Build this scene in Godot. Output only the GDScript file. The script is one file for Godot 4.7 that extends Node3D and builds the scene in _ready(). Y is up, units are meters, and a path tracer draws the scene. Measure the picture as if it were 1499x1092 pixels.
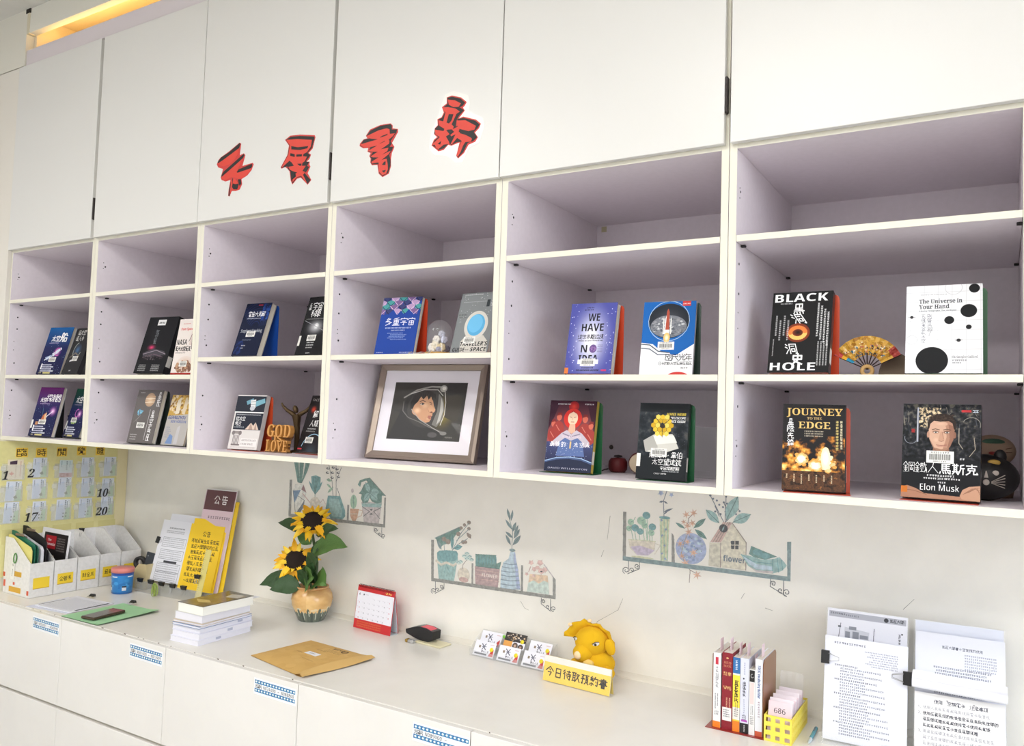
extends Node3D
# New-book display at a library counter: a run of white wall cabinets with open shelves over a long worktop.

const WALL := -0.634      # the back wall and the backs of the cabinets
const DESK := -0.727      # height of the worktop (0 is the lowest shelf)
const LAMP := 4.5          # each ceiling panel
var cache := {}
var used := {}


func _ready() -> void:
	var cam := Camera3D.new()
	cam.name = "camera"
	cam.fov = 2.0 * rad_to_deg(atan(546.0 / 1188.494))
	cam.near = 0.05
	cam.far = 60.0
	cam.transform = Transform3D(Basis(Vector3.UP, 0.544805) * Basis(Vector3.RIGHT, 0.053102) * Basis(Vector3.BACK, 0.030589), Vector3(0.583594, 0.165291, 2.046287))
	add_child(cam)
	cam.current = true
	var env := Environment.new()
	env.tonemap_mode = Environment.TONE_MAPPER_LINEAR
	env.tonemap_exposure = 0.79
	env.background_mode = Environment.BG_SKY
	env.sky = Sky.new()
	var sky := ProceduralSkyMaterial.new()
	sky.sky_top_color = rgb(190, 208, 235)
	sky.sky_horizon_color = rgb(232, 237, 245)
	sky.ground_horizon_color = rgb(190, 190, 185)
	sky.ground_bottom_color = rgb(120, 118, 112)
	env.sky.sky_material = sky
	env.background_energy_multiplier = 15.0
	env.sdfgi_enabled = true
	env.ssao_enabled = true
	env.ssil_enabled = true
	var we := WorldEnvironment.new()
	we.name = "environment"
	we.environment = env
	add_child(we)
	room_lamps()
	prepare_strokes()
	room()
	wall_cabinets()
	counter_units()
	cove()
	notice_board()
	stickers()
	door_letters()
	shelf_books()
	shelf_ornaments()
	counter_far()
	counter_middle()
	counter_near()


func room_lamps() -> void:
	# ceiling troffers of the room, behind and above the camera
	var frame_mat := mat(rgb(235, 235, 235), 0.5)
	var glow := StandardMaterial3D.new()
	glow.albedo_color = rgb(250, 250, 250)
	glow.emission_enabled = true
	glow.emission = Color(1.0, 0.992, 0.978)
	glow.emission_energy_multiplier = 2.2
	var n := 0
	for z in [2.4, 4.0]:
		for x in [-2.6, -0.3, 2.0]:
			n += 1
			var spots: Array[String] = ["far", "middle", "near"]
			var t := thing("ceiling_light", "white troffer ceiling light behind the camera, %s row, %s one" % ["front" if z < 3.0 else "rear", spots[(n - 1) % 3]], "ceiling light", Transform3D(Basis(), Vector3(x, 2.05, z)), "troffers on the room ceiling")
			var st := tools()
			for s in [-1.0, 1.0]:
				box(st, Vector3(-0.62, -0.03, s * 0.3 - 0.012), Vector3(0.62, 0.0, s * 0.3 + 0.012), 0.003)
				box(st, Vector3(s * 0.62 - 0.012, -0.03, -0.312), Vector3(s * 0.62 + 0.012, 0.0, 0.312), 0.003)
			part(t, "frame", done(st), frame_mat)
			part(t, "diffuser", cube(Vector3(-0.6, -0.022, -0.28), Vector3(0.6, -0.004, 0.28)), glow)
			var l := AreaLight3D.new()
			l.name = "panel_light"
			l.area_size = Vector2(1.2, 0.56)
			l.light_energy = LAMP
			l.light_color = Color(1.0, 0.992, 0.978)
			l.shadow_enabled = true
			l.area_range = 14.0
			l.area_attenuation = 2.0
			l.transform = Transform3D(Basis(Vector3.RIGHT, -PI / 2), Vector3(0, -0.035, 0))
			t.add_child(l)
# ---------------------------------------------------------------- small helpers
func rgb(r: float, g: float, b: float) -> Color:
	return Color(r / 255.0, g / 255.0, b / 255.0)


func mat(c: Color, rough := 0.55, metal := 0.0, coat := 0.0) -> StandardMaterial3D:
	var key := "%s|%.2f|%.2f|%.2f" % [c.to_html(), rough, metal, coat]
	if not cache.has(key):
		var m := StandardMaterial3D.new()
		m.albedo_color = c
		m.roughness = rough
		m.metallic = metal
		if coat > 0.0:
			m.clearcoat_enabled = true
			m.clearcoat = coat
			m.clearcoat_roughness = 0.08
		cache[key] = m
	return cache[key]


func glassy(c: Color, rough := 0.05) -> StandardMaterial3D:
	var m := StandardMaterial3D.new()
	m.albedo_color = c
	m.roughness = rough
	m.transparency = BaseMaterial3D.TRANSPARENCY_ALPHA
	return m


func printed(t: Texture2D, rough := 0.45, coat := 0.0) -> StandardMaterial3D:
	var m := StandardMaterial3D.new()
	m.albedo_texture = t
	m.roughness = rough
	m.texture_repeat = false
	if coat > 0.0:
		m.clearcoat_enabled = true
		m.clearcoat = coat
		m.clearcoat_roughness = 0.1
	return m


func tools() -> SurfaceTool:
	var st := SurfaceTool.new()
	st.begin(Mesh.PRIMITIVE_TRIANGLES)
	st.set_smooth_group(-1)
	return st


func tri(st: SurfaceTool, a: Vector3, b: Vector3, c: Vector3, outward: Vector3) -> void:
	if (b - a).cross(c - a).dot(outward) > 0.0:
		var s := b
		b = c
		c = s
	for p in [a, b, c]:
		st.set_uv(Vector2(0.003, 0.003))
		st.add_vertex(p)


func quad(st: SurfaceTool, a: Vector3, b: Vector3, c: Vector3, d: Vector3, outward: Vector3) -> void:
	tri(st, a, b, c, outward)
	tri(st, a, c, d, outward)


# a box from lo to hi whose edges are cut off by ch
func box(st: SurfaceTool, lo: Vector3, hi: Vector3, ch := 0.0, xf := Transform3D()) -> void:
	var mid := (lo + hi) * 0.5
	var half := (hi - lo) * 0.5
	ch = minf(ch, minf(half.x, minf(half.y, half.z)) * 0.9)
	for ax in 3:
		var u := (ax + 1) % 3
		var v := (ax + 2) % 3
		for s in [-1.0, 1.0]:
			var ring: Array[Vector3] = []
			for k in [[-1, -1], [1, -1], [1, 1], [-1, 1]]:
				var p := Vector3.ZERO
				p[ax] = s * half[ax]
				p[u] = k[0] * (half[u] - ch)
				p[v] = k[1] * (half[v] - ch)
				ring.append(xf * (mid + p))
			var n := Vector3.ZERO
			n[ax] = s
			quad(st, ring[0], ring[1], ring[2], ring[3], xf.basis * n)
	if ch <= 0.0:
		return
	for ax in 3:
		var u := (ax + 1) % 3
		var v := (ax + 2) % 3
		for su in [-1.0, 1.0]:
			for sv in [-1.0, 1.0]:
				var r: Array[Vector3] = []
				for k in [[-1.0, 0], [1.0, 0], [1.0, 1], [-1.0, 1]]:
					var p := Vector3.ZERO
					p[ax] = k[0] * (half[ax] - ch)
					p[u] = su * (half[u] - (ch if k[1] == 0 else 0.0))
					p[v] = sv * (half[v] - (0.0 if k[1] == 0 else ch))
					r.append(xf * (mid + p))
				var n := Vector3.ZERO
				n[u] = su
				n[v] = sv
				quad(st, r[0], r[1], r[2], r[3], xf.basis * n)
	for sx in [-1.0, 1.0]:
		for sy in [-1.0, 1.0]:
			for sz in [-1.0, 1.0]:
				var s := Vector3(sx, sy, sz)
				var c: Array[Vector3] = []
				for ax in 3:
					var p := s * (half - Vector3.ONE * ch)
					p[ax] = s[ax] * half[ax]
					c.append(xf * (mid + p))
				tri(st, c[0], c[1], c[2], xf.basis * s)


# a polygon in the xy plane given depth from z0 to z1
func prism(st: SurfaceTool, pts: PackedVector2Array, z0: float, z1: float, xf := Transform3D()) -> void:
	var ids := Geometry2D.triangulate_polygon(pts)
	for i in range(0, ids.size(), 3):
		var a := pts[ids[i]]
		var b := pts[ids[i + 1]]
		var c := pts[ids[i + 2]]
		for z in [z0, z1]:
			var o := Vector3(0, 0, 1 if z == maxf(z0, z1) else -1)
			tri(st, xf * Vector3(a.x, a.y, z), xf * Vector3(b.x, b.y, z), xf * Vector3(c.x, c.y, z), xf.basis * o)
	var turn := -1.0 if Geometry2D.is_polygon_clockwise(pts) else 1.0
	for i in pts.size():
		var a := pts[i]
		var b := pts[(i + 1) % pts.size()]
		var n := Vector3(b.y - a.y, a.x - b.x, 0) * turn
		quad(st, xf * Vector3(a.x, a.y, z0), xf * Vector3(b.x, b.y, z0), xf * Vector3(b.x, b.y, z1), xf * Vector3(a.x, a.y, z1), xf.basis * n)


# a profile of (radius, height) turned about the y axis
func lathe(st: SurfaceTool, prof: PackedVector2Array, n := 32, xf := Transform3D()) -> void:
	st.set_smooth_group(0)
	var len_sum := 0.0
	for i in range(1, prof.size()):
		len_sum += prof[i].distance_to(prof[i - 1])
	var run := 0.0
	for i in range(1, prof.size()):
		var nxt := run + prof[i].distance_to(prof[i - 1])
		for k in n:
			var a0 := TAU * k / n
			var a1 := TAU * (k + 1) / n
			var ps: Array = []
			for e in [[a0, prof[i - 1], run, k], [a1, prof[i - 1], run, k + 1], [a1, prof[i], nxt, k + 1], [a0, prof[i], nxt, k]]:
				ps.append([xf * Vector3(sin(e[0]) * e[1].x, e[1].y, cos(e[0]) * e[1].x), Vector2(float(e[3]) / n, 1.0 - e[2] / len_sum)])
			for t in [[0, 3, 2], [0, 2, 1]]:
				for j in t:
					st.set_uv(ps[j][1])
					st.add_vertex(ps[j][0])
		run = nxt
	st.set_smooth_group(-1)


# a round tube along a path
func tube(st: SurfaceTool, path: PackedVector3Array, r0: float, r1 := -1.0, n := 8) -> void:
	if r1 < 0.0:
		r1 = r0
	st.set_smooth_group(0)
	var rings := []
	var side := Vector3.UP.cross(path[1] - path[0])
	if side.length() < 1e-6:
		side = Vector3.RIGHT
	for i in path.size():
		var d := (path[mini(i + 1, path.size() - 1)] - path[maxi(i - 1, 0)]).normalized()
		side = (side - d * side.dot(d)).normalized()
		var other := d.cross(side)
		var r := lerpf(r0, r1, float(i) / (path.size() - 1))
		var ring := PackedVector3Array()
		for k in n:
			var a := TAU * k / n
			ring.append(path[i] + (side * cos(a) + other * sin(a)) * r)
		rings.append(ring)
	for i in range(1, rings.size()):
		for k in n:
			var a: Vector3 = rings[i - 1][k]
			var b: Vector3 = rings[i - 1][(k + 1) % n]
			var c: Vector3 = rings[i][(k + 1) % n]
			var d: Vector3 = rings[i][k]
			quad(st, a, b, c, d, (a + c) * 0.5 - (path[i] + path[i - 1]) * 0.5)
	st.set_smooth_group(-1)
	for e in [[0, path[0] - path[1]], [rings.size() - 1, path[-1] - path[-2]]]:
		for k in range(1, n - 1):
			tri(st, rings[e[0]][0], rings[e[0]][k], rings[e[0]][k + 1], e[1])


# an ellipsoid, or a lump when wob > 0
func blob(st: SurfaceTool, c: Vector3, r: Vector3, xf := Transform3D(), nu := 20, nv := 12, wob := 0.0) -> void:
	st.set_smooth_group(0)
	var g := func(u: int, v: int) -> Vector3:
		var a := TAU * (u % nu) / nu
		var b := PI * v / nv
		var d := Vector3(sin(b) * sin(a), cos(b), sin(b) * cos(a))
		var k := 1.0 + wob * sin(a * 3.0 + b * 2.0) * sin(b * 4.0 + a)
		return xf * (c + r * d * k)
	var mid := xf * c
	for v in nv:
		for u in nu:
			var p: Vector3 = g.call(u, v)
			var q: Vector3 = g.call(u + 1, v)
			var s: Vector3 = g.call(u + 1, v + 1)
			var t: Vector3 = g.call(u, v + 1)
			var o := (p + q + s + t) * 0.25 - mid
			if v > 0:
				tri(st, p, q, s, o)
			if v < nv - 1:
				tri(st, p, s, t, o)
	st.set_smooth_group(-1)


# a sheet of rows x columns of points (with uv), seen from both sides
func sheet(st: SurfaceTool, rows: Array, smooth := true) -> void:
	st.set_smooth_group(0 if smooth else -1)
	var nr := rows.size()
	for i in range(1, nr):
		var nc: int = rows[i].size()
		for k in range(1, nc):
			var f := [[rows[i - 1][k - 1], k - 1, i - 1], [rows[i - 1][k], k, i - 1], [rows[i][k], k, i], [rows[i][k - 1], k - 1, i]]
			for t in [[0, 1, 2], [0, 2, 3]]:
				for j in t:
					st.set_uv(Vector2(float(f[j][1]) / (nc - 1), float(f[j][2]) / (nr - 1)))
					st.add_vertex(f[j][0])
	st.set_smooth_group(-1)


# a flat board w x h x t standing on the x axis with its printed face at z = 0
func board(w: float, h: float, t: float, x0 := 0.0, y0 := 0.0) -> ArrayMesh:
	var st := tools()
	var lo := Vector3(x0, y0, -t)
	var hi := Vector3(x0 + w, y0 + h, 0)
	for f in [[Vector3(0, 0, -1), 2, lo.z], [Vector3(-1, 0, 0), 0, lo.x], [Vector3(1, 0, 0), 0, hi.x], [Vector3(0, -1, 0), 1, lo.y], [Vector3(0, 1, 0), 1, hi.y]]:
		var ax: int = f[1]
		var u := (ax + 1) % 3
		var v := (ax + 2) % 3
		var r: Array[Vector3] = []
		for k in [[0, 0], [1, 0], [1, 1], [0, 1]]:
			var p := Vector3.ZERO
			p[ax] = f[2]
			p[u] = hi[u] if k[0] else lo[u]
			p[v] = hi[v] if k[1] else lo[v]
			r.append(p)
		quad(st, r[0], r[1], r[2], r[3], f[0])
	var c := [[Vector3(lo.x, hi.y, 0), Vector2(0, 0)], [Vector3(hi.x, hi.y, 0), Vector2(1, 0)], [Vector3(hi.x, lo.y, 0), Vector2(1, 1)], [Vector3(lo.x, lo.y, 0), Vector2(0, 1)]]
	for t3 in [[0, 1, 2], [0, 2, 3]]:
		for j in t3:
			st.set_uv(c[j][1])
			st.add_vertex(c[j][0])
	st.generate_normals()
	return st.commit()


func done(st: SurfaceTool) -> ArrayMesh:
	st.generate_normals()
	return st.commit()


func cube(lo: Vector3, hi: Vector3, ch := 0.0) -> ArrayMesh:
	var st := tools()
	box(st, lo, hi, ch)
	return done(st)


func numbered(called: String) -> String:
	used[called] = used.get(called, 0) + 1
	return called if used[called] == 1 else "%s_%03d" % [called, used[called] - 1]


func part(parent: Node, called: String, mesh: Mesh, m: Material, at := Transform3D(), label := "") -> MeshInstance3D:
	var o := MeshInstance3D.new()
	o.name = numbered(called) if parent == self else called
	o.mesh = mesh
	o.material_override = m
	o.transform = at
	o.cast_shadow = GeometryInstance3D.SHADOW_CASTING_SETTING_ON
	parent.add_child(o, true)
	if label != "":
		o.set_meta("label", label)
	return o


func tag(o: Node, label: String, category: String, group := "") -> Node:
	o.set_meta("label", label)
	o.set_meta("category", category)
	if group != "":
		o.set_meta("group", group)
	return o


func thing(called: String, label: String, category: String, at: Transform3D, group := "") -> Node3D:
	var o := Node3D.new()
	o.name = numbered(called)
	add_child(o, true)
	o.transform = at
	tag(o, label, category, group)
	return o


func struct(o: Node) -> Node:
	o.set_meta("kind", "structure")
	return o


func turned(pos: Vector3, yaw := 0.0, tilt := 0.0, roll := 0.0) -> Transform3D:
	return Transform3D(Basis(Vector3.UP, yaw) * Basis(Vector3.RIGHT, -tilt) * Basis(Vector3.BACK, roll), pos)


func noise(sd: int, freq: float, oct := 3) -> FastNoiseLite:
	var n := FastNoiseLite.new()
	n.seed = sd
	n.frequency = freq
	n.fractal_octaves = oct
	return n
# ---------------------------------------------------------------- flat print
class Canvas:
	static var glyphs := {}
	static var fonts := {}
	static var meshes := {}
	var im: Image
	var w: int
	var h: int
	var rng := RandomNumberGenerator.new()

	func _init(ww: int, hh: int, c := Color.WHITE, sd := 7) -> void:
		w = ww
		h = hh
		im = Image.create(w, h, false, Image.FORMAT_RGBA8)
		im.fill(c)
		rng.seed = sd

	func tex() -> ImageTexture:
		return ImageTexture.create_from_image(im)

	func rect(x: float, y: float, ww: float, hh: float, c: Color) -> void:
		im.fill_rect(Rect2i(roundi(x), roundi(y), maxi(1, roundi(ww)), maxi(1, roundi(hh))), c)

	func poly(p: PackedVector2Array, c: Color) -> void:
		var y0 := h
		var y1 := 0
		for q in p:
			y0 = mini(y0, floori(q.y))
			y1 = maxi(y1, ceili(q.y))
		for y in range(maxi(0, y0), mini(h, y1)):
			var xs := PackedFloat32Array()
			var yy := y + 0.5
			for i in p.size():
				var a := p[i]
				var b := p[(i + 1) % p.size()]
				if (a.y <= yy) != (b.y <= yy):
					xs.append(a.x + (yy - a.y) / (b.y - a.y) * (b.x - a.x))
			xs.sort()
			for i in range(0, xs.size() - 1, 2):
				var xa := maxi(0, roundi(xs[i]))
				var xb := mini(w, maxi(roundi(xs[i + 1]), xa + 1))
				if xb > xa:
					im.fill_rect(Rect2i(xa, y, xb - xa, 1), c)

	func pts(a: Array) -> PackedVector2Array:
		var p := PackedVector2Array()
		for i in range(0, a.size(), 2):
			p.append(Vector2(a[i], a[i + 1]))
		return p

	func shape(a: Array, c: Color) -> void:
		poly(pts(a), c)

	func stroke(p: PackedVector2Array, wd: float, c: Color) -> void:
		for i in range(1, p.size()):
			var a := p[i - 1]
			var b := p[i]
			var d := (b - a).normalized() * wd * 0.5
			var n := Vector2(-d.y, d.x)
			if a.is_equal_approx(b):
				continue
			poly(PackedVector2Array([a + n - d * 0.5, b + n + d * 0.5, b - n + d * 0.5, a - n - d * 0.5]), c)

	func line(a: Array, wd: float, c: Color) -> void:
		stroke(pts(a), wd, c)

	func ell(cx: float, cy: float, rx: float, ry: float, c: Color) -> void:
		for y in range(maxi(0, floori(cy - ry)), mini(h, ceili(cy + ry))):
			var k := 1.0 - pow((y + 0.5 - cy) / ry, 2.0)
			if k > 0.0:
				var d := rx * sqrt(k)
				var xa := maxi(0, roundi(cx - d))
				var xb := mini(w, roundi(cx + d))
				if xb > xa:
					im.fill_rect(Rect2i(xa, y, xb - xa, 1), c)

	func ring(cx: float, cy: float, r: float, wd: float, c: Color, from := 0.0, to := TAU) -> void:
		var p := PackedVector2Array()
		for i in 25:
			var a := lerpf(from, to, i / 24.0)
			p.append(Vector2(cx + cos(a) * r, cy + sin(a) * r))
		stroke(p, wd, c)

	func fade(x: float, y: float, ww: float, hh: float, c0: Color, c1: Color) -> void:
		for i in int(hh):
			rect(x, y + i, ww, 1, c0.lerp(c1, i / hh))

	func soft(cx: float, cy: float, rx: float, ry: float, c0: Color, c1: Color, n := 24) -> void:
		for i in n:
			var k := 1.0 - float(i) / n
			ell(cx, cy, rx * k, ry * k, c1.lerp(c0, smoothstep(0.0, 1.0, float(i) / n)))

	func specks(x: float, y: float, ww: float, hh: float, n: int, r: float, c: Color) -> void:
		for i in n:
			var q := rng.randf_range(0.4, 1.0) * r
			var px := x + rng.randf() * ww
			var py := y + rng.randf() * hh
			rect(px, py, maxf(1.0, q), maxf(1.0, q), c)

	func clouds(cx: float, cy: float, rx: float, ry: float, n: int, r: float, cols: Array) -> void:
		for i in n:
			var a := rng.randf() * TAU
			var d := sqrt(rng.randf())
			var q := r * rng.randf_range(0.4, 1.0)
			ell(cx + cos(a) * d * rx, cy + sin(a) * d * ry, q, q * 0.8, cols[rng.randi() % cols.size()])

	# streaky matter: noise read through a row of colours; fall makes it thicker downwards, below cut nothing is drawn
	func drift(x: int, y: int, ww: int, hh: int, sd: int, freq: float, cols: Array, fall := 0.0, cut := -9.0, sx := 1.0) -> void:
		var n := FastNoiseLite.new()
		n.seed = sd
		n.frequency = freq
		n.fractal_octaves = 5
		for j in hh:
			for i in ww:
				var t := 0.5 + 0.85 * n.get_noise_2d(i * sx, j) + (float(j) / hh - 0.5) * fall
				if t > cut:
					var k := clampf(t, 0.0, 0.999) * (cols.size() - 1)
					im.set_pixel(x + i, y + j, cols[int(k)].lerp(cols[int(k) + 1], k - int(k)))

	static func letters(s: String, font: String, weight: int) -> Array:
		var key := "%s|%s|%d" % [s, font, weight]
		if not meshes.has(key):
			var fk := "%s%d" % [font, weight]
			if not fonts.has(fk):
				var f := SystemFont.new()
				f.font_names = PackedStringArray([font])
				f.font_weight = weight
				fonts[fk] = f
			var t := TextMesh.new()
			t.font = fonts[fk]
			t.text = s
			t.font_size = 64
			t.pixel_size = 1.0 / 46.0
			t.depth = 0.0
			t.curve_step = 6.0
			t.horizontal_alignment = HORIZONTAL_ALIGNMENT_LEFT
			t.vertical_alignment = VERTICAL_ALIGNMENT_TOP
			var a := t.surface_get_arrays(0)
			var box := t.get_aabb()
			meshes[key] = [a[Mesh.ARRAY_VERTEX], a[Mesh.ARRAY_INDEX], box]
		return meshes[key]

	# letters whose capitals are hh high, their bottom on y; ww > 0 fits them to that width
	func text(s: String, x: float, y: float, hh: float, c: Color, font := "Droid Sans", weight := 700, align := 0, ww := 0.0, lean := 0.0) -> void:
		var m := letters(s, font, weight)
		var v: PackedVector3Array = m[0]
		var ix: PackedInt32Array = m[1] if m[1] != null else PackedInt32Array(range(v.size()))
		var b: AABB = m[2]
		var sx := hh
		if ww > 0.0:
			sx = ww / b.size.x
		var left := x - (b.position.x + b.size.x * 0.5 * align) * sx
		var base := -60.0 / 46.0
		for i in range(0, ix.size(), 3):
			var p := PackedVector2Array()
			for k in 3:
				var q := v[ix[i + k]]
				var up := (q.y - base) * hh
				p.append(Vector2(left + q.x * sx + up * lean, y - up))
			poly(p, c)

	static func strokes_of(ch: String) -> Array:
		if glyphs.has(ch):
			if glyphs[ch] is String:
				var out := []
				for t in glyphs[ch].split(" ", false):
					if t.length() > 2 and t[1] == ":":
						var lo := Vector2(t[2].hex_to_int(), t[3].hex_to_int())
						var hi := Vector2(t[4].hex_to_int(), t[5].hex_to_int())
						for s in strokes_of(t[0]):
							var p := PackedVector2Array()
							for q in s:
								p.append(lo + q / 15.0 * (hi - lo))
							out.append(p)
					else:
						var p := PackedVector2Array()
						for i in range(0, t.length() - 1, 2):
							p.append(Vector2(t[i].hex_to_int(), t[i + 1].hex_to_int()))
						out.append(p)
				glyphs[ch] = out
			return glyphs[ch]
		var r := RandomNumberGenerator.new()
		r.seed = ch.unicode_at(0)
		var made := []
		for i in 3:
			var y := 1.0 + 6.0 * i + r.randi_range(-1, 1)
			made.append(PackedVector2Array([Vector2(r.randi_range(0, 3), y), Vector2(r.randi_range(11, 15), y)]))
		for i in 2 + r.randi() % 2:
			var x := 3.0 + 4.0 * i + r.randi_range(-1, 1)
			made.append(PackedVector2Array([Vector2(x, r.randi_range(0, 4)), Vector2(x + r.randi_range(-2, 1), r.randi_range(11, 15))]))
		made.append(PackedVector2Array([Vector2(7, 8), Vector2(14, 15)]))
		glyphs[ch] = made
		return made

	# Chinese characters of height size from the corner x, y; wt is the thickness of a stroke in fifteenths
	func han(s: String, x: float, y: float, size: float, c: Color, wt := 1.4, step := 1.08, down := false, sx := 1.0, lean := 0.0) -> void:
		for i in s.length():
			if s[i] != " ":
				for st in strokes_of(s[i]):
					var p := PackedVector2Array()
					for q in st:
						p.append(Vector2(x + (q.x * sx - (q.y - 15.0) * lean) * size / 15.0, y + q.y * size / 15.0))
					stroke(p, maxf(1.0, wt * size / 15.0), c)
			if down:
				y += size * step
			else:
				x += size * step * sx

	# a line of print too small to read
	func small(x: float, y: float, ww: float, hh: float, c: Color) -> void:
		var px := x
		while px < x + ww - hh * 0.5:
			var k := minf(hh * rng.randf_range(0.7, 1.0), x + ww - px)
			rect(px, y, k, hh * 0.24, c)
			rect(px + k * rng.randf_range(0.1, 0.6), y, maxf(1.0, hh * 0.22), hh, c)
			rect(px, y + hh * rng.randf_range(0.45, 0.75), k, hh * 0.22, c)
			px += hh * rng.randf_range(1.05, 1.3)

	func small_down(x: float, y: float, ww: float, hh: float, c: Color) -> void:
		var py := y
		while py < y + hh - ww * 0.5:
			rect(x, py, ww, ww * 0.22, c)
			rect(x + ww * rng.randf_range(0.1, 0.6), py, maxf(1.0, ww * 0.22), ww * 0.9, c)
			rect(x, py + ww * 0.55, ww, ww * 0.2, c)
			py += ww * 1.2

	func leaf(x0: float, y0: float, x1: float, y1: float, wd: float, c: Color, vein := Color(0, 0, 0, 0)) -> void:
		var a := Vector2(x0, y0)
		var b := Vector2(x1, y1)
		var d := b - a
		var n := Vector2(-d.y, d.x).normalized() * wd * 0.5
		var p := PackedVector2Array()
		for i in 9:
			p.append(a + d * i / 8.0 + n * sin(PI * i / 8.0))
		for i in range(7, 0, -1):
			p.append(a + d * i / 8.0 - n * sin(PI * i / 8.0))
		poly(p, c)
		if vein.a > 0.0:
			stroke(PackedVector2Array([a, b]), maxf(1.0, wd * 0.07), vein)

	# traced shapes: each entry is a colour, then P (area), L (line, width first), E (ellipse) or F (leaf) with numbers
	func trace(list: Array, pal: Array) -> void:
		for e in list:
			var c: Color = pal[e[0]]
			var a: Array = e[2]
			match e[1]:
				"P":
					shape(a, c)
				"L":
					line(a.slice(1), a[0], c)
				"E":
					ell(a[0], a[1], a[2], a[3], c)
				"F":
					leaf(a[0], a[1], a[2], a[3], a[4], c, c.darkened(0.25))


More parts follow.
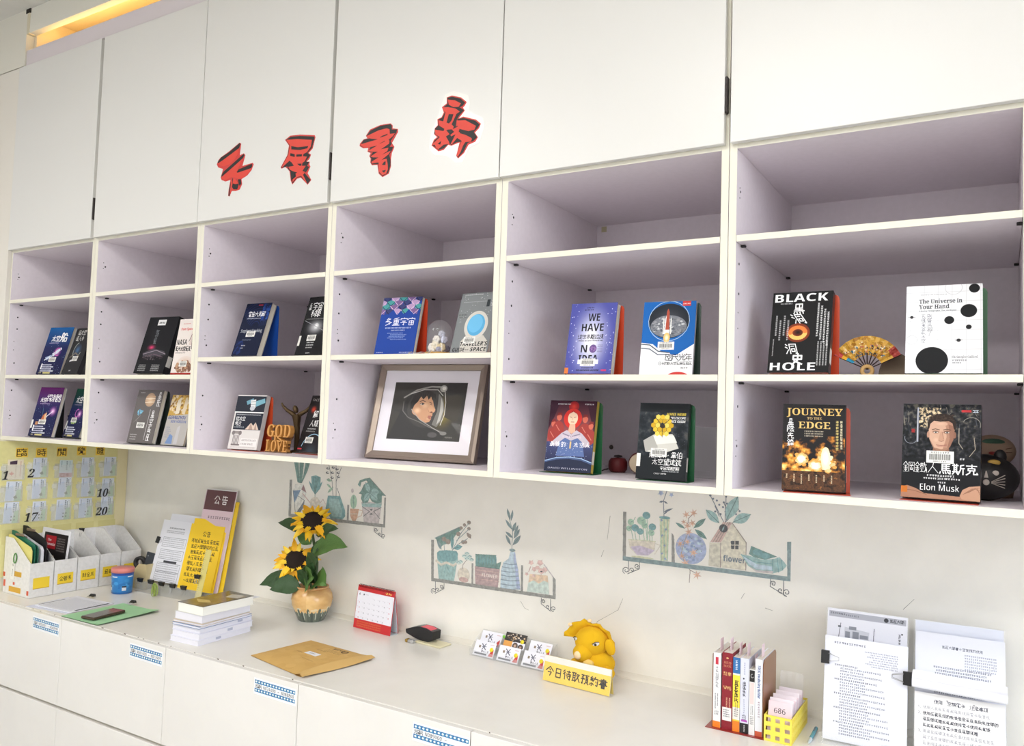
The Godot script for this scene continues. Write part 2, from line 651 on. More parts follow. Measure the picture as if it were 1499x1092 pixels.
func prepare_strokes() -> void:
	var src := {
		"口": "121e 12e2ee 1eee", "日": "313f 31c1cf 38c8 3fcf", "目": "313f 31c1cf 36c6 3aca 3fcf", "田": "222e 22d2de 828e 28d8 2ede",
		"一": "18e8", "木": "15e5 808f 851c 85ec", "人": "80751f 76ef", "大": "15e5 80851e 86ee", "太": "15e5 80851e 86ee 7bae",
		"空": "8082 1215 12e2d5 6428 94a6d6 39c9 898e 1eee", "船": "4022 222a0f 22727f5e 0868 4547 4a4c a185 c1c4f5 口:98ff",
		"探": "0464 303f1d 0a67 7174 71f1f4 a285 c2e5 木:76ff", "測": "1133 0537 0f49 目:509b 6c4f 7c9f b2bb e0efcd",
		"器": "口:1065 口:90e5 口:1a6f 口:9aef 17e7 84741a 87ea", "多": "7034 52b218 5568 a738 89e92f 8bad",
		"重": "c032 14e4 363b 36c6cb 38c8 3bcb 828f 2dcd 0fff", "宇": "8082 1215 12e2e5 47b7 1aea 878f6e",
		"宙": "8082 1215 12e2e5 373f 37c7cf 858f 3bcb 3fcf", "星": "日:30c7 582b 4ada 3cdc 888f 1fef",
		"際": "010f 015136 36581a a164 72b276 c1f6 d2b7 88d8 6bfb bbbf9e 8c6f dcff", "先": "4125 33d3 8088 18e8 68651f a8aefeed",
		"金": "8015 80e5 46b6 29d9 868f 4b5d cbad 1fef", "鋒": "金:007f a165 92e267 93f7 79e9 7bfb 6dfd b8bf",
		"黑": "3137 31c1c7 37c7 818b 29d9 1bfb 2d1f 5d6f 9daf dcef", "洞": "1133 0537 0f49 616f 61f1ffde 84c4 口:87dc",
		"史": "2328 23d3d8 28d8 80891f 3aef", "別": "口:1076 09898e6d 491f b2bb e0efcd",
		"管": "3004 2171 4244 a074 91f1 b2b4 8587 1619 16e6e9 383f 38b8bb 3bbb 3ccccf 3fcf", "了": "21d187 878f5d",
		"鋼": "金:007f 818f 81f1ffed a3b5 d3c5 96e6 a9acdc d9dc b6bc", "鐵": "金:006f 72b2 9194 64f4 口:75b8 7aba 9a9e 7ebe c0ebff fafd f8cf",
		"馬": "313a 31d1 34c4 37c7 3adadfbe 818a 1c0f 4c5f 7c8f acbe", "斯": "0272 202b 505b 2555 2858 0b7b 2c0f 5c7f e1a2a87f a6f6 d6df",
		"克": "12e2 8085 口:35c9 695c1f a9aefeec", "詹": "6023 41b175 15f5 151d0f 6547 a5d7 58d8 5ada 口:5bdf",
		"姆": "30196f 0474 64490f 917dfd 91e1dfbe 67f7 b3b5 b9bb", "韋": "31b1b4 14e4 6164 口:37c9 2bdb 2b2d 0ded 8a8f",
		"伯": "5008 353f b083 737f 73e3ef 79e9 7fef", "望": "4042 0272 222676 909577 90e0e7 93e3 95e5 29d9 2cdc 0fff 898f",
		"遠": "1132 0535 353c 0f3cff a0a4 62e2 54f4 口:75d8 a85c 9b9d 9aed", "鏡": "金:006f a0b1 72f2 64f4 日:85eb 9b6f ccbefffd",
		"最": "日:30c5 06f6 262e 666f 2969 2c6c 0e7d 98e86f 99ff", "後": "3003 4307 363f a063 63b3 d067 67e7 c5f8 b87c a9d96f 9aff",
		"的": "4022 121f 12626f 1868 1f6f a076 93f3eebd b7c9", "這": "1132 0535 353c 0f3cff a0b1 62f2 84d4 86d6 口:88dc",
		"世": "05f5 303eee 818a c1ca 8aca", "界": "田:30c8 871c 88fc 6a6c3f 9a9f", "難": "0272 2024 5054 口:1558 353c 1a6a 0c7c 3c0f 4c7f a065 848f 84f4 87e7 8beb 8fff b4bf c0d3",
		"捉": "0464 303f1d 0a67 口:81e5 b5bf bafa 8a8c6f 8dff", "摸": "0464 303f1d 0a67 72f2 a0a4 d0d4 日:85e9 7beb bb6f bbff",
		"尺": "212a0f 21d1d6 26d6 76ef", "咫": "尺:009d 口:a2f8 b98d d9fd 0eff", "光": "8087 2135 d1b5 17e7 675c1f a7aefeec",
		"年": "3004 22d2 37d7 373b 0bfb 828f", "隹": "5018 343f 34e4 38d8 3bdb 3fff 848f 90b3", "霍": "30c0 1215 12f2e4 8086 4445 隹:37df",
		"見": "目:30ca 6a5d0f 9a9efeec", "解": "3004 2161 151c0f 15656f 1868 1b6b 353f 81f1e6d6 c176 877a 89f9 6cfc b7bf",
		"科": "6011 0474 313f 350a 3578 a2c4 96b8 6bfa e0ef", "學": "1017 1040 1343 e0e7 b0e0 b3e3 60a3 a063 63a6 a366 07f7f9 0709 4abaac 8c8f6e 0cfc",
		"考": "22b2 7076 06f6 d11c 69c8 6bdb dbcf9e", "古": "13e3 8087 口:37cf", "類": "0474 3038 1124 6153 3408 3678 0b7b 390f 4b7f 81f1 b1a3 目:93ec ac7f cdff",
		"公": "6117 91e7 783ecd badf", "告": "3025 22d2 17e7 8087 口:3acf", "今": "8007 80f7 7496 49b98f", "待": "3003 4307 363f 72e2 b0b6 66f6 69f9 d6dfbe 8bad",
		"取": "0181 212d 616f 2565 2969 0e7d 93e36f 94ff", "預": "116134 2456 0777 56 373f1d 81f1 b1a3 目:93ec ac7f cdff",
		"約": "401343 6216 1656 5468 1b0e 3a3f 5b7d a076 93f3eebd b7c9", "書": "32c2c6 04f4 36c6 28d8 808a 0afa 日:3bcf",
		"新": "4042 0272 2235 5245 0676 0a7a 363f 3a0e 4a7d e1a2a87f a6f6 d6df", "展": "212a0f 21d1d5 25d5 37e7 6569 a5a9 29f9 595f8d dacc 8aef", "示": "32c2 16e6 868f6e 491e b9ed",
		"臨": "010f 0171 0565 0b6b 0f7f 3135 a073 92f2 口:a4e7 口:79ae 口:c9fe", "時": "日:016c 72e2 b0b5 65f5 69f9 d6dfbe 8bad",
		"閱": "010f 0161 0363 0565 6165 91f1 93f3 95f5 9195 f1ffde 6748 98b8 口:58bb 6b4f 9b9ecd", "覽": "0107 0161 0767 0464 3134 9073 82e2 94e4 76f6 目:48bc 5c2f acaffe",
		"證": "3141 0272 1464 1666 口:186d 71b166 e0b4 d1b4f6 96d6 口:87db 9cad dbcd 7fff", "企": "8007 80f7 868e 8bcb 494e 1eee",
		"系": "c032 7245 45a5 c349 49d8 898f 4b1e bbee", "財": "目:006a 1b0f 4b7e 84f4 d0dfbe d58c", "碟": "0272 3208 口:187e 83f3 a1a6e6 c1c6 79f9 木:78ff", "片": "302a0f 35d5 a0a5 39c9cf",
		"紅": "401343 6216 1656 5468 1b0e 3a3f 5b7d 82e2 b2be 7eff", "榮": "2125 4004 3458 c0c4 90d5 e1b8 0709 07f7f9 木:38cf", "格": "0474 303f 340b 3579 a064 82d26a 84fa 口:8aef",
		"使": "5008 353f 63f3 a0a8 口:75e9 ab6f 79ff", "用": "212a0f 21d1dfbe 26d6 2ada 818f", "調": "3141 0272 1464 1666 口:186d 818f 81f1ffed a4d4 b2b6 97d7 口:a8dc", "電": "30c0 1215 12f2e4 8086 日:47bd 8 87 8ffefc 878f",
		"卡": "808f 84d4 08f8 8ada", "注": "1133 0537 0f49 a0b2 74f4 79e9 6fff a4af", "意": "8081 22d2 44 55 b4a5 06f6 日:47bc 2c0f 6c6fcfcc 9caddcff", "事": "13e3 口:34c6 18e8 38c8 0afa 1ded 808f6e", "項": "0272 323c 0e7b 81f1 b1a3 目:93ec ac7f cdff",
		"試": "3141 0272 1464 1666 口:186d 74f4 78c8 a8ad 7eed c0daff d1e2", "週": "1132 0535 353c 0f3cff 616c 61f1fcdb 84d4 a3a6 87d7 口:88db", "參": "6034 34a4 8306 86f7 5908 9b3d bd3f",
		"·": "6a98", "中": "口:25da 808f", "人口": "80751f", "本": "15e5 808f 851c 85ec 5cbc", "解放": "18e8",
	}
	for k in src:
		if k.length() == 1:
			Canvas.glyphs[k] = src[k]
# ---------------------------------------------------------------- the room
func mottled(c: Color, sd: int, rough: float, amount := 0.035, freq := 0.02, scale := 1.6) -> StandardMaterial3D:
	var m := StandardMaterial3D.new()
	var g := Gradient.new()
	g.set_color(0, Color(1.0 - amount * 2.0, 1.0 - amount * 2.0, 1.0 - amount * 2.2))
	g.set_color(1, Color(1, 1, 1))
	var t := NoiseTexture2D.new()
	t.width = 256
	t.height = 256
	t.seamless = true
	t.noise = noise(sd, freq, 4)
	t.color_ramp = g
	m.albedo_texture = t
	m.albedo_color = c
	m.roughness = rough
	m.uv1_triplanar = true
	m.uv1_world_triplanar = true
	m.uv1_scale = Vector3.ONE * scale
	return m


func room() -> void:
	var paint := mottled(rgb(244, 241, 232), 3, 0.42, 0.012, 0.015)
	cache["paint"] = paint
	var white := mat(rgb(234, 234, 234), 0.6)
	var F := -1.58
	var wb: Node = struct(part(self, "wall_back", cube(Vector3(-5.2, F - 0.2, WALL - 0.2), Vector3(4.2, 2.3, WALL)), paint))
	struct(part(self, "wall_left", cube(Vector3(-5.4, F - 0.2, WALL - 0.2), Vector3(-5.2, 2.3, 5.6)), white))
	# right wall with a window opening
	var st := tools()
	box(st, Vector3(4.0, F - 0.2, WALL - 0.2), Vector3(4.2, -0.6, 5.6))
	box(st, Vector3(4.0, 1.5, WALL - 0.2), Vector3(4.2, 2.3, 5.6))
	box(st, Vector3(4.0, -0.6, WALL - 0.2), Vector3(4.2, 1.5, 0.3))
	box(st, Vector3(4.0, -0.6, 3.3), Vector3(4.2, 1.5, 5.6))
	struct(part(self, "wall_right", done(st), white))
	struct(part(self, "wall_front", cube(Vector3(-5.2, F - 0.2, 5.4), Vector3(4.0, 2.3, 5.6)), white))
	struct(part(self, "floor", cube(Vector3(-5.2, F - 0.2, WALL), Vector3(4.0, F, 5.4)), mottled(rgb(200, 198, 194), 5, 0.35, 0.04)))
	struct(part(self, "ceiling", cube(Vector3(-5.2, 2.05, WALL), Vector3(4.0, 2.25, 5.4)), mottled(rgb(218, 216, 210), 9, 0.8, 0.015)))
	var win := Node3D.new()
	win.name = "window_1"
	add_child(win)
	struct(win)
	var fr := mat(rgb(225, 226, 228), 0.4)
	st = tools()
	for z in [0.3, 1.3, 2.3, 3.25]:
		box(st, Vector3(4.03, -0.6, z), Vector3(4.09, 1.5, z + 0.05), 0.004)
	for y in [-0.6, 1.45]:
		box(st, Vector3(4.03, y, 0.3), Vector3(4.09, y + 0.05, 3.3), 0.004)
	part(win, "window_frame", done(st), fr)
	for k in 3:
		part(win, "pane", cube(Vector3(4.055, -0.56, 0.35 + k), Vector3(4.06, 1.46, 1.3 + k - 0.05 * float(k == 2))), glassy(Color(0.95, 0.98, 1.0, 0.06)))
	# trim where the worktop meets the wall
	st = tools()
	prism(st, PackedVector2Array([Vector2(0, 0), Vector2(0.02, 0), Vector2(0.018, 0.006), Vector2(0.009, 0.013), Vector2(0, 0.018)]), 0.0, 4.6, Transform3D(Basis(Vector3.UP, -PI / 2), Vector3.ZERO))
	# profile x runs out of the wall, length along the wall
	var tr: Node = struct(part(self, "trim_1", done(st), mat(rgb(228, 224, 212), 0.4), Transform3D(Basis(), Vector3.ZERO)))
	tr.transform = Transform3D(Basis(), Vector3(1.16, DESK, WALL))
	# the short return wall at the far end, under the cabinets, which carries the notice board
	struct(part(self, "wall_return", cube(Vector3(-3.75, F, WALL), Vector3(-3.43, -0.018, 0.16)), mat(rgb(232, 226, 204), 0.5)))
	# flush panel beyond the last cabinet
	struct(part(self, "wall_panel", cube(Vector3(-5.2, -0.018, WALL), Vector3(-3.472, 1.768, 0.019), 0.0015), mat(rgb(226, 221, 212), 0.4)))
	struct(part(self, "wall_upper", cube(Vector3(-5.2, 1.772, WALL), Vector3(-3.43, 2.05, 0.019)), mat(rgb(224, 221, 210), 0.5)))
	# hairline cracks in the plaster
	var dark := mat(rgb(150, 146, 136), 0.9)
	for c in CRACKS:
		var p := PackedVector3Array()
		for q in c:
			p.append(Vector3(q[0] * 0.001, q[1] * 0.001, WALL))
		st = tools()
		tube(st, p, 0.0008, 0.0005, 4)
		part(wb, "crack", done(st), dark)


func cove() -> void:
	var lilac := mat(rgb(216, 208, 212), 0.6)
	var white := mat(rgb(226, 224, 214), 0.6)
	var warm_white := mat(rgb(240, 226, 200), 0.7)
	var x0 := -3.43
	var x1 := 4.0
	struct(part(self, "trim_2", cube(Vector3(x0, 1.772, -0.02), Vector3(x1, 1.848, 0.012), 0.001), lilac))
	var sf: Node = struct(part(self, "soffit", cube(Vector3(x0, 1.93, -0.02), Vector3(x1, 2.05, 0.016), 0.001), white))
	var gap := tools()
	box(gap, Vector3(x0, 1.925, -0.014), Vector3(x0 + 0.02, 2.05, 0.02), 0.002)
	part(sf, "joint_strip", done(gap), mat(rgb(214, 205, 180), 0.5))
	var gap2 := tools()
	box(gap2, Vector3(x0 - 0.012, 2.028, 0.0), Vector3(x0 + 0.025, 2.0495, 0.021))
	part(sf, "gap", done(gap2), mat(rgb(40, 34, 30), 0.9))
	var st := tools()
	box(st, Vector3(x0, 1.83, -0.34), Vector3(x1, 1.848, -0.02))
	box(st, Vector3(x0, 1.848, -0.36), Vector3(x1, 2.05, -0.34))
	box(st, Vector3(x0, 2.03, -0.34), Vector3(x1, 2.05, -0.02))
	box(st, Vector3(x0, 1.848, -0.34), Vector3(x0 + 0.02, 2.03, -0.02))
	struct(part(self, "ceiling_cove", done(st), warm_white))
	var glow := StandardMaterial3D.new()
	glow.albedo_color = rgb(255, 236, 190)
	glow.emission_enabled = true
	glow.emission = Color(1.0, 0.78, 0.40)
	glow.emission_energy_multiplier = 1.6
	for k in 4:
		var xa := -3.36 + k * 1.25
		var places: Array[String] = ["nearest the far end of the cabinets", "second from the far end", "third from the far end", "above the near cabinets"]
		var t := thing("tube_light", "warm yellow tube light hidden in the ceiling cove, %s" % places[k], "tube light", Transform3D(Basis(), Vector3(xa, 1.848, -0.07)), "cove tubes")
		st = tools()
		var p := PackedVector3Array([Vector3(0.02, 0.03, 0), Vector3(1.18, 0.03, 0)])
		tube(st, p, 0.012, -1.0, 12)
		part(t, "tube", done(st), glow)
		st = tools()
		box(st, Vector3(0.0, 0.0, -0.02), Vector3(1.2, 0.016, 0.02), 0.003)
		box(st, Vector3(0.0, 0.0, -0.018), Vector3(0.02, 0.045, 0.018), 0.003)
		box(st, Vector3(1.18, 0.0, -0.018), Vector3(1.2, 0.045, 0.018), 0.003)
		part(t, "fitting", done(st), mat(rgb(230, 230, 225), 0.5))
		var l := AreaLight3D.new()
		l.name = "tube_glow"
		l.area_size = Vector2(1.15, 0.03)
		l.light_energy = 0.22
		l.light_color = Color(1.0, 0.84, 0.54)
		l.shadow_enabled = true
		l.area_range = 6.0
		l.area_attenuation = 2.0
		l.transform = Transform3D(Basis(Vector3.RIGHT, PI / 2 + 0.5), Vector3(0.6, 0.05, -0.012))
		t.add_child(l)
# ---------------------------------------------------------------- wall cabinets and counter
const BAYS := [[-3.4623, -2.8149], [-2.7735, -2.1154], [-2.0774, -1.4235], [-1.3847, -0.7324], [-0.6896, -0.0404], [0.0, 0.6216], [0.664, 1.29]]
const SEAMS := [-3.4705, -2.7942, -2.0964, -1.4041, -0.711, -0.0202, 0.6428, 1.33]


func banded(t: Node, called: String, lo: Vector3, hi: Vector3) -> Node:
	# a laminated board whose front edge wears a cream band
	var o := part(t, called, cube(lo, hi - Vector3(0, 0, 0.001), 0.0006), cache["laminate"])
	part(o, "edge_band", cube(Vector3(lo.x, lo.y, hi.z - 0.001), hi, 0.0006), cache["band"])
	return o


func wall_cabinets() -> void:
	cache["laminate"] = mottled(rgb(236, 228, 234), 21, 0.45, 0.01, 0.05, 3.0)
	cache["band"] = mat(rgb(228, 224, 208), 0.4)
	var doors := mat(rgb(221, 220, 217), 0.34)
	var black := mat(rgb(28, 25, 26), 0.5)
	var st := tools()
	lathe(st, PackedVector2Array([Vector2(0, 0.0006), Vector2(0.0035, 0.0006), Vector2(0.0036, 0.0)]), 10, Transform3D(Basis(Vector3.BACK, -PI / 2), Vector3.ZERO))
	var hole := done(st)
	st = tools()
	lathe(st, PackedVector2Array([Vector2(0, 0.0006), Vector2(0.0019, 0.0006), Vector2(0.002, 0.0)]), 8, Transform3D(Basis(Vector3.BACK, -PI / 2), Vector3.ZERO))
	var pinprick := done(st)
	var which: Array[String] = ["with a purple book on its lowest shelf, farthest away", "with a grey star atlas on its lowest shelf", "with a small gold wooden word block on its lowest shelf", "with a framed portrait on its lowest shelf", "with a red-haired astronaut book on its lowest shelf", "with a folding fan on its middle shelf", "cut off by the near edge of the picture"]
	for i in BAYS.size():
		var a: float = BAYS[i][0]
		var b: float = BAYS[i][1]
		var l: float = SEAMS[i] + 0.0008
		var r: float = SEAMS[i + 1] - 0.0008
		var t := thing("wall_cabinet", "open white wall cabinet %s" % which[i], "cabinet", Transform3D(), "wall cabinets over the counter")
		var left := banded(t, "side_panel", Vector3(l, -0.018, WALL), Vector3(a, 1.768, 0.0))
		banded(t, "side_panel", Vector3(b, -0.018, WALL), Vector3(r, 1.768, 0.0))
		part(t, "back_panel", cube(Vector3(a, 0.0, WALL + 0.0005), Vector3(b, 1.75, WALL + 0.007)), cache["laminate"])
		banded(t, "bottom_panel", Vector3(a, -0.018, WALL), Vector3(b, 0.0, 0.0))
		banded(t, "middle_panel", Vector3(a, 0.87, WALL), Vector3(b, 0.889, 0.0))
		part(t, "top_panel", cube(Vector3(a, 1.75, WALL), Vector3(b, 1.768, 0.0)), cache["laminate"])
		var s2 := 0.2877 if i in [0, 1, 4, 5, 6] else 0.355
		var pins := []
		for y in [s2, 0.6445]:
			banded(t, "shelf", Vector3(a + 0.001, y - 0.0165, WALL + 0.008), Vector3(b - 0.001, y, 0.0))
			for z in [-0.05, -0.565]:
				for s in [0.0, 1.0]:
					var x := a if s == 0.0 else b - 0.012
					part(t, "shelf_pin", cube(Vector3(x, y - 0.0225, z - 0.006), Vector3(x + 0.012, y - 0.0168, z + 0.006), 0.001), black)
		for y in [0.763, 0.57, 0.504, 0.341 if s2 < 0.3 else 0.41, 0.211, 0.101]:
			part(left, "peg_hole", hole, black, Transform3D(Basis(), Vector3(a, y + 0.006 * sin(i * 7.0 + y * 40.0), -0.036 + 0.004 * sin(i * 3.0 + y * 9.0))))
		for y in [0.779, 0.75, 0.446, 0.41 if s2 < 0.3 else 0.43, 0.123, 0.077]:
			part(left, "screw_mark", pinprick, black, Transform3D(Basis(), Vector3(a, y + 0.005 * sin(i * 5.0 + y * 30.0), -0.029)))
		# the plain door above, with a finger slot at every second joint
		var wide_left := i % 2 == 1
		var dl: float = SEAMS[i] + (0.0135 if i == 1 else 0.0075 if wide_left else 0.0018)
		var dr: float = SEAMS[i + 1] - (0.0018 if wide_left else 0.0075)
		if i == 0:
			dl = -3.4695
			dr = -2.8035
		if i == 4:
			dr = -0.0295
		if i == 5:
			dl = -0.013
		var d := part(t, "door", cube(Vector3(dl, 0.881, 0.0015), Vector3(dr, 1.768, 0.021), 0.0012), doors)
		if not wide_left and i < 5:
			var mid := 1.01
			part(d, "recess_shade", cube(Vector3(dr + 0.0005, mid - 0.048, 0.0018), Vector3(dr + 0.007, mid + 0.048, 0.0195), 0.002), mat(rgb(58, 52, 50), 0.5, 0.4), Transform3D(), "dark strip standing for the shade in the finger recess at the door edge")  # solid dark box: the shade of the open finger recess is its colour
		if i == 4:
			part(t, "tape_scrap", cube(Vector3(-0.672, 0.846, WALL + 0.007), Vector3(-0.652, 0.866, WALL + 0.008)), mat(rgb(205, 196, 160), 0.7), Transform3D(), "scrap of yellowed tape on the back panel")


func counter_units() -> void:
	var body := mat(rgb(205, 200, 190), 0.5)
	var front := mottled(rgb(231, 228, 223), 41, 0.22, 0.008, 0.012, 1.0)
	var top := mottled(rgb(234, 231, 224), 43, 0.24, 0.012, 0.012, 1.2)
	var o: Node = part(self, "worktop", cube(Vector3(-3.43, DESK - 0.022, WALL), Vector3(4.0, DESK, 0.0615), 0.0012), top)
	tag(o, "long white worktop running along the wall under the cabinets", "worktop")
	var chip := tools()
	var rng := RandomNumberGenerator.new()
	rng.seed = 12
	for k in 26:
		var x := rng.randf_range(-3.0, 0.6)
		box(chip, Vector3(x, DESK - 0.002, 0.0595), Vector3(x + rng.randf_range(0.003, 0.014), DESK + 0.0004, 0.0622), 0.0004)
	part(o, "chipped_edge", done(chip), mat(rgb(92, 78, 64), 0.9)).set_meta("kind", "stuff")
	var xs := [-3.43, -2.742, -2.065, -1.385, -0.707, -0.03, 0.65, 1.33]
	var codes := ["N050001 ~ N060999", "N061000 ~ N073999", "N074000 ~ N088800", "N089000 ~"]
	var spans := [[-2.952, -2.755], [-2.279, -2.08], [-1.59, -1.392], [-0.912, -0.708]]
	var which: Array[String] = ["at the far end below the magazine files", "below the green paper and the phone", "below the brown envelope", "below the stapler, its tag ending in a dash", "below the row of books", "near the document stands", "past the near edge"]
	for i in xs.size() - 1:
		var l: float = xs[i] + 0.0012
		var r: float = xs[i + 1] - 0.0012
		var t := thing("drawer_cabinet", "white gloss drawer unit %s" % which[i], "drawer unit", Transform3D(), "drawer units under the worktop")
		part(t, "body", cube(Vector3(l, -1.54, WALL), Vector3(r, DESK - 0.023, 0.062)), body)
		part(t, "plinth", cube(Vector3(l, -1.58, WALL), Vector3(r, -1.54, 0.03)), mat(rgb(70, 66, 62), 0.6))
		var d := part(t, "drawer", cube(Vector3(l, -1.077, 0.0635), Vector3(r, DESK - 0.002, 0.083), 0.0014), front)
		part(t, "drawer", cube(Vector3(l, -1.535, 0.0635), Vector3(r, -1.089, 0.083), 0.0014), front)
		part(t, "groove_rail", cube(Vector3(l, -1.089, 0.0625), Vector3(r, -1.077, 0.066)), mat(rgb(186, 178, 160), 0.5))
		if i < codes.size():
			var c := Canvas.new(400, 108, rgb(236, 238, 240), i + 3)
			for y in [12, 68]:
				c.rect(8, y, 384, 24, rgb(70, 140, 185))
				for k in 14:
					c.rect(8 + k * 27.5, y, 12, 24, rgb(44, 104, 160))
					c.ell(22 + k * 27.5, y + 12, 8, 6, rgb(236, 244, 235))
			c.han("光碟片", 12, 39, 26, rgb(40, 42, 48), 1.5, 1.05, false, 0.8)
			c.text(codes[i], 92, 63, 21, rgb(40, 42, 48), "Droid Sans Mono", 400, 0, 288.0 if i < 3 else 150.0)
			part(d, "drawer_tag", board(spans[i][1] - spans[i][0], 0.054, 0.0006), printed(c.tex(), 0.3), Transform3D(Basis(Vector3.BACK, -0.012), Vector3(spans[i][0], -0.7985, 0.0838)), "blue edged paper tag reading %s" % codes[i])
# ---------------------------------------------------------------- notice board, stickers, letters on the doors
func notice_board() -> void:
	# the board hangs on the return wall and faces +x; its own x runs towards the corner
	var t := thing("notice_board", "pale yellow notice board with clear pockets of reader cards beside the magazine files", "notice board", Transform3D(Basis(Vector3.UP, PI / 2), Vector3(-3.4295, 0, 0)))
	# local: x = -world z, y = y, z = world x
	var yellow := mottled(rgb(222, 214, 150), 51, 0.5, 0.02, 0.03, 4.0)
	part(t, "panel", cube(Vector3(-0.14, -0.66, 0.0), Vector3(0.571, -0.025, 0.005), 0.001), yellow)
	part(t, "frame_strip", cube(Vector3(0.5715, -0.727, 0.0), Vector3(0.63, -0.02, 0.0035), 0.001), mat(rgb(226, 214, 170), 0.5))
	var head := [["臨", 0.050, 0.106, -0.056], ["時", 0.144, 0.197, -0.058], ["閱", 0.246, 0.297, -0.057], ["覽", 0.348, 0.396, -0.054], ["證", 0.447, 0.497, -0.056]]
	for e in head:
		var c := Canvas.new(128, 128, rgb(238, 200, 70))
		c.han(e[0], 14, 14, 100, rgb(52, 34, 24), 1.5)
		part(t, "heading_character", board(e[2] - e[1], 0.045, 0.0006), printed(c.tex(), 0.6), Transform3D(Basis(), Vector3(e[1], e[3] - 0.046, 0.0057)), "yellow square printed with one character of the heading")
	var film := glassy(Color(0.96, 0.97, 0.95, 0.16), 0.08)
	var tape := glassy(Color(0.97, 0.97, 0.93, 0.35), 0.1)
	# a reader's card in blue and green, one with dots, and two odd ones
	var prints := []
	for v in 4:
		var c := Canvas.new(140, 200, rgb(214, 220, 232), 60 + v)
		if v < 2:
			c.shape([0, 60, 60, 40, 80, 120, 60, 200, 0, 200], rgb(196, 208, 230))
			c.shape([100, 90, 140, 80, 140, 200, 80, 200], rgb(168, 196, 160))
			c.small_down(16, 14, 9, 60, rgb(60, 70, 86))
			c.small_down(84, 10, 16, 100, rgb(58, 74, 70))
			c.small_down(104, 20, 12, 70, rgb(74, 92, 84))
			c.rect(118, 10, 14, 70, rgb(236, 240, 238))
			c.line([120, 12, 130, 12, 130, 78, 120, 78, 120, 12], 2, rgb(120, 130, 120))
			if v == 0:
				c.shape([70, 160, 100, 140, 112, 172, 88, 176], rgb(92, 104, 74))
			else:
				for p in [[74, 140], [104, 138], [74, 172], [104, 170]]:
					c.ell(p[0], p[1], 7, 8, rgb(70, 78, 74))
		elif v == 2:
			c.rect(0, 0, 140, 200, rgb(226, 214, 190))
			c.shape([20, 20, 84, 10, 84, 50, 20, 50], rgb(66, 46, 66))
			c.han("中", 18, 120, 44, rgb(206, 80, 60), 2.0)
			c.small_down(70, 60, 12, 130, rgb(196, 170, 140))
			c.small_down(112, 20, 10, 160, rgb(190, 120, 100))
		else:
			c.rect(0, 0, 140, 140, rgb(206, 220, 222))
			c.rect(0, 150, 140, 50, rgb(196, 150, 152))
			c.han("口中", 16, 152, 44, rgb(150, 60, 70), 2.0, 1.2)
			c.small_down(16, 10, 12, 70, rgb(92, 140, 150))
			c.small_down(70, 14, 18, 110, rgb(110, 130, 138))
			c.small_down(106, 14, 10, 70, rgb(92, 150, 170))
		prints.append(printed(c.tex(), 0.35))
	var rows := [[[-0.014, -0.086, -0.111, -0.204, 2], [-0.132, -0.198, -0.106, -0.199, 0], [-0.261, -0.326, -0.121, -0.205, 3], [-0.375, -0.439, -0.111, -0.208, 0], [-0.495, -0.559, -0.111, -0.209, 0]],
		[[-0.012, -0.082, -0.213, -0.306, 0], [-0.136, -0.200, -0.209, -0.303, 0], [-0.259, -0.323, -0.206, -0.303, 0], [-0.381, -0.447, -0.214, -0.309, 0], [-0.489, -0.553, -0.222, -0.316, 0]],
		[[-0.010, -0.076, -0.311, -0.409, 1], [-0.142, -0.205, -0.317, -0.410, 1], [-0.257, -0.325, -0.316, -0.414, 1], [-0.373, -0.439, -0.318, -0.415, 1], [-0.490, -0.554, -0.316, -0.411, 1]]]
	var marks := {"0,0": "1", "0,1": "2", "1,4": "10", "2,1": "17", "2,4": "20"}
	var words := ["in the top row of pockets", "in the middle row of pockets", "in the bottom row of pockets"]
	var nth := ["farthest from the corner", "second", "third", "fourth", "nearest the corner"]
	for r in 3:
		for k in 5:
			var e: Array = rows[r][k]
			var x: float = -e[0]
			var w: float = e[0] - e[1]
			var h: float = e[2] - e[3]
			var y: float = e[3]
			part(t, "pocket", cube(Vector3(x - 0.022, y - 0.004, 0.0052), Vector3(x + w + 0.01, y + h * 0.8, 0.0056)), film)
			part(t, "pocket", cube(Vector3(x - 0.022, y - 0.004, 0.0084), Vector3(x + w + 0.01, y + h * 0.72, 0.0088), 0.0001), film)
			part(t, "tape_strip", cube(Vector3(x - 0.03, y + h * 0.45, 0.0089), Vector3(x - 0.006, y + h * 0.68, 0.0092)), tape)
			# the card itself can be pulled out of its pocket
			var cd := thing("reader_card", "%s reader card %s, %s" % [["blue and green", "blue and green dotted", "cream and dark purple", "teal and red stamped"][e[4]], words[r], nth[k]], "card", Transform3D(Basis(Vector3.UP, PI / 2) * Basis(Vector3.BACK, -0.02 + 0.02 * sin(r * 5.0 + k * 3.0)), Vector3(-3.4295 + 0.0078, y, e[0])), "reader cards on the notice board")
			part(cd, "card", board(w, h, 0.0014), prints[e[4]])
			var key := "%d,%d" % [r, k]
			if marks.has(key):
				var tm := TextMesh.new()
				var f := SystemFont.new()
				f.font_names = PackedStringArray(["Droid Serif"])
				f.font_weight = 700
				f.font_italic = true
				tm.font = f
				tm.text = marks[key]
				tm.font_size = 64
				tm.pixel_size = 0.04 / 46.0
				tm.depth = 0.0006
				tm.horizontal_alignment = HORIZONTAL_ALIGNMENT_CENTER
				tm.vertical_alignment = VERTICAL_ALIGNMENT_BOTTOM
				var b := Basis(Vector3(1, 0, 0), Vector3(0.22, 1, 0), Vector3(0, 0, 1))
				part(t, "pocket_number", tm, mat(rgb(22, 20, 20), 0.6), Transform3D(b, Vector3(x - 0.012 + (0.012 if k == 4 else 0.0), y - 0.014, 0.0096)))
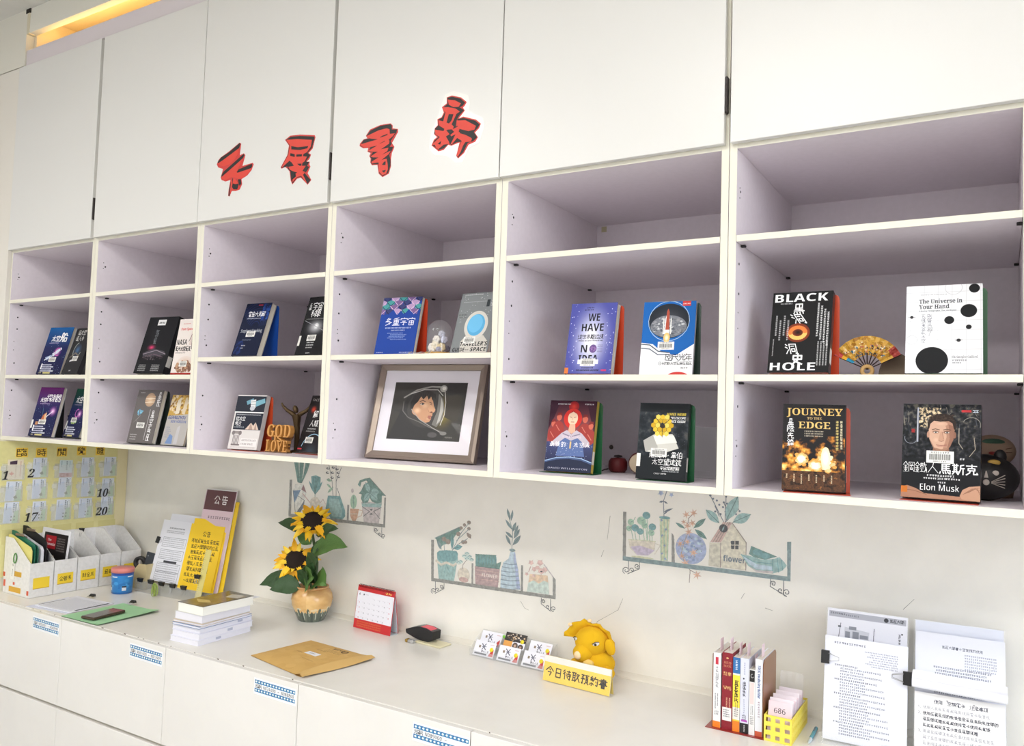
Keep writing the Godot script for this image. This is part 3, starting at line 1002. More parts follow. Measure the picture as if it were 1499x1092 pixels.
	for k in 5:
		var x := 0.02 + k * 0.118
		part(t, "pocket", cube(Vector3(x - 0.01, -0.508, 0.0052), Vector3(x + 0.085, -0.44, 0.0056)), mat(rgb(212, 203, 140), 0.25))


func stickers() -> void:
	var ink: Array[Color] = []
	for c in DECAL_INK:
		ink.append(rgb(c[0], c[1], c[2]).lerp(rgb(226, 228, 224), 0.30))
	var names: Array[String] = ["flat wall sticker of cacti and pots on a painted shelf, behind the sunflowers", "flat wall sticker of a blue pot and a striped bottle on a painted shelf", "flat wall sticker of a birdhouse and a blue round vase on a painted shelf"]
	for i in 3:
		var list: Array = [DECAL_A, DECAL_B, DECAL_C][i]
		var b: Array = [DECAL_A_BOX, DECAL_B_BOX, DECAL_C_BOX][i]
		var w: float = b[2] - b[0]
		var h: float = b[3] - b[1]
		var c := Canvas.new(int(w * 1200.0), int(h * 1200.0), Color(0.6, 0.65, 0.65, 0.0))
		c.trace(list, ink)
		if i == 1:
			c.text("FLOWER", (-1.149 - b[0]) * 1200.0, (b[3] + 0.459) * 1200.0, 16, rgb(232, 224, 216), "Droid Sans", 700, 0, 86.0)
		if i == 2:
			c.text("flower", (-0.206 - b[0]) * 1200.0, (b[3] + 0.2885) * 1200.0, 22, rgb(120, 132, 142), "Droid Sans", 700, 0, 86.0)
			# the shell lies over the end of the word
			for e in list:
				if e[0] == 10 and e[1] == "P" and e[2].size() > 24:
					c.shape(e[2], ink[10])
		# watercolour: the paint varies from spot to spot
		var n := noise(70 + i, 0.045, 3)
		for y in c.h:
			for x in c.w:
				var p := c.im.get_pixel(x, y)
				if p.a > 0.5:
					var k := 1.0 + 0.12 * n.get_noise_2d(x, y)
					c.im.set_pixel(x, y, Color(p.r * k, p.g * k, p.b * k, 1.0))
		var m := printed(c.tex(), 0.5)
		m.transparency = BaseMaterial3D.TRANSPARENCY_ALPHA_SCISSOR
		m.alpha_scissor_threshold = 0.5
		var st := tools()
		sheet(st, [[Vector3(0, h, 0), Vector3(w, h, 0)], [Vector3(0, 0, 0), Vector3(w, 0, 0)]], false)
		var o := part(self, "wall_sticker", done(st), m, Transform3D(Basis(), Vector3(b[0], b[1], WALL + 0.0008)))
		tag(o, names[i], "sticker", "shelf stickers on the wall")


func door_letters() -> void:
	var red := mat(rgb(214, 66, 52), 0.5)
	var rim := mat(rgb(200, 60, 56), 0.55)
	var black := mat(rgb(26, 22, 24), 0.5)
	var white := mat(rgb(233, 232, 227), 0.25)
	var looks := {"示": "leftmost red and black cut-out character on the cabinet doors, shaped like slanted strokes", "展": "second red and black cut-out character on the doors, beside the dark finger recess", "書": "third red and black cut-out character on the doors, with many stacked strokes", "新": "rightmost red and black cut-out character on the doors, with a clear white border"}
	for ch in DOOR_GLYPHS:
		var list: Array = DOOR_GLYPHS[ch]
		var t := thing("cut_out_character", looks[ch], "lettering", Transform3D(Basis(), Vector3(0, 0, 0.0211)), "red characters on the doors")
		var layers := {"w": ["backing", 0.0003, white], "o": ["rim", 0.0006, rim], "b": ["black_layer", 0.0010, black], "r": ["face", 0.0014, red], "h": ["black_inset", 0.0018, black]}
		for k in layers:
			if k == "h":
				for e in list:
					if e[0] == k:
						var hole := tools()
						var hp := PackedVector2Array()
						for i in range(0, e[1].size(), 2):
							hp.append(Vector2(e[1][i], e[1][i + 1]) * 0.0001)
						prism(hole, hp, 0.0, layers[k][1])
						part(t, layers[k][0], done(hole), layers[k][2])
				continue
			var st := tools()
			var any := false
			for e in list:
				if e[0] == k:
					var p := PackedVector2Array()
					for i in range(0, e[1].size(), 2):
						p.append(Vector2(e[1][i], e[1][i + 1]) * 0.0001)
					if Geometry2D.triangulate_polygon(p).is_empty():
						print("bad outline ", ch, " ", k)
						continue
					prism(st, p, 0.0, layers[k][1])
					any = true
			if any:
				part(t, layers[k][0], done(st), layers[k][2])
# ---------------------------------------------------------------- books on display
const COVER_W := 360
const COVER_H := 512


func cover(kind: String) -> Texture2D:
	var c := Canvas.new(COVER_W, COVER_H, Color.BLACK, kind.hash() % 1000)
	var W := COVER_W
	var H := COVER_H
	var white := rgb(240, 240, 240)
	match kind:
		"journey":
			c.rect(0, 0, W, H, rgb(30, 28, 30))
			c.drift(0, 190, 360, 322, 5, 0.013, [rgb(30, 28, 30), rgb(40, 32, 30), rgb(92, 58, 34), rgb(190, 122, 48), rgb(236, 178, 84), rgb(250, 222, 150)], 0.55, 0.30)
			c.drift(0, 400, 360, 112, 9, 0.02, [rgb(34, 26, 24), rgb(60, 42, 32), rgb(96, 62, 40), rgb(70, 48, 36), rgb(150, 96, 52)])
			for e in [[250, 340, 66, 84], [190, 366, 46, 34], [110, 330, 40, 40]]:
				for k in 10:
					c.clouds(e[0], e[1], e[2] * (1.0 - k * 0.08), e[3] * (1.0 - k * 0.08), 10, 14, [rgb(214, 148, 60).lerp(rgb(255, 252, 232), k / 9.0)])
			c.soft(246, 320, 26, 66, rgb(255, 255, 250), rgb(255, 240, 190), 10)
			c.text("JOURNEY", W * 0.5, 66, 42, rgb(222, 184, 108), "Droid Serif", 700, 1, 318.0)
			c.text("TO THE", W * 0.5, 92, 14, rgb(214, 182, 120), "Droid Serif", 700, 1, 84.0)
			c.text("EDGE", W * 0.5, 146, 40, rgb(226, 190, 116), "Droid Serif", 700, 1, 180.0)
			c.han("星際先鋒", 26, 88, 38, white, 1.3, 1.1, true)
			for k in 3:
				c.small(125, 160 + k * 14, 110, 7, rgb(190, 180, 160))
			c.small_down(302, 96, 15, 170, rgb(216, 196, 120))
			c.small_down(326, 96, 13, 176, rgb(226, 216, 180))
			for k in 7:
				c.small_down(24 + k * 42, 420, 8, 30 + (k * 13) % 30, rgb(226, 206, 170))
			c.rect(352, 0, 8, H, rgb(44, 40, 40))
		"portrait":
			c.rect(0, 0, W, H, rgb(22, 24, 28))
			# workshop of pipes and lamps
			c.drift(0, 0, 360, 300, 21, 0.03, [rgb(12, 13, 16), rgb(22, 24, 28), rgb(34, 36, 42), rgb(56, 56, 58), rgb(100, 96, 86)], -0.35)
			c.drift(70, 20, 110, 110, 23, 0.05, [rgb(30, 28, 28), rgb(120, 104, 82), rgb(206, 184, 146), rgb(246, 232, 200)], 0.0, 0.42)
			for k in 30:
				var x := c.rng.randf() * W
				var y := c.rng.randf() * 120.0
				c.line([x, y, x + c.rng.randf_range(-12, 12), y + c.rng.randf_range(10, 70)], c.rng.randf_range(1, 4), [rgb(70, 74, 82), rgb(116, 112, 106), rgb(46, 50, 60), rgb(150, 142, 128)][k % 4])
			c.rect(66, 20, 10, 190, rgb(120, 124, 136))
			c.rect(69, 20, 3, 190, rgb(210, 214, 222))
			c.rect(42, 140, 16, 20, rgb(150, 44, 46))
			c.ring(40, 190, 30, 3, rgb(140, 144, 154), 0.6, 3.4)
			c.ring(318, 110, 40, 3, rgb(150, 146, 136), 3.6, 6.6)
			c.line([262, 130, 262, 210, 280, 240], 4, rgb(160, 152, 138))
			c.line([330, 180, 336, 240, 310, 280], 3, rgb(170, 160, 142))
			# a man in a dark top, lit from one side
			c.shape([40, 340, 120, 292, 150, 262, 214, 262, 250, 292, 330, 336, 360, 420, 360, 512, 0, 512, 0, 410], rgb(20, 21, 25))
			c.shape([146, 226, 216, 226, 222, 276, 182, 296, 142, 276], rgb(140, 102, 84))
			c.shape([122, 130, 126, 104, 140, 84, 182, 74, 224, 84, 238, 106, 242, 140, 238, 190, 222, 232, 200, 254, 182, 258, 162, 254, 142, 232, 126, 190], rgb(206, 166, 142))
			c.shape([186, 84, 224, 88, 238, 106, 242, 140, 238, 190, 222, 232, 200, 254, 186, 256, 196, 220, 206, 180, 204, 130], rgb(176, 132, 110))
			c.shape([214, 110, 240, 120, 240, 180, 224, 228, 208, 246, 220, 190], rgb(148, 106, 88))
			c.shape([128, 190, 142, 232, 162, 254, 182, 258, 204, 252, 222, 232, 214, 236, 182, 246, 150, 238], rgb(160, 120, 100))
			c.soft(158, 196, 22, 20, rgb(222, 184, 160), rgb(206, 166, 142), 8)
			c.soft(176, 108, 34, 14, rgb(220, 182, 158), rgb(206, 166, 142), 8)
			c.shape([118, 148, 116, 104, 130, 72, 160, 54, 200, 52, 232, 66, 248, 98, 246, 146, 238, 132, 232, 104, 214, 92, 176, 96, 146, 92, 130, 108, 126, 132], rgb(44, 34, 30))
			c.drift(124, 56, 116, 34, 31, 0.06, [rgb(34, 27, 24), rgb(52, 40, 34), rgb(74, 58, 48)], 0.0, 0.5)
			c.ell(121, 168, 6, 18, rgb(186, 142, 120))
			c.ell(243, 168, 6, 18, rgb(140, 100, 84))
			for q in [[156, 0], [208, 1]]:
				c.ell(q[0], 153, 17, 9, rgb(176, 134, 112) if q[1] == 0 else rgb(146, 104, 86))
				c.ell(q[0], 155, 11, 4, rgb(214, 204, 196))
				c.ell(q[0], 155, 4, 4, rgb(56, 60, 60))
				c.line([q[0] - 12, 151, q[0], 149, q[0] + 12, 152], 2, rgb(70, 50, 42))
				c.line([q[0] - 17, 141, q[0] - 2, 136, q[0] + 17, 141], 4, rgb(92, 68, 54))
			c.shape([178, 150, 186, 150, 196, 194, 190, 200, 172, 200, 168, 194], rgb(196, 152, 128))
			c.line([170, 200, 182, 204, 194, 199], 3, rgb(138, 96, 80))
			c.line([186, 152, 192, 190], 3, rgb(160, 116, 96))
			c.line([160, 223, 182, 226, 206, 222], 4, rgb(140, 84, 76))
			c.line([166, 230, 182, 232, 200, 229], 3, rgb(184, 132, 114))
			# forearms and hands along the bottom edge
			c.shape([0, 456, 30, 448, 70, 462, 110, 486, 360, 496, 360, 512, 0, 512], rgb(168, 122, 98))
			c.shape([270, 488, 282, 456, 310, 438, 360, 430, 360, 512, 280, 506], rgb(190, 146, 120))
			for k in 4:
				c.line([284 + k * 8, 480 - k * 4, 322 + k * 8, 448 - k * 2, 358, 440 + k * 12], 2, rgb(140, 98, 78))
			c.line([0, 470, 60, 474, 120, 492], 3, rgb(130, 90, 72))
			c.rect(0, 452, 30, 34, rgb(196, 112, 44))
			c.han("鋼鐵人", 6, 320, 54, white, 0.75, 1.06)
			c.han("馬斯克", 178, 322, 54, white, 1.7, 1.07)
			c.small(120, 384, 130, 10, white)
			c.small(104, 400, 168, 9, white)
			c.small(170, 420, 40, 8, white)
			c.text("Elon Musk", 178, 468, 32, white, "Droid Sans", 400, 1, 178.0)
			c.rect(272, 30, 44, 12, rgb(190, 56, 60))
			c.small(322, 30, 34, 14, rgb(220, 232, 246))
			c.small(268, 290, 26, 10, white)
		"lastastro":
			c.fade(0, 0, W, 300, rgb(62, 34, 48), rgb(176, 88, 88))
			c.fade(0, 300, W, 212, rgb(72, 78, 122), rgb(34, 38, 58))
			c.shape([0, 0, 80, 0, 40, 120, 0, 220], rgb(58, 30, 46))
			c.shape([W, 0, 280, 0, 320, 120, W, 240], rgb(62, 30, 44))
			for p in [[40, 170, 0.9], [80, 120, 1.0], [282, 130, 1.05], [330, 180, 0.9]]:
				c.ell(p[0], p[1] + 90 * p[2], 44 * p[2], 60 * p[2], rgb(160, 62, 56))
				c.ell(p[0], p[1], 20 * p[2], 28 * p[2], rgb(206, 106, 86))
				c.shape([p[0] - 22, p[1] - 6, p[0] - 10, p[1] - 32, p[0] + 16, p[1] - 30, p[0] + 22, p[1] - 4, p[0] + 8, p[1] - 16], rgb(130, 46, 44))
				c.line([p[0] - 20, p[1] + 60, p[0] + 10, p[1] + 100], 6, rgb(206, 120, 104))
			c.soft(186, 42, 40, 38, rgb(206, 58, 46), rgb(150, 36, 40), 10)
			c.ell(186, 130, 70, 72, rgb(206, 50, 42))
			c.ell(186, 128, 38, 50, rgb(238, 206, 176))
			c.shape([166, 170, 208, 170, 214, 224, 186, 240, 158, 224], rgb(222, 176, 150))
			c.shape([150, 100, 186, 80, 222, 100, 214, 92, 186, 70, 158, 92], rgb(176, 36, 34))
			for s in [-1.0, 1.0]:
				c.line([186 + s * 8, 122, 186 + s * 24, 118], 4, rgb(140, 90, 76))
			c.line([186, 128, 182, 142], 3, rgb(200, 150, 124))
			c.line([174, 156, 198, 156], 5, rgb(172, 84, 76))
			c.shape([110, 236, 150, 214, 186, 244, 222, 214, 266, 236, 330, 300, 330, 330, 40, 330, 46, 296], rgb(196, 186, 196))
			c.shape([100, 300, 140, 270, 186, 290, 236, 270, 276, 300, 300, 400, 80, 400], rgb(92, 112, 160))
			c.line([120, 240, 186, 262, 252, 240], 8, rgb(140, 130, 150))
			c.rect(180, 296, 12, 50, rgb(220, 190, 130))
			c.shape([0, 440, 90, 414, 186, 406, 280, 414, W, 440, W, 512, 0, 512], rgb(74, 92, 130))
			c.shape([0, 452, 90, 428, 186, 420, 280, 428, W, 454, W, 512, 0, 512], rgb(40, 46, 68))
			c.line([0, 440, 90, 414, 186, 406, 280, 414, W, 440], 5, rgb(168, 196, 226))
			c.specks(0, 300, W, 120, 70, 4, rgb(220, 226, 240))
			c.text("TAPON", 186, 270, 14, rgb(220, 200, 210), "Droid Sans", 400, 1, 150.0)
			c.han("最後的", 26, 300, 34, white, 1.6, 1.3)
			c.han("太空人", 212, 300, 34, white, 1.6, 1.3)
			c.small(60, 22, 100, 9, white)
			c.small(270, 20, 70, 10, white)
			c.text("DAVID WELLINGTON", 180, 494, 11, rgb(190, 190, 204), "Droid Sans", 400, 1, 300.0)
		"webb":
			c.rect(0, 0, W, H, rgb(30, 34, 38))
			c.drift(0, 60, 360, 300, 41, 0.012, [rgb(28, 32, 36), rgb(32, 37, 42), rgb(46, 52, 58), rgb(84, 82, 80)])
			c.specks(0, 60, W, 330, 60, 3, rgb(120, 126, 132))
			c.text("JAMES WEBB", 336, 82, 17, rgb(214, 190, 70), "Droid Sans", 700, 2, 140.0, 0.15)
			c.text("SPACE TELESCOPE", 336, 106, 15, white, "Droid Sans", 700, 2, 176.0, 0.15)
			c.text("SCIENCE GUIDE", 336, 129, 15, white, "Droid Sans", 700, 2, 146.0, 0.15)
			c.shape([40, 256, 120, 210, 250, 206, 300, 300, 180, 340, 60, 330], rgb(208, 206, 198))
			c.shape([40, 256, 120, 210, 150, 300, 60, 330], rgb(176, 174, 168))
			c.shape([110, 220, 260, 215, 286, 262, 140, 280], rgb(232, 230, 222))
			for r in range(-2, 3):
				for q in range(-2, 3):
					if absi(q + r) > 2 or (q == 0 and r == 0):
						continue
					var hx := 172.0 + (q + r * 0.5) * 33.0
					var hy := 150.0 + r * 28.0
					var p := PackedVector2Array()
					for k in 6:
						p.append(Vector2(hx + cos(TAU * k / 6.0 + 0.5236) * 18.0, hy + sin(TAU * k / 6.0 + 0.5236) * 18.0))
					c.poly(p, [rgb(226, 190, 56), rgb(206, 164, 40), rgb(240, 210, 96)][absi(q * 2 + r) % 3])
			c.line([172, 150, 110, 90], 4, rgb(60, 50, 40))
			c.line([172, 150, 240, 96], 4, rgb(60, 50, 40))
			c.line([172, 150, 176, 230], 4, rgb(60, 50, 40))
			c.ell(176, 156, 18, 14, rgb(52, 44, 38))
			c.han("詹姆斯", 92, 326, 40, white, 1.25, 1.06)
			c.han("·韋伯", 208, 326, 40, white, 1.5, 1.02)
			c.han("太空望遠鏡", 114, 374, 40, white, 1.25, 1.06)
			c.han("宇宙探測的新", 176, 424, 22, white, 1.8, 1.05)
			c.small(190, 452, 120, 7, rgb(190, 194, 198))
			c.text("CREF", 132, 478, 10, rgb(210, 210, 210), "Droid Sans", 400, 0, 44.0)
			c.small(182, 468, 40, 9, white)
		"archaeo":
			c.rect(0, 0, W, H, rgb(218, 213, 210))
			c.rect(0, 10, W, 150, rgb(44, 48, 58))
			c.shape([230, 60, 340, 30, 356, 70, 250, 110], rgb(120, 170, 186))
			c.shape([120, 60, 200, 30, 214, 60, 140, 96], rgb(112, 160, 178))
			c.shape([170, 50, 236, 40, 246, 120, 190, 128], rgb(224, 224, 224))
			c.ell(210, 126, 30, 22, rgb(196, 198, 204))
			c.line([176, 66, 240, 60], 4, rgb(90, 96, 104))
			c.line([180, 92, 242, 86], 4, rgb(90, 96, 104))
			c.rect(18, 172, W - 18, 158, rgb(40, 44, 56))
			c.rect(0, 160, W, 9, white)
			c.small(32, 184, 300, 9, rgb(220, 222, 226))
			c.han("捉太空", 32, 206, 40, white, 1.5, 1.0)
			c.han("考古", 32, 252, 40, white, 1.5, 1.0)
			c.small(34, 302, 120, 10, rgb(200, 204, 210))
			c.shape([170, 326, 230, 262, 262, 290, 286, 256, 336, 326], rgb(216, 196, 180))
			c.shape([230, 262, 262, 326, 210, 326], rgb(176, 150, 138))
			c.shape([286, 256, 310, 326, 280, 326], rgb(176, 150, 138))
			c.rect(24, 344, 110, 26, rgb(150, 142, 140))
			c.ell(38, 362, 20, 20, rgb(128, 120, 120))
			c.ell(120, 362, 20, 20, rgb(128, 120, 120))
			for k in 5:
				c.rect(40 + k * 17, 380, 10, 90, rgb(140, 132, 132))
			c.rect(32, 466, 104, 14, rgb(120, 112, 112))
			c.rect(144, 410, 200, 74, rgb(232, 228, 226))
			c.text("ARCHAEOLOGY", 152, 436, 17, rgb(130, 118, 118), "Droid Serif", 400, 0, 180.0)
			c.text("FROM SPACE", 152, 470, 17, rgb(130, 118, 118), "Droid Serif", 400, 0, 150.0)
			c.small(32, 492, 300, 6, rgb(140, 130, 130))
		"human":
			c.rect(0, 0, W, H, rgb(32, 28, 30))
			c.text("FACE", 30, 52, 22, rgb(190, 180, 180), "Droid Sans", 400, 0, 90.0)
			c.soft(80, 130, 60, 50, rgb(196, 60, 40), rgb(32, 28, 30), 16)
			c.han("解", 100, 140, 60, white, 1.6)
			c.han("人類", 84, 226, 56, white, 1.4, 1.1)
			c.small(70, 300, 120, 9, white)
			c.small(60, 322, 130, 9, rgb(200, 200, 200))
			c.ring(200, 500, 150, 8, rgb(150, 190, 216), 3.4, 6.0)
			c.soft(200, 520, 140, 120, rgb(60, 70, 80), rgb(32, 30, 34), 12)
			c.rect(10, 480, 60, 12, rgb(196, 60, 70))
		"atlas":
			c.rect(0, 0, W, H, rgb(104, 99, 98))
			c.soft(196, 96, 70, 66, rgb(226, 202, 170), rgb(180, 150, 124), 12)
			for k in 4:
				c.line([132, 70 + k * 18, 262, 62 + k * 18], 6, [rgb(204, 170, 140), rgb(236, 220, 196)][k % 2])
			c.clouds(90, 220, 40, 30, 30, 10, [rgb(110, 170, 200), rgb(96, 130, 160), rgb(140, 196, 216)])
			c.line([30, 320, 110, 250, 60, 300, 130, 330], 2, rgb(160, 156, 156))
			c.han("星座", 294, 20, 66, white, 1.0, 1.1, true, 0.8)
			c.han("星空圖鑑", 254, 200, 66, white, 1.2, 1.12, true, 0.8)
			c.line([230, 190, 230, 480], 3, white)
			for k in 3:
				c.small(28, 430 + k * 22, 90, 9, rgb(210, 208, 206))
			c.small(40, 24, 60, 8, rgb(200, 198, 196))
		"cosmag":
			c.rect(0, 0, W, H, rgb(184, 180, 176))
			c.shape([0, 0, W, 0, W, 190, 0, 220], rgb(196, 160, 84))
			c.clouds(170, 90, 180, 100, 130, 24, [rgb(206, 166, 84), rgb(168, 128, 60), rgb(226, 206, 160), rgb(216, 200, 176), rgb(140, 104, 56)])
			c.shape([100, 60, 150, 20, 170, 190, 110, 200], rgb(226, 216, 196))
			c.shape([220, 30, 270, 50, 260, 200, 210, 190], rgb(220, 204, 176))
			c.text("GUANGZHOU", 16, 248, 34, rgb(60, 76, 140), "Droid Sans", 700, 0, 270.0, 0.2)
			c.text("NEW HORIZON", 70, 286, 26, rgb(96, 110, 166), "Droid Sans", 700, 0, 240.0, 0.2)
			c.shape([60, 500, 110, 400, 160, 420, 170, 500], rgb(120, 146, 190))
			c.shape([200, 330, 240, 310, 250, 500, 190, 500], rgb(196, 194, 196))
			for k in 6:
				c.small(24, 330 + k * 20, 60 + (k * 17) % 40, 8, rgb(120, 130, 160))
		"probe", "greenprobe", "ship":
			var top: Color = {"probe": rgb(104, 30, 106), "greenprobe": rgb(24, 92, 66), "ship": rgb(20, 92, 156)}[kind]
			c.fade(0, 0, W, 230, top, rgb(30, 36, 84))
			c.fade(0, 230, W, 282, rgb(30, 36, 84), rgb(26, 28, 66))
			c.specks(0, 180, W, 320, 70, 5, rgb(170, 190, 226))
			var spark := Vector2(280, 250) if kind == "probe" else Vector2(220, 270)
			c.soft(spark.x, spark.y, 60, 56, rgb(250, 190, 236), rgb(70, 36, 100), 16)
			c.line([spark.x - 80, spark.y + 60, spark.x, spark.y], 9, rgb(226, 222, 236))
			if kind == "probe":
				c.shape([120, 360, 150, 290, 190, 262, 206, 330, 190, 380, 130, 380], rgb(190, 110, 70))
				c.shape([170, 290, 196, 262, 206, 340, 180, 370], rgb(226, 190, 150))
				c.line([140, 300, 124, 220], 5, rgb(90, 130, 150))
				c.rect(60, 360, 40, 34, rgb(196, 140, 96))
				c.han("太空", 44, 110, 48, white, 2.0, 1.0)
				c.han("探測器", 134, 74, 76, white, 1.35, 0.94)
			elif kind == "greenprobe":
				c.ring(170, 260, 40, 10, rgb(206, 110, 190), 0.4, 5.0)
				c.han("太空", 60, 84, 70, white, 2.0, 1.0)
				c.han("中", 200, 80, 74, white, 1.8, 1.0)
				c.clouds(150, 350, 60, 20, 30, 14, [rgb(120, 160, 90), rgb(170, 196, 110)])
			else:
				c.shape([150, 290, 260, 220, 280, 240, 180, 320], rgb(206, 214, 226))
				c.shape([60, 330, 150, 300, 160, 330, 90, 360], rgb(150, 170, 200))
				c.line([60, 360, 130, 320], 10, rgb(226, 230, 236))
				c.ring(230, 270, 40, 8, rgb(200, 96, 170), 1.0, 5.6)
				c.han("太空", 74, 92, 62, white, 2.0, 1.02)
				c.han("船", 206, 60, 96, white, 2.0, 1.0)
				c.small(80, 162, 120, 6, rgb(200, 210, 226))
			c.small(54, 170, 150, 7, rgb(210, 190, 220))
			for k in 4:
				c.rect(46, 404 + k * 22, 150 + (k * 37) % 60, 12, rgb(216, 218, 228))
				c.small(50, 406 + k * 22, 140, 8, rgb(80, 84, 130))
			c.rect(40, 396, 16, 60, white)
			c.small(40, 490, 40, 11, rgb(236, 226, 160))
			c.rect(100, 488, 110, 16, rgb(206, 196, 130))
		"station":
			c.rect(0, 0, W, H, rgb(28, 28, 32))
			c.han("驚太空", 40, 24, 56, rgb(206, 206, 200), 1.6, 1.05)
			c.han("奇人中", 40, 90, 56, rgb(206, 206, 200), 1.6, 1.05)
			c.soft(170, 250, 80, 70, rgb(60, 100, 140), rgb(36, 44, 60), 14)
			c.ring(170, 250, 84, 12, rgb(150, 156, 150), 0.3, 4.4)
			c.line([60, 330, 150, 280, 250, 320], 14, rgb(120, 110, 96))
			c.line([90, 370, 200, 350], 20, rgb(214, 214, 216))
			c.small(150, 470, 40, 12, white)
		"blackbox":
			c.rect(0, 0, W, H, rgb(26, 26, 30))
			c.rect(120, 26, 96, 52, rgb(226, 226, 226))
			c.text("ABYSS", 168, 62, 16, rgb(50, 50, 50), "Droid Sans", 700, 1, 70.0)
			c.han("亞空間", 128, 120, 40, rgb(130, 134, 140), 0.9, 1.1, true)
			c.soft(130, 280, 56, 30, rgb(216, 60, 110), rgb(60, 30, 44), 12)
			c.shape([40, 330, 160, 290, 300, 316, 330, 350, 200, 360, 60, 366], rgb(70, 66, 74))
			c.line([50, 340, 200, 306, 320, 340], 6, rgb(150, 140, 150))
			c.line([60, 372, 180, 340, 300, 368], 4, rgb(126, 100, 116))
			c.clouds(190, 370, 140, 24, 40, 12, [rgb(58, 50, 56), rgb(86, 76, 82), rgb(44, 40, 46)])
			for k in 4:
				c.small(40, 436 + k * 16, 90, 7, rgb(200, 200, 200))
				c.small(196, 436 + k * 16, 100, 7, rgb(200, 200, 200))
		"nasa":
			c.rect(0, 0, W, H, rgb(230, 221, 216))
			c.shape([220, 20, 300, 60, 280, 250, 200, 240], rgb(214, 196, 190))
			c.line([280, 30, 190, 210], 7, rgb(96, 70, 74))
			c.line([220, 90, 250, 280], 9, rgb(60, 50, 54))
			c.text("from Space", 40, 104, 24, rgb(206, 80, 80), "Droid Sans", 700, 0, 180.0)
			c.small(60, 40, 110, 8, rgb(206, 110, 104))
			c.text("NASA", 14, 238, 48, rgb(24, 22, 24), "Droid Sans", 700, 0, 150.0)
			c.han("9大太空任務", 6, 254, 44, rgb(24, 22, 24), 2.2, 0.98, false, 0.9)
			c.small(16, 308, 150, 11, rgb(60, 54, 56))
			c.soft(190, 420, 130, 76, rgb(206, 176, 150), rgb(226, 212, 204), 14)
			c.clouds(180, 440, 130, 50, 70, 22, [rgb(150, 112, 90), rgb(190, 150, 120), rgb(120, 84, 70)])
			c.rect(0, 496, W, 16, rgb(170, 50, 44))
		"hawking":
			c.rect(0, 0, W, H, rgb(18, 26, 52))
			for k in 9:
				c.ring(210, 240, 60 + k * 26, 5, rgb(26, 44, 96), 3.4 + k * 0.05, 6.1)
			c.clouds(300, 90, 60, 90, 50, 22, [rgb(28, 54, 120), rgb(22, 36, 80), rgb(36, 70, 140)])
			c.clouds(60, 430, 60, 60, 40, 24, [rgb(26, 48, 104), rgb(20, 32, 70)])
			c.rect(176, 14, 60, 10, rgb(196, 50, 60))
			c.han("霍金大見解", 66, 84, 48, white, 1.5, 0.98)
			c.small(64, 146, 200, 10, rgb(210, 216, 230))
			c.text("Stephen Hawking", 180, 286, 30, rgb(196, 200, 206), "Droid Sans", 400, 1, 300.0)
			c.small(90, 356, 130, 9, rgb(130, 140, 160))
			c.small(100, 410, 60, 10, white)
			c.small(100, 434, 40, 10, white)
		"science":
			c.rect(0, 0, W, H, rgb(24, 24, 27))
			c.soft(180, 270, 150, 90, rgb(190, 190, 194), rgb(34, 34, 38), 22)
			c.soft(186, 262, 30, 26, rgb(255, 255, 255), rgb(200, 200, 204), 8)
			c.line([20, 210, 340, 320], 5, rgb(150, 150, 156))
			c.han("圖解", 30, 58, 28, white, 1.4, 1.1, true)
			c.han("宇宙", 76, 50, 64, white, 1.4, 1.0)
			c.han("科學", 76, 120, 60, white, 1.4, 1.0)
			c.small(30, 194, 250, 7, rgb(150, 150, 150))
			for k in 3:
				c.small(120, 400 + k * 22, 90, 9, white)
			c.small(140, 490, 50, 9, white)
		"multi":
			c.rect(0, 0, W, H, rgb(26, 64, 150))
			for k in 4:
				for j in 5:
					var x := 36.0 + j * 76.0 - (k % 2) * 38.0
					var y := 20.0 + k * 38.0
					c.shape([x - 38, y - 20, x, y - 34, x + 38, y - 20, x + 30, y + 22, x, y + 8, x - 30, y + 22], [rgb(52, 60, 110), rgb(176, 146, 186), rgb(70, 150, 150), rgb(120, 92, 140)][(k + j) % 4])
					c.line([x - 38, y - 18, x, y + 20, x + 38, y - 18], 5, [rgb(34, 30, 56), rgb(210, 186, 206)][(k + j) % 2])
			c.shape([70, 150, 110, 110, 150, 160, 180, 120, 216, 160, 250, 110, 300, 150, 270, 172, 90, 172], rgb(26, 64, 150))
			c.han("多重宇宙", 52, 186, 66, rgb(226, 226, 238), 1.3, 1.06)
			c.small(62, 272, 240, 11, rgb(206, 214, 236))
			c.small(120, 294, 130, 10, rgb(190, 200, 226))
			for k in 5:
				c.small(90 + (k * 29) % 40, 320 + k * 14, 150, 7, rgb(150, 170, 216))
			c.small(20, 490, 60, 9, rgb(206, 214, 236))
			c.small(230, 490, 100, 9, rgb(206, 214, 236))
		"traveler":
			c.rect(0, 0, W, H, rgb(128, 132, 134))
			c.specks(0, 0, W, 260, 60, 5, rgb(224, 226, 228))
			c.small(30, 12, 180, 7, rgb(220, 222, 224))
			c.small(30, 76, 260, 6, rgb(196, 200, 202))
			c.rect(262, 66, 30, 60, rgb(54, 60, 64))
			c.han("中空", 306, 60, 30, rgb(226, 226, 224), 1.2, 1.1, true)
			c.small(10, 184, 80, 10, rgb(64, 68, 70))
			c.small(10, 206, 90, 7, rgb(90, 94, 96))
			c.shape([90, 512, 80, 420, 120, 370, 290, 370, 340, 420, 350, 512], rgb(204, 200, 192))
			c.ell(200, 282, 112, 122, rgb(210, 206, 198))
			c.ell(200, 280, 84, 92, rgb(92, 170, 216))
			c.ell(190, 268, 70, 76, rgb(112, 188, 230))
			c.text("TRAVELER'S", 210, 456, 34, rgb(28, 30, 32), "Droid Sans", 700, 1, 260.0, 0.12)
			c.text("GUIDE", 16, 502, 32, rgb(28, 30, 32), "Droid Sans", 700, 0, 120.0, 0.12)
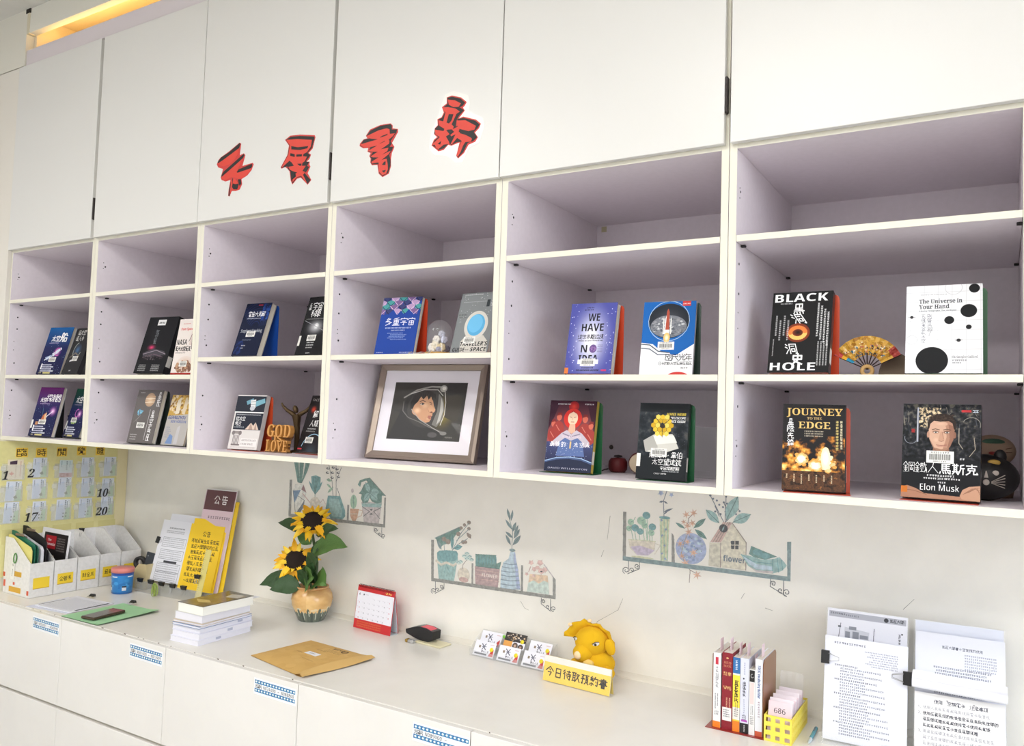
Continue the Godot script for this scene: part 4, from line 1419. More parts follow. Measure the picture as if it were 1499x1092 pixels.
			c.text("SPACE", 192, 502, 32, rgb(28, 30, 32), "Droid Sans", 700, 0, 150.0, 0.12)
			c.small(146, 484, 36, 9, rgb(60, 60, 60))
		"wehave":
			c.rect(0, 0, W, H, rgb(78, 82, 158))
			c.soft(180, 270, 190, 330, rgb(244, 243, 250), rgb(78, 82, 158), 40)
			c.specks(0, 0, 70, H, 26, 7, rgb(214, 216, 244))
			c.specks(290, 0, 70, H, 30, 7, rgb(206, 208, 240))
			c.text("WE", 190, 132, 54, rgb(24, 22, 30), "Droid Sans", 700, 1, 92.0)
			c.text("HAVE", 186, 206, 54, rgb(24, 22, 30), "Droid Sans", 700, 1, 172.0)
			c.text("N", 112, 360, 54, rgb(24, 22, 30), "Droid Sans", 700, 0, 48.0)
			c.ell(206, 334, 28, 30, rgb(110, 84, 140))
			c.clouds(206, 334, 20, 20, 14, 8, [rgb(150, 110, 170), rgb(84, 66, 120)])
			c.text("IDEA", 176, 434, 54, rgb(24, 22, 30), "Droid Sans", 700, 1, 150.0)
			c.rect(96, 412, 160, 32, rgb(232, 230, 246))
			c.han("這世界難捉摸", 78, 230, 33, rgb(24, 22, 30), 1.4, 1.0)
			c.small(86, 272, 190, 8, rgb(40, 38, 50))
			c.small(126, 28, 60, 10, rgb(30, 30, 50))
			c.small(108, 44, 70, 10, rgb(30, 30, 50))
			for k in 5:
				c.small(240, 306 + k * 12, 40, 5, rgb(80, 76, 100))
			c.text("A GUIDE TO", 176, 476, 11, rgb(24, 22, 30), "Droid Sans", 700, 1, 90.0, 0.15)
			c.text("THE UNKNOWN UNIVERSE", 178, 494, 12, rgb(24, 22, 30), "Droid Sans", 700, 1, 176.0, 0.15)
			c.rect(284, 482, 40, 12, rgb(206, 60, 110))
			c.rect(0, 470, 30, 42, rgb(214, 120, 60))
		"inch":
			c.rect(0, 0, W, H, rgb(16, 98, 178))
			c.soft(180, 138, 142, 122, rgb(74, 78, 86), rgb(30, 36, 46), 14)
			c.ell(180, 176, 124, 78, rgb(120, 124, 132))
			for k in 160:
				var a := c.rng.randf() * TAU
				var d := sqrt(c.rng.randf())
				c.ell(180 + cos(a) * d * 116, 178 + sin(a) * d * 70, c.rng.randf_range(3, 13), c.rng.randf_range(2, 7), [rgb(150, 152, 156), rgb(104, 108, 116), rgb(196, 198, 202), rgb(84, 88, 96), rgb(134, 136, 142)][k % 5])
			c.ring(180, 138, 140, 4, rgb(180, 206, 226))
			c.shape([0, 290, 80, 300, 140, 350, 240, 380, W, 300, W, 512, 0, 512], rgb(240, 241, 243))
			for k in 4:
				c.line([0, 300 + k * 14, 60, 306 + k * 14, 120, 350 + k * 12, 200, 360 + k * 6], 7, [rgb(70, 80, 94), rgb(240, 241, 243), rgb(96, 104, 118), rgb(236, 238, 240)][k])
			c.shape([150, 230, 156, 120, 168, 80, 180, 120, 186, 230], rgb(236, 236, 236))
			c.shape([160, 200, 164, 70, 172, 50, 182, 74, 186, 200], rgb(176, 80, 60))
			c.rect(142, 120, 8, 110, rgb(226, 226, 222))
			c.rect(192, 120, 8, 110, rgb(226, 226, 222))
			c.soft(172, 256, 22, 36, rgb(255, 246, 220), rgb(236, 190, 110), 10)
			c.rect(268, 0, 56, 34, rgb(204, 50, 46))
			c.small(272, 14, 48, 9, white)
			c.han("咫尺光年", 172, 368, 46, rgb(22, 24, 28), 1.4, 0.98)
			c.han("日本的新太空發展與戰略", 128, 424, 20, rgb(30, 32, 36), 1.5, 1.02)
			c.small(280, 460, 50, 10, rgb(60, 60, 64))
			c.soft(264, 536, 80, 44, rgb(206, 60, 54), rgb(206, 60, 54), 2)
		"blackhole":
			c.rect(0, 0, W, H, rgb(16, 16, 18))
			c.text("BLACK", 14, 62, 50, white, "Droid Sans", 700, 0, 318.0)
			c.soft(170, 258, 82, 74, rgb(30, 14, 8), rgb(16, 16, 18), 4)
			for k in 26:
				var a := TAU * k / 26.0
				c.soft(166 + cos(a) * 46, 262 + sin(a) * 36, 26, 24, rgb(238, 146, 62) if sin(a) > -0.2 else rgb(196, 92, 40), rgb(120, 46, 22), 6)
			for k in 26:
				var a := TAU * k / 26.0
				c.ell(166 + cos(a) * 44, 262 + sin(a) * 34, 13, 12, rgb(252, 190, 104) if sin(a) > 0.1 else rgb(226, 124, 58))
			c.soft(168, 260, 26, 20, rgb(24, 8, 4), rgb(92, 34, 18), 8)
			c.han("黑", 130, 74, 66, white, 1.6)
			c.han("洞", 150, 142, 60, white, 1.4, 1.0, false, 1.1, -0.7)
			c.han("洞", 110, 330, 64, white, 1.4, 1.0, false, 1.0, -0.3)
			c.han("史", 142, 394, 66, white, 2.2)
			c.text("HOLE", 14, 498, 48, white, "Droid Sans", 700, 0, 268.0)
			for k in 4:
				c.small_down(274 + k * 20, 76 + k * 20, 12, 210, rgb(226, 226, 226))
			for k in 4:
				c.small_down(28 + k * 24, 150 + (k % 2) * 30, 11, 130, rgb(210, 210, 210))
			c.small_down(20, 300, 7, 110, rgb(190, 190, 190))
			for k in 4:
				c.small_down(286 + k * 17, 320, 9, 150, rgb(206, 206, 206))
			c.small(50, 70, 70, 7, rgb(190, 190, 190))
		"universe":
			c.rect(0, 0, W, H, rgb(236, 237, 240))
			for k in 9:
				c.rect(0, 40 + k * 56, W, 2, rgb(206, 208, 212))
			for k in 6:
				c.rect(20 + k * 66, 0, 2, H, rgb(212, 214, 218))
			c.ring(226, 18, 40, 2, rgb(190, 192, 196))
			c.ring(30, 320, 26, 2, rgb(190, 192, 196))
			for e in [[322, 26, 25, 26], [296, 156, 38, 38], [206, 208, 23, 23], [296, 250, 13, 13], [250, 325, 10, 9], [28, 186, 8, 8], [126, 440, 76, 78]]:
				c.ell(e[0], e[1], e[2], e[3], rgb(20, 21, 24))
			c.line([10, 186, 46, 186], 1.5, rgb(80, 80, 84))
			c.line([232, 325, 268, 325], 1.5, rgb(80, 80, 84))
			c.text("The Universe in", 62, 106, 24, rgb(58, 60, 66), "Droid Serif", 700, 0, 204.0)
			c.text("Your Hand", 62, 138, 24, rgb(58, 60, 66), "Droid Serif", 700, 0, 144.0)
			c.text("A Journey Through Space, Time, and Beyond", 62, 154, 8, rgb(120, 124, 130), "Droid Serif", 400, 0, 176.0)
			c.small(70, 52, 130, 6, rgb(150, 152, 158))
			c.han("別管黑洞了", 102, 170, 23, rgb(84, 88, 100), 1.0, 1.1, true)
			c.han("跟著霍金上太空", 74, 170, 22, rgb(100, 104, 116), 1.0, 1.1, true)
			c.text("Christophe Galfard", 336, 426, 12, rgb(130, 132, 138), "Droid Serif", 400, 2, 116.0)
			c.small(222, 436, 70, 8, rgb(110, 112, 118))
			c.small(222, 450, 40, 7, rgb(120, 122, 128))
	return c.tex()


func barcode() -> StandardMaterial3D:
	if not cache.has("barcode"):
		var c := Canvas.new(150, 84, rgb(232, 231, 226), 5)
		c.small(24, 6, 100, 11, rgb(70, 70, 70))
		var x := 16.0
		while x < 132.0:
			var k := c.rng.randf_range(1.5, 4.5)
			c.rect(x, 22, k, 40, rgb(44, 44, 44))
			x += k + c.rng.randf_range(1.5, 4.0)
		c.small(36, 68, 78, 9, rgb(80, 80, 80))
		cache["barcode"] = printed(c.tex(), 0.4)
	return cache["barcode"]


const SHORT := {"journey": "launch cloud book", "portrait": "man's portrait biography", "lastastro": "red-haired astronaut novel", "webb": "telescope book", "archaeo": "satellite and pyramids book", "human": "pale planet rim book", "atlas": "grey star atlas", "cosmag": "grey and gold magazine", "probe": "purple space book", "greenprobe": "green topped space book", "ship": "bright blue space book", "station": "space station book", "blackbox": "thick tall black book", "nasa": "cream book with the black title", "hawking": "navy book", "science": "white star burst book", "multi": "royal blue book", "traveler": "blue visor book", "wehave": "lilac and white book", "inch": "launching shuttle book", "blackhole": "orange glowing ring book", "universe": "white black-dotted book"}

# id, x, z, yaw, w, h, tilt, shelf height, thickness, colour of the side towards us (or pages), colour of the book end, barcode place (u, v), label
const ON_SHOW := [
	["journey", 0.117, -0.018, 0.17, 0.147, 0.215, 0.21, 0.0, 0.026, [34, 30, 30], [198, 70, 34], [], "black book with a burning launch cloud and a gold title"],
	["portrait", 0.380, -0.045, -0.04, 0.160, 0.220, 0.19, 0.0, 0.030, [26, 26, 30], [190, 66, 40], [0.32, 0.50], "dark biography with a man's face and a barcode on its cover"],
	["lastastro", -0.599, -0.106, 0.07, 0.151, 0.216, 0.19, 0.0, 0.020, [206, 178, 70], [24, 92, 54], [], "novel showing a red-haired astronaut above a blue planet"],
	["webb", -0.292, -0.077, 0.03, 0.142, 0.212, 0.14, 0.0, 0.018, [34, 38, 42], [34, 96, 60], [0.28, 0.595], "dark book with a gold hexagon mirror telescope on its cover"],
	["archaeo", -2.003, -0.100, 0.08, 0.150, 0.215, 0.21, 0.0, 0.022, [206, 202, 200], [200, 74, 40], [], "grey book with a satellite and pyramids on its cover"],
	["human", -1.698, -0.165, -0.14, 0.148, 0.223, 0.30, 0.0, 0.022, [220, 216, 210], [196, 92, 78], [0.24, 0.74], "black book with a pale planet rim, partly behind the cabinet side"],
	["atlas", -2.580, -0.055, 0.09, 0.151, 0.229, 0.22, 0.0, 0.020, [196, 192, 190], [40, 50, 46], [0.24, 0.62], "grey star atlas with a ringed planet in its top half"],
	["cosmag", -2.405, -0.092, -0.01, 0.148, 0.213, 0.23, 0.0, 0.010, [190, 186, 180], [36, 38, 40], [], "grey and gold magazine leaning next to the grey star atlas"],
	["probe", -3.300, -0.033, 0.15, 0.154, 0.235, 0.24, 0.0, 0.018, [196, 196, 206], [28, 28, 30], [0.30, 0.66], "purple and blue space book with a probe on its cover"],
	["greenprobe", -3.163, -0.115, -0.06, 0.148, 0.234, 0.26, 0.0, 0.018, [196, 196, 206], [44, 52, 48], [0.24, 0.60], "green topped space book, partly behind the cabinet side"],
	["ship", -3.322, -0.064, 0.13, 0.160, 0.237, 0.28, 0.2877, 0.018, [196, 200, 210], [40, 46, 60], [0.36, 0.64], "bright blue space book with a flying spacecraft on its cover"],
	["station", -3.119, -0.067, -0.08, 0.148, 0.228, 0.31, 0.2877, 0.020, [40, 40, 44], [30, 30, 32], [0.36, 0.62], "black space station book next to the bright blue space book"],
	["blackbox", -2.566, -0.059, 0.10, 0.174, 0.257, 0.29, 0.2877, 0.030, [30, 30, 33], [30, 30, 32], [], "thick tall black book with a silver label patch near its top"],
	["nasa", -2.330, -0.066, 0.01, 0.148, 0.234, 0.16, 0.2877, 0.018, [226, 220, 214], [44, 44, 48], [0.30, 0.76], "cream book with a bold black title, beside the thick black book"],
	["hawking", -1.970, -0.069, 0.05, 0.134, 0.223, 0.32, 0.355, 0.026, [206, 198, 182], [24, 74, 160], [0.34, 0.54], "navy book with a grey author name held by a blue book end"],
	["science", -1.626, -0.066, -0.07, 0.148, 0.230, 0.28, 0.355, 0.020, [40, 40, 42], [36, 36, 38], [0.30, 0.66], "black book with a white star burst on its cover"],
	["multi", -1.252, -0.070, 0.10, 0.157, 0.207, 0.24, 0.355, 0.016, [200, 190, 184], [196, 62, 32], [], "royal blue book with a feather pattern across its top"],
	["traveler", -0.935, -0.071, -0.06, 0.148, 0.207, 0.28, 0.355, 0.018, [150, 150, 150], [204, 66, 60], [0.30, 0.74], "grey book with a blue helmet visor on its cover"],
	["wehave", -0.520, -0.069, 0.06, 0.145, 0.217, 0.22, 0.2877, 0.026, [216, 212, 208], [206, 66, 30], [0.33, 0.79], "lilac and white book with a large black English title"],
	["inch", -0.285, -0.070, 0.11, 0.148, 0.212, 0.19, 0.2877, 0.014, [214, 214, 216], [34, 58, 48], [0.32, 0.555], "blue and white book with a launching shuttle before the moon"],
	["blackhole", 0.066, -0.068, -0.01, 0.149, 0.220, 0.26, 0.2877, 0.028, [22, 22, 24], [204, 70, 34], [], "black book with an orange glowing ring between large white letters"],
	["universe", 0.385, -0.072, 0.03, 0.160, 0.220, 0.24, 0.2877, 0.024, [222, 222, 226], [44, 108, 64], [], "white book dotted with black circles on a thin grid"],
]


func shelf_books() -> void:
	for e in ON_SHOW:
		var w: float = e[4]
		var h: float = e[5]
		var tilt: float = e[6]
		var th: float = e[8]
		var base: float = e[7] + 0.0017
		var at := turned(Vector3(e[1], base + th * sin(tilt), e[2]), e[3], tilt)
		var t := thing("book", e[12], "book", at, "new books on display")
		var side: Color = rgb(e[9][0], e[9][1], e[9][2])
		var spine_right: bool = side.get_luminance() < 0.5 or e[0] == "lastastro" or e[0] == "archaeo"
		part(t, "front_cover", board(w, h, 0.0012), satin(cover(e[0])))
		part(t, "back_cover", cube(Vector3(0, 0, -th), Vector3(w, h, -th + 0.0012)), mat(side.lerp(rgb(90, 90, 96), 0.3), 0.45))
		var pg := mat(rgb(222, 215, 200), 0.8)
		var a := 0.003 if spine_right else 0.0012
		var b := w - 0.0012 if spine_right else w - 0.003
		part(t, "page_block", cube(Vector3(a, 0.002, -th + 0.0013), Vector3(b, h - 0.002, -0.0013)), pg)
		var sp := mat(side if spine_right else rgb(60, 60, 80), 0.35, 0.0, 0.2)
		var sx := w - 0.0011 if spine_right else 0.0
		part(t, "spine", cube(Vector3(sx, 0, -th + 0.0012), Vector3(sx + 0.0011, h, -0.0012)), sp)
		if e[0] in ["blackhole", "lastastro", "webb", "human", "blackbox", "journey"]:
			var u := w + 0.0001 if spine_right else -0.0004
			part(t, "call_number_label", cube(Vector3(u, h * 0.12, -th + 0.004), Vector3(u + 0.0003, h * 0.3, -0.003)), mat(rgb(228, 226, 220), 0.6))
		if e[0] == "webb" or e[0] == "science" or e[0] == "probe" or e[0] == "greenprobe":
			part(t, "call_number_label", cube(Vector3(0.0, h * 0.16, 0.0001), Vector3(0.011, h * 0.33, 0.0004)), mat(rgb(228, 226, 220), 0.6))
		if e[11].size() == 2:
			var bw := 0.056 if e[0] == "portrait" else 0.046
			part(t, "barcode_label", board(bw, bw * 0.5, 0.0002), barcode(), Transform3D(Basis(), Vector3(w * e[11][0], h * (1.0 - e[11][1]) - bw * 0.5, 0.0004)))
		# the book end: a sheet bent to an L, its foot under the book, its back upright behind it
		var bc: Color = rgb(e[10][0], e[10][1], e[10][2])
		var back: float = h * sin(tilt) + th * cos(tilt) + 0.002
		var up: float = h * cos(tilt) + 0.002
		var x0 := 0.004
		var x1 := w + 0.010
		var yb := Basis(Vector3.UP, e[3])
		var where := Vector3(e[1], e[7] + 0.0002, e[2])
		if e[0] == "probe":
			x1 = w - 0.02
		if e[0] == "portrait":
			x1 = w - 0.003
			x0 = -0.002
		if e[0] == "lastastro" or e[0] == "probe" or e[0] == "atlas":
			x0 = -0.012
		var s := thing("book_end", "%s sheet metal book end behind the %s" % [colour_word(bc), SHORT[e[0]]], "book end", Transform3D(yb, where), "book ends behind the displayed books")
		var m := mat(bc, 0.38, 0.0, 0.4)
		part(s, "foot", cube(Vector3(x0, 0, -back), Vector3(x1, 0.0013, 0.006), 0.0004), m)
		var st := tools()
		var r := 0.012
		prism(st, PackedVector2Array([Vector2(x0, 0.0013), Vector2(x1, 0.0013), Vector2(x1, up - r), Vector2(x1 - r * 0.3, up - r * 0.3), Vector2(x1 - r, up), Vector2(x0 + r, up), Vector2(x0 + r * 0.3, up - r * 0.3), Vector2(x0, up - r)]), -back - 0.0012, -back)
		part(s, "upright", done(st), m)


func colour_word(c: Color) -> String:
	if c.s < 0.32 or c.v < 0.25:
		return "black" if c.v < 0.3 else "grey"
	if c.h < 0.09 or c.h > 0.95:
		return "orange red"
	if c.h < 0.45:
		return "green"
	return "blue"


func satin(t: Texture2D) -> StandardMaterial3D:
	var m := printed(t, 0.5)
	m.metallic_specular = 0.3
	return m
# ---------------------------------------------------------------- ornaments between the books
func shelf_ornaments() -> void:
	picture_frame()
	# word block: two words of fat letters with a small one between
	var wood := mat(rgb(206, 148, 78), 0.5)
	var dark_wood := mat(rgb(110, 78, 50), 0.6)
	var t := thing("word_block", "small gold wooden block carved GOD IS LOVE on the lowest shelf", "ornament", turned(Vector3(-1.822, 0.0003, -0.122), 0.05, 0.1))
	part(t, "base", cube(Vector3(0.0, 0.0, -0.032), Vector3(0.112, 0.006, -0.004), 0.001), dark_wood)
	for e in [["GOD", 0.060, 0.0, 0.118, 0.047], ["IS", 0.042, 0.036, 0.04, 0.024], ["LOVE", 0.005, 0.0, 0.108, 0.043]]:
		var tm := TextMesh.new()
		var f := SystemFont.new()
		f.font_names = PackedStringArray(["Droid Serif"])
		f.font_weight = 700
		tm.font = f
		tm.text = e[0]
		tm.font_size = 64
		tm.pixel_size = 1.0 / 46.0
		tm.depth = 0.5
		tm.horizontal_alignment = HORIZONTAL_ALIGNMENT_LEFT
		tm.vertical_alignment = VERTICAL_ALIGNMENT_TOP
		var b: AABB = tm.get_aabb()
		var sx: float = e[3] / b.size.x
		var base := -60.0 / 46.0
		part(t, "word", tm, wood, Transform3D(Basis(Vector3(sx, 0, 0), Vector3(0, e[4], 0), Vector3(0, 0, 0.044)), Vector3(e[2] - b.position.x * sx, e[1] - base * e[4], -0.014)))
	var st := tools()
	prism(st, PackedVector2Array([Vector2(0.006, 0.006), Vector2(0.1, 0.006), Vector2(0.104, 0.05), Vector2(0.112, 0.062), Vector2(0.108, 0.1), Vector2(0.012, 0.1), Vector2(0.004, 0.064)]), -0.030, -0.026)
	part(t, "backing", done(st), dark_wood)
	# bronze figure with raised arms
	t = thing("bronze_figure", "slim dark bronze figure with both arms raised, behind the gold word block", "figurine", turned(Vector3(-1.757, 0.0003, -0.222), 0.3))
	st = tools()
	lathe(st, PackedVector2Array([Vector2(0.0, 0.0), Vector2(0.026, 0.0), Vector2(0.026, 0.006), Vector2(0.012, 0.009), Vector2(0.0, 0.009)]), 20)
	tube(st, PackedVector3Array([Vector3(0, 0.008, 0), Vector3(0.002, 0.06, 0), Vector3(0, 0.1, 0)]), 0.009, 0.012, 10)
	tube(st, PackedVector3Array([Vector3(0, 0.095, 0), Vector3(-0.002, 0.125, 0), Vector3(-0.004, 0.146, 0)]), 0.0115, 0.019, 10)
	for s in [-1.0, 1.0]:
		tube(st, PackedVector3Array([Vector3(-0.004, 0.132, 0), Vector3(s * 0.018 - 0.004, 0.149, 0), Vector3(s * 0.042 - 0.004, 0.162, 0), Vector3(s * 0.058 - 0.004, 0.178, 0.004), Vector3(s * 0.063 - 0.004, 0.19, 0.006)]), 0.011, 0.003, 8)
	var bronze := mat(rgb(86, 68, 44), 0.4, 0.6)
	part(t, "body", done(st), bronze)
	st = tools()
	blob(st, Vector3.ZERO, Vector3(0.010, 0.016, 0.010))
	part(t, "head", done(st), bronze, Transform3D(Basis(Vector3.BACK, 0.4), Vector3(-0.009, 0.166, 0)))
	glass_dome()
	fan()
	cats()
	# red slippers-like drums and what lies behind the telescope book
	var red := mottled(rgb(120, 16, 24), 81, 0.6, 0.25, 0.12, 30.0)
	t = thing("red_drum", "small dark red patterned drum on the lowest shelf, left of the telescope book", "ornament", turned(Vector3(-0.445, 0.0005, -0.305), 0.55))
	st = tools()
	lathe(st, PackedVector2Array([Vector2(0, 0), Vector2(0.022, 0.001), Vector2(0.029, 0.01), Vector2(0.030, 0.022), Vector2(0.029, 0.034), Vector2(0.022, 0.044), Vector2(0, 0.046)]), 24, Transform3D(Basis(Vector3.RIGHT, 0.0), Vector3.ZERO))
	part(t, "body", done(st), red)
	st = tools()
	lathe(st, PackedVector2Array([Vector2(0, 0.046), Vector2(0.014, 0.048), Vector2(0.012, 0.053), Vector2(0, 0.055)]), 16)
	tube(st, PackedVector3Array([Vector3(-0.03, 0.01, 0), Vector3(-0.042, 0.008, 0.004), Vector3(-0.05, 0.004, 0.006)]), 0.002)
	part(t, "cap", done(st), mat(rgb(40, 20, 22), 0.7))
	t = thing("red_drum", "dark red drum half hidden by the telescope book, pale drumhead facing out", "ornament", turned(Vector3(-0.372, 0.034, -0.300), 0.35))
	st = tools()
	lathe(st, PackedVector2Array([Vector2(0, -0.045), Vector2(0.030, -0.043), Vector2(0.033, 0.0), Vector2(0.031, 0.030), Vector2(0.028, 0.034)]), 24, Transform3D(Basis(Vector3.RIGHT, PI / 2), Vector3.ZERO))
	part(t, "body", done(st), red)
	st = tools()
	lathe(st, PackedVector2Array([Vector2(0.029, 0.0335), Vector2(0.02, 0.0355), Vector2(0, 0.036)]), 24, Transform3D(Basis(Vector3.RIGHT, PI / 2), Vector3.ZERO))
	part(t, "drumhead", done(st), mat(rgb(206, 188, 160), 0.6))
	# small screw knob on the back panel
	t = thing("screw_knob", "small grey screw knob on the back panel of the cabinet", "knob", turned(Vector3(-0.612, 0.066, WALL + 0.0072)))
	st = tools()
	lathe(st, PackedVector2Array([Vector2(0.007, 0.0), Vector2(0.008, 0.003), Vector2(0.005, 0.006), Vector2(0, 0.007)]), 16, Transform3D(Basis(Vector3.RIGHT, PI / 2), Vector3.ZERO))
	part(t, "head", done(st), mat(rgb(110, 100, 96), 0.35, 0.6))
	# clear box at the near end of the same shelf
	t = thing("clear_box", "empty clear acrylic box behind the telescope book", "box", turned(Vector3(-0.17, 0.0003, -0.33), 0.0))
	var clear := glassy(Color(0.94, 0.95, 0.96, 0.1))
	part(t, "front_panel", cube(Vector3(-0.055, 0.0, 0.038), Vector3(0.055, 0.15, 0.040)), clear)
	part(t, "back_panel", cube(Vector3(-0.055, 0.0, -0.040), Vector3(0.055, 0.15, -0.038)), clear)
	for s in [-0.055, 0.053]:
		part(t, "side_panel", cube(Vector3(s, 0.0, -0.0378), Vector3(s + 0.002, 0.15, 0.0378)), clear)
	part(t, "bottom_panel", cube(Vector3(-0.0528, 0.0, -0.0378), Vector3(0.0528, 0.002, 0.0378)), clear)
	# cup behind the purple book
	t = thing("paper_cup", "brown takeaway cup with a pale lid behind the purple space book", "cup", turned(Vector3(-3.255, 0.0003, -0.235)))
	st = tools()
	lathe(st, PackedVector2Array([Vector2(0, 0), Vector2(0.028, 0.0), Vector2(0.038, 0.105), Vector2(0.0365, 0.105), Vector2(0.0, 0.104)]), 28)
	part(t, "body", done(st), mottled(rgb(126, 98, 52), 85, 0.5, 0.2, 0.08, 25.0))
	st = tools()
	lathe(st, PackedVector2Array([Vector2(0.040, 0.104), Vector2(0.041, 0.112), Vector2(0.037, 0.115), Vector2(0.033, 0.128), Vector2(0, 0.129)]), 28)
	part(t, "lid", done(st), mat(rgb(196, 188, 180), 0.4))
	st = tools()
	lathe(st, PackedVector2Array([Vector2(0.0385, 0.097), Vector2(0.0395, 0.104), Vector2(0.0385, 0.1045)]), 28)
	part(t, "band", done(st), mat(rgb(30, 26, 22), 0.6))


func picture_frame() -> void:
	var w := 0.441
	var h := 0.347
	var t := thing("picture_frame", "bronze framed drawing of an astronaut in a clear helmet, leaning on the lowest shelf", "picture frame", turned(Vector3(-1.344, 0.0065, -0.145), 0.08, 0.24))
	var metal := mat(rgb(150, 136, 124), 0.34, 0.55)
	var fw := 0.026
	# four mitred lengths, the inner edge lower than the outer
	for k in 4:
		var a := [Vector2(0, 0), Vector2(w, 0), Vector2(w, h), Vector2(0, h)]
		var b := [Vector2(fw, fw), Vector2(w - fw, fw), Vector2(w - fw, h - fw), Vector2(fw, h - fw)]
		var p: Vector2 = a[k]
		var q: Vector2 = a[(k + 1) % 4]
		var r: Vector2 = b[(k + 1) % 4]
		var s: Vector2 = b[k]
		var m1 := p.lerp(s, 0.35)
		var m2 := q.lerp(r, 0.35)
		var out := Vector3(p.x + q.x - w, p.y + q.y - h, 0).normalized()
		var st := tools()
		quad(st, Vector3(p.x, p.y, -0.002), Vector3(q.x, q.y, -0.002), Vector3(m2.x, m2.y, 0.003), Vector3(m1.x, m1.y, 0.003), Vector3(0, 0, 1) + out * 0.2)
		quad(st, Vector3(m1.x, m1.y, 0.003), Vector3(m2.x, m2.y, 0.003), Vector3(r.x, r.y, -0.004), Vector3(s.x, s.y, -0.004), Vector3(0, 0, 1))
		quad(st, Vector3(p.x, p.y, -0.002), Vector3(q.x, q.y, -0.002), Vector3(q.x, q.y, -0.022), Vector3(p.x, p.y, -0.022), out)
		quad(st, Vector3(s.x, s.y, -0.004), Vector3(r.x, r.y, -0.004), Vector3(r.x, r.y, -0.012), Vector3(s.x, s.y, -0.012), -out)
		part(t, "frame_rail", done(st), metal)
	part(t, "backboard", cube(Vector3(0.003, 0.003, -0.024), Vector3(w - 0.003, h - 0.003, -0.012)), mat(rgb(26, 25, 26), 0.7))
	var pu0 := 0.168 * w
	var pu1 := 0.838 * w
	var pv0 := 0.205 * h
	var pv1 := 0.80 * h
	part(t, "mat_board", cube(Vector3(fw - 0.001, fw - 0.001, -0.012), Vector3(w - fw + 0.001, h - fw + 0.001, -0.0095)), mat(rgb(236, 232, 238), 0.7))
	var c := Canvas.new(620, 436, rgb(46, 45, 42), 3)
	c.rect(0, 0, 620, 436, rgb(50, 48, 44))
	c.soft(450, 230, 130, 170, rgb(140, 124, 44), rgb(50, 48, 44), 18)
	c.shape([450, 110, 560, 90, 600, 130, 580, 300, 470, 260], rgb(58, 53, 44))
	c.shape([460, 0, 620, 0, 620, 110, 560, 80, 470, 100], rgb(36, 35, 34))
	c.shape([0, 220, 90, 210, 200, 240, 420, 360, 500, 390, 470, 436, 0, 436], rgb(38, 37, 37))
	c.shape([0, 220, 80, 230, 20, 400, 0, 410], rgb(56, 54, 48))
	# helmet shell
	c.ell(270, 200, 165, 158, rgb(40, 39, 39))
	c.ell(292, 196, 150, 146, rgb(58, 56, 54))
	c.shape([392, 84, 436, 126, 460, 200, 452, 280, 416, 336, 372, 318, 400, 220], rgb(120, 118, 112))
	c.shape([418, 116, 440, 156, 450, 212, 438, 288, 412, 318, 424, 220], rgb(190, 188, 180))
	# face turned to one side and up
	c.shape([176, 196, 196, 146, 232, 110, 290, 94, 340, 112, 356, 150, 366, 176, 384, 206, 380, 222, 364, 232, 366, 250, 358, 262, 360, 276, 348, 298, 318, 306, 262, 282, 206, 242], rgb(204, 154, 118))
	c.soft(230, 216, 46, 36, rgb(236, 198, 160), rgb(204, 154, 118), 12)
	c.soft(290, 176, 50, 36, rgb(226, 184, 146), rgb(204, 154, 118), 12)
	c.soft(330, 276, 24, 16, rgb(216, 170, 134), rgb(200, 150, 116), 8)
	c.shape([330, 168, 352, 178, 382, 206, 378, 222, 350, 232, 324, 222, 318, 204], rgb(214, 164, 126))
	c.ell(354, 226, 11, 6, rgb(116, 68, 48))
	c.line([322, 206, 330, 222, 346, 230], 3, rgb(160, 108, 80))
	c.ell(262, 166, 19, 9, rgb(196, 176, 160))
	c.ell(268, 164, 8, 8, rgb(58, 50, 46))
	c.line([242, 164, 260, 156, 282, 162], 3, rgb(74, 50, 40))
	c.line([240, 148, 262, 138, 288, 146], 5, rgb(70, 48, 38))
	c.line([324, 150, 344, 158], 5, rgb(90, 62, 48))
	c.line([334, 166, 346, 170], 4, rgb(70, 50, 42))
	c.shape([330, 252, 350, 250, 364, 256, 352, 264, 362, 272, 346, 278, 328, 268], rgb(168, 102, 86))
	c.shape([168, 210, 160, 150, 186, 96, 240, 66, 310, 62, 366, 90, 372, 130, 352, 108, 346, 138, 330, 106, 312, 132, 292, 100, 268, 130, 244, 108, 222, 150, 200, 170, 186, 206], rgb(32, 28, 27))
	for k in 9:
		c.line([190 + k * 20, 80 - (k % 3) * 4, 204 + k * 17, 112 + (k % 2) * 12], 2, rgb(66, 58, 54))
	# rims and reflections of the helmet
	c.line([96, 120, 200, 60, 320, 32, 420, 34], 12, rgb(150, 148, 140))
	c.line([150, 90, 260, 56, 380, 56, 430, 100], 5, rgb(206, 204, 196))
	c.ell(426, 46, 30, 26, rgb(170, 168, 160))
	c.ell(430, 44, 16, 14, rgb(226, 224, 216))
	c.line([100, 150, 104, 220, 160, 270, 260, 300, 360, 340, 480, 372], 7, rgb(108, 106, 102))
	c.line([176, 206, 260, 282, 380, 340, 470, 380], 5, rgb(170, 166, 160))
	c.line([440, 66, 462, 150, 466, 240, 444, 320], 5, rgb(226, 224, 218))
	c.ell(480, 380, 28, 14, rgb(128, 126, 122))
	c.ell(390, 394, 40, 20, rgb(80, 78, 78))
	c.small(500, 404, 60, 9, rgb(150, 148, 140))
	part(t, "drawing", board(pu1 - pu0, pv1 - pv0, 0.001, pu0, pv0), printed(c.tex(), 0.5), Transform3D(Basis(), Vector3(0, 0, -0.0085)))
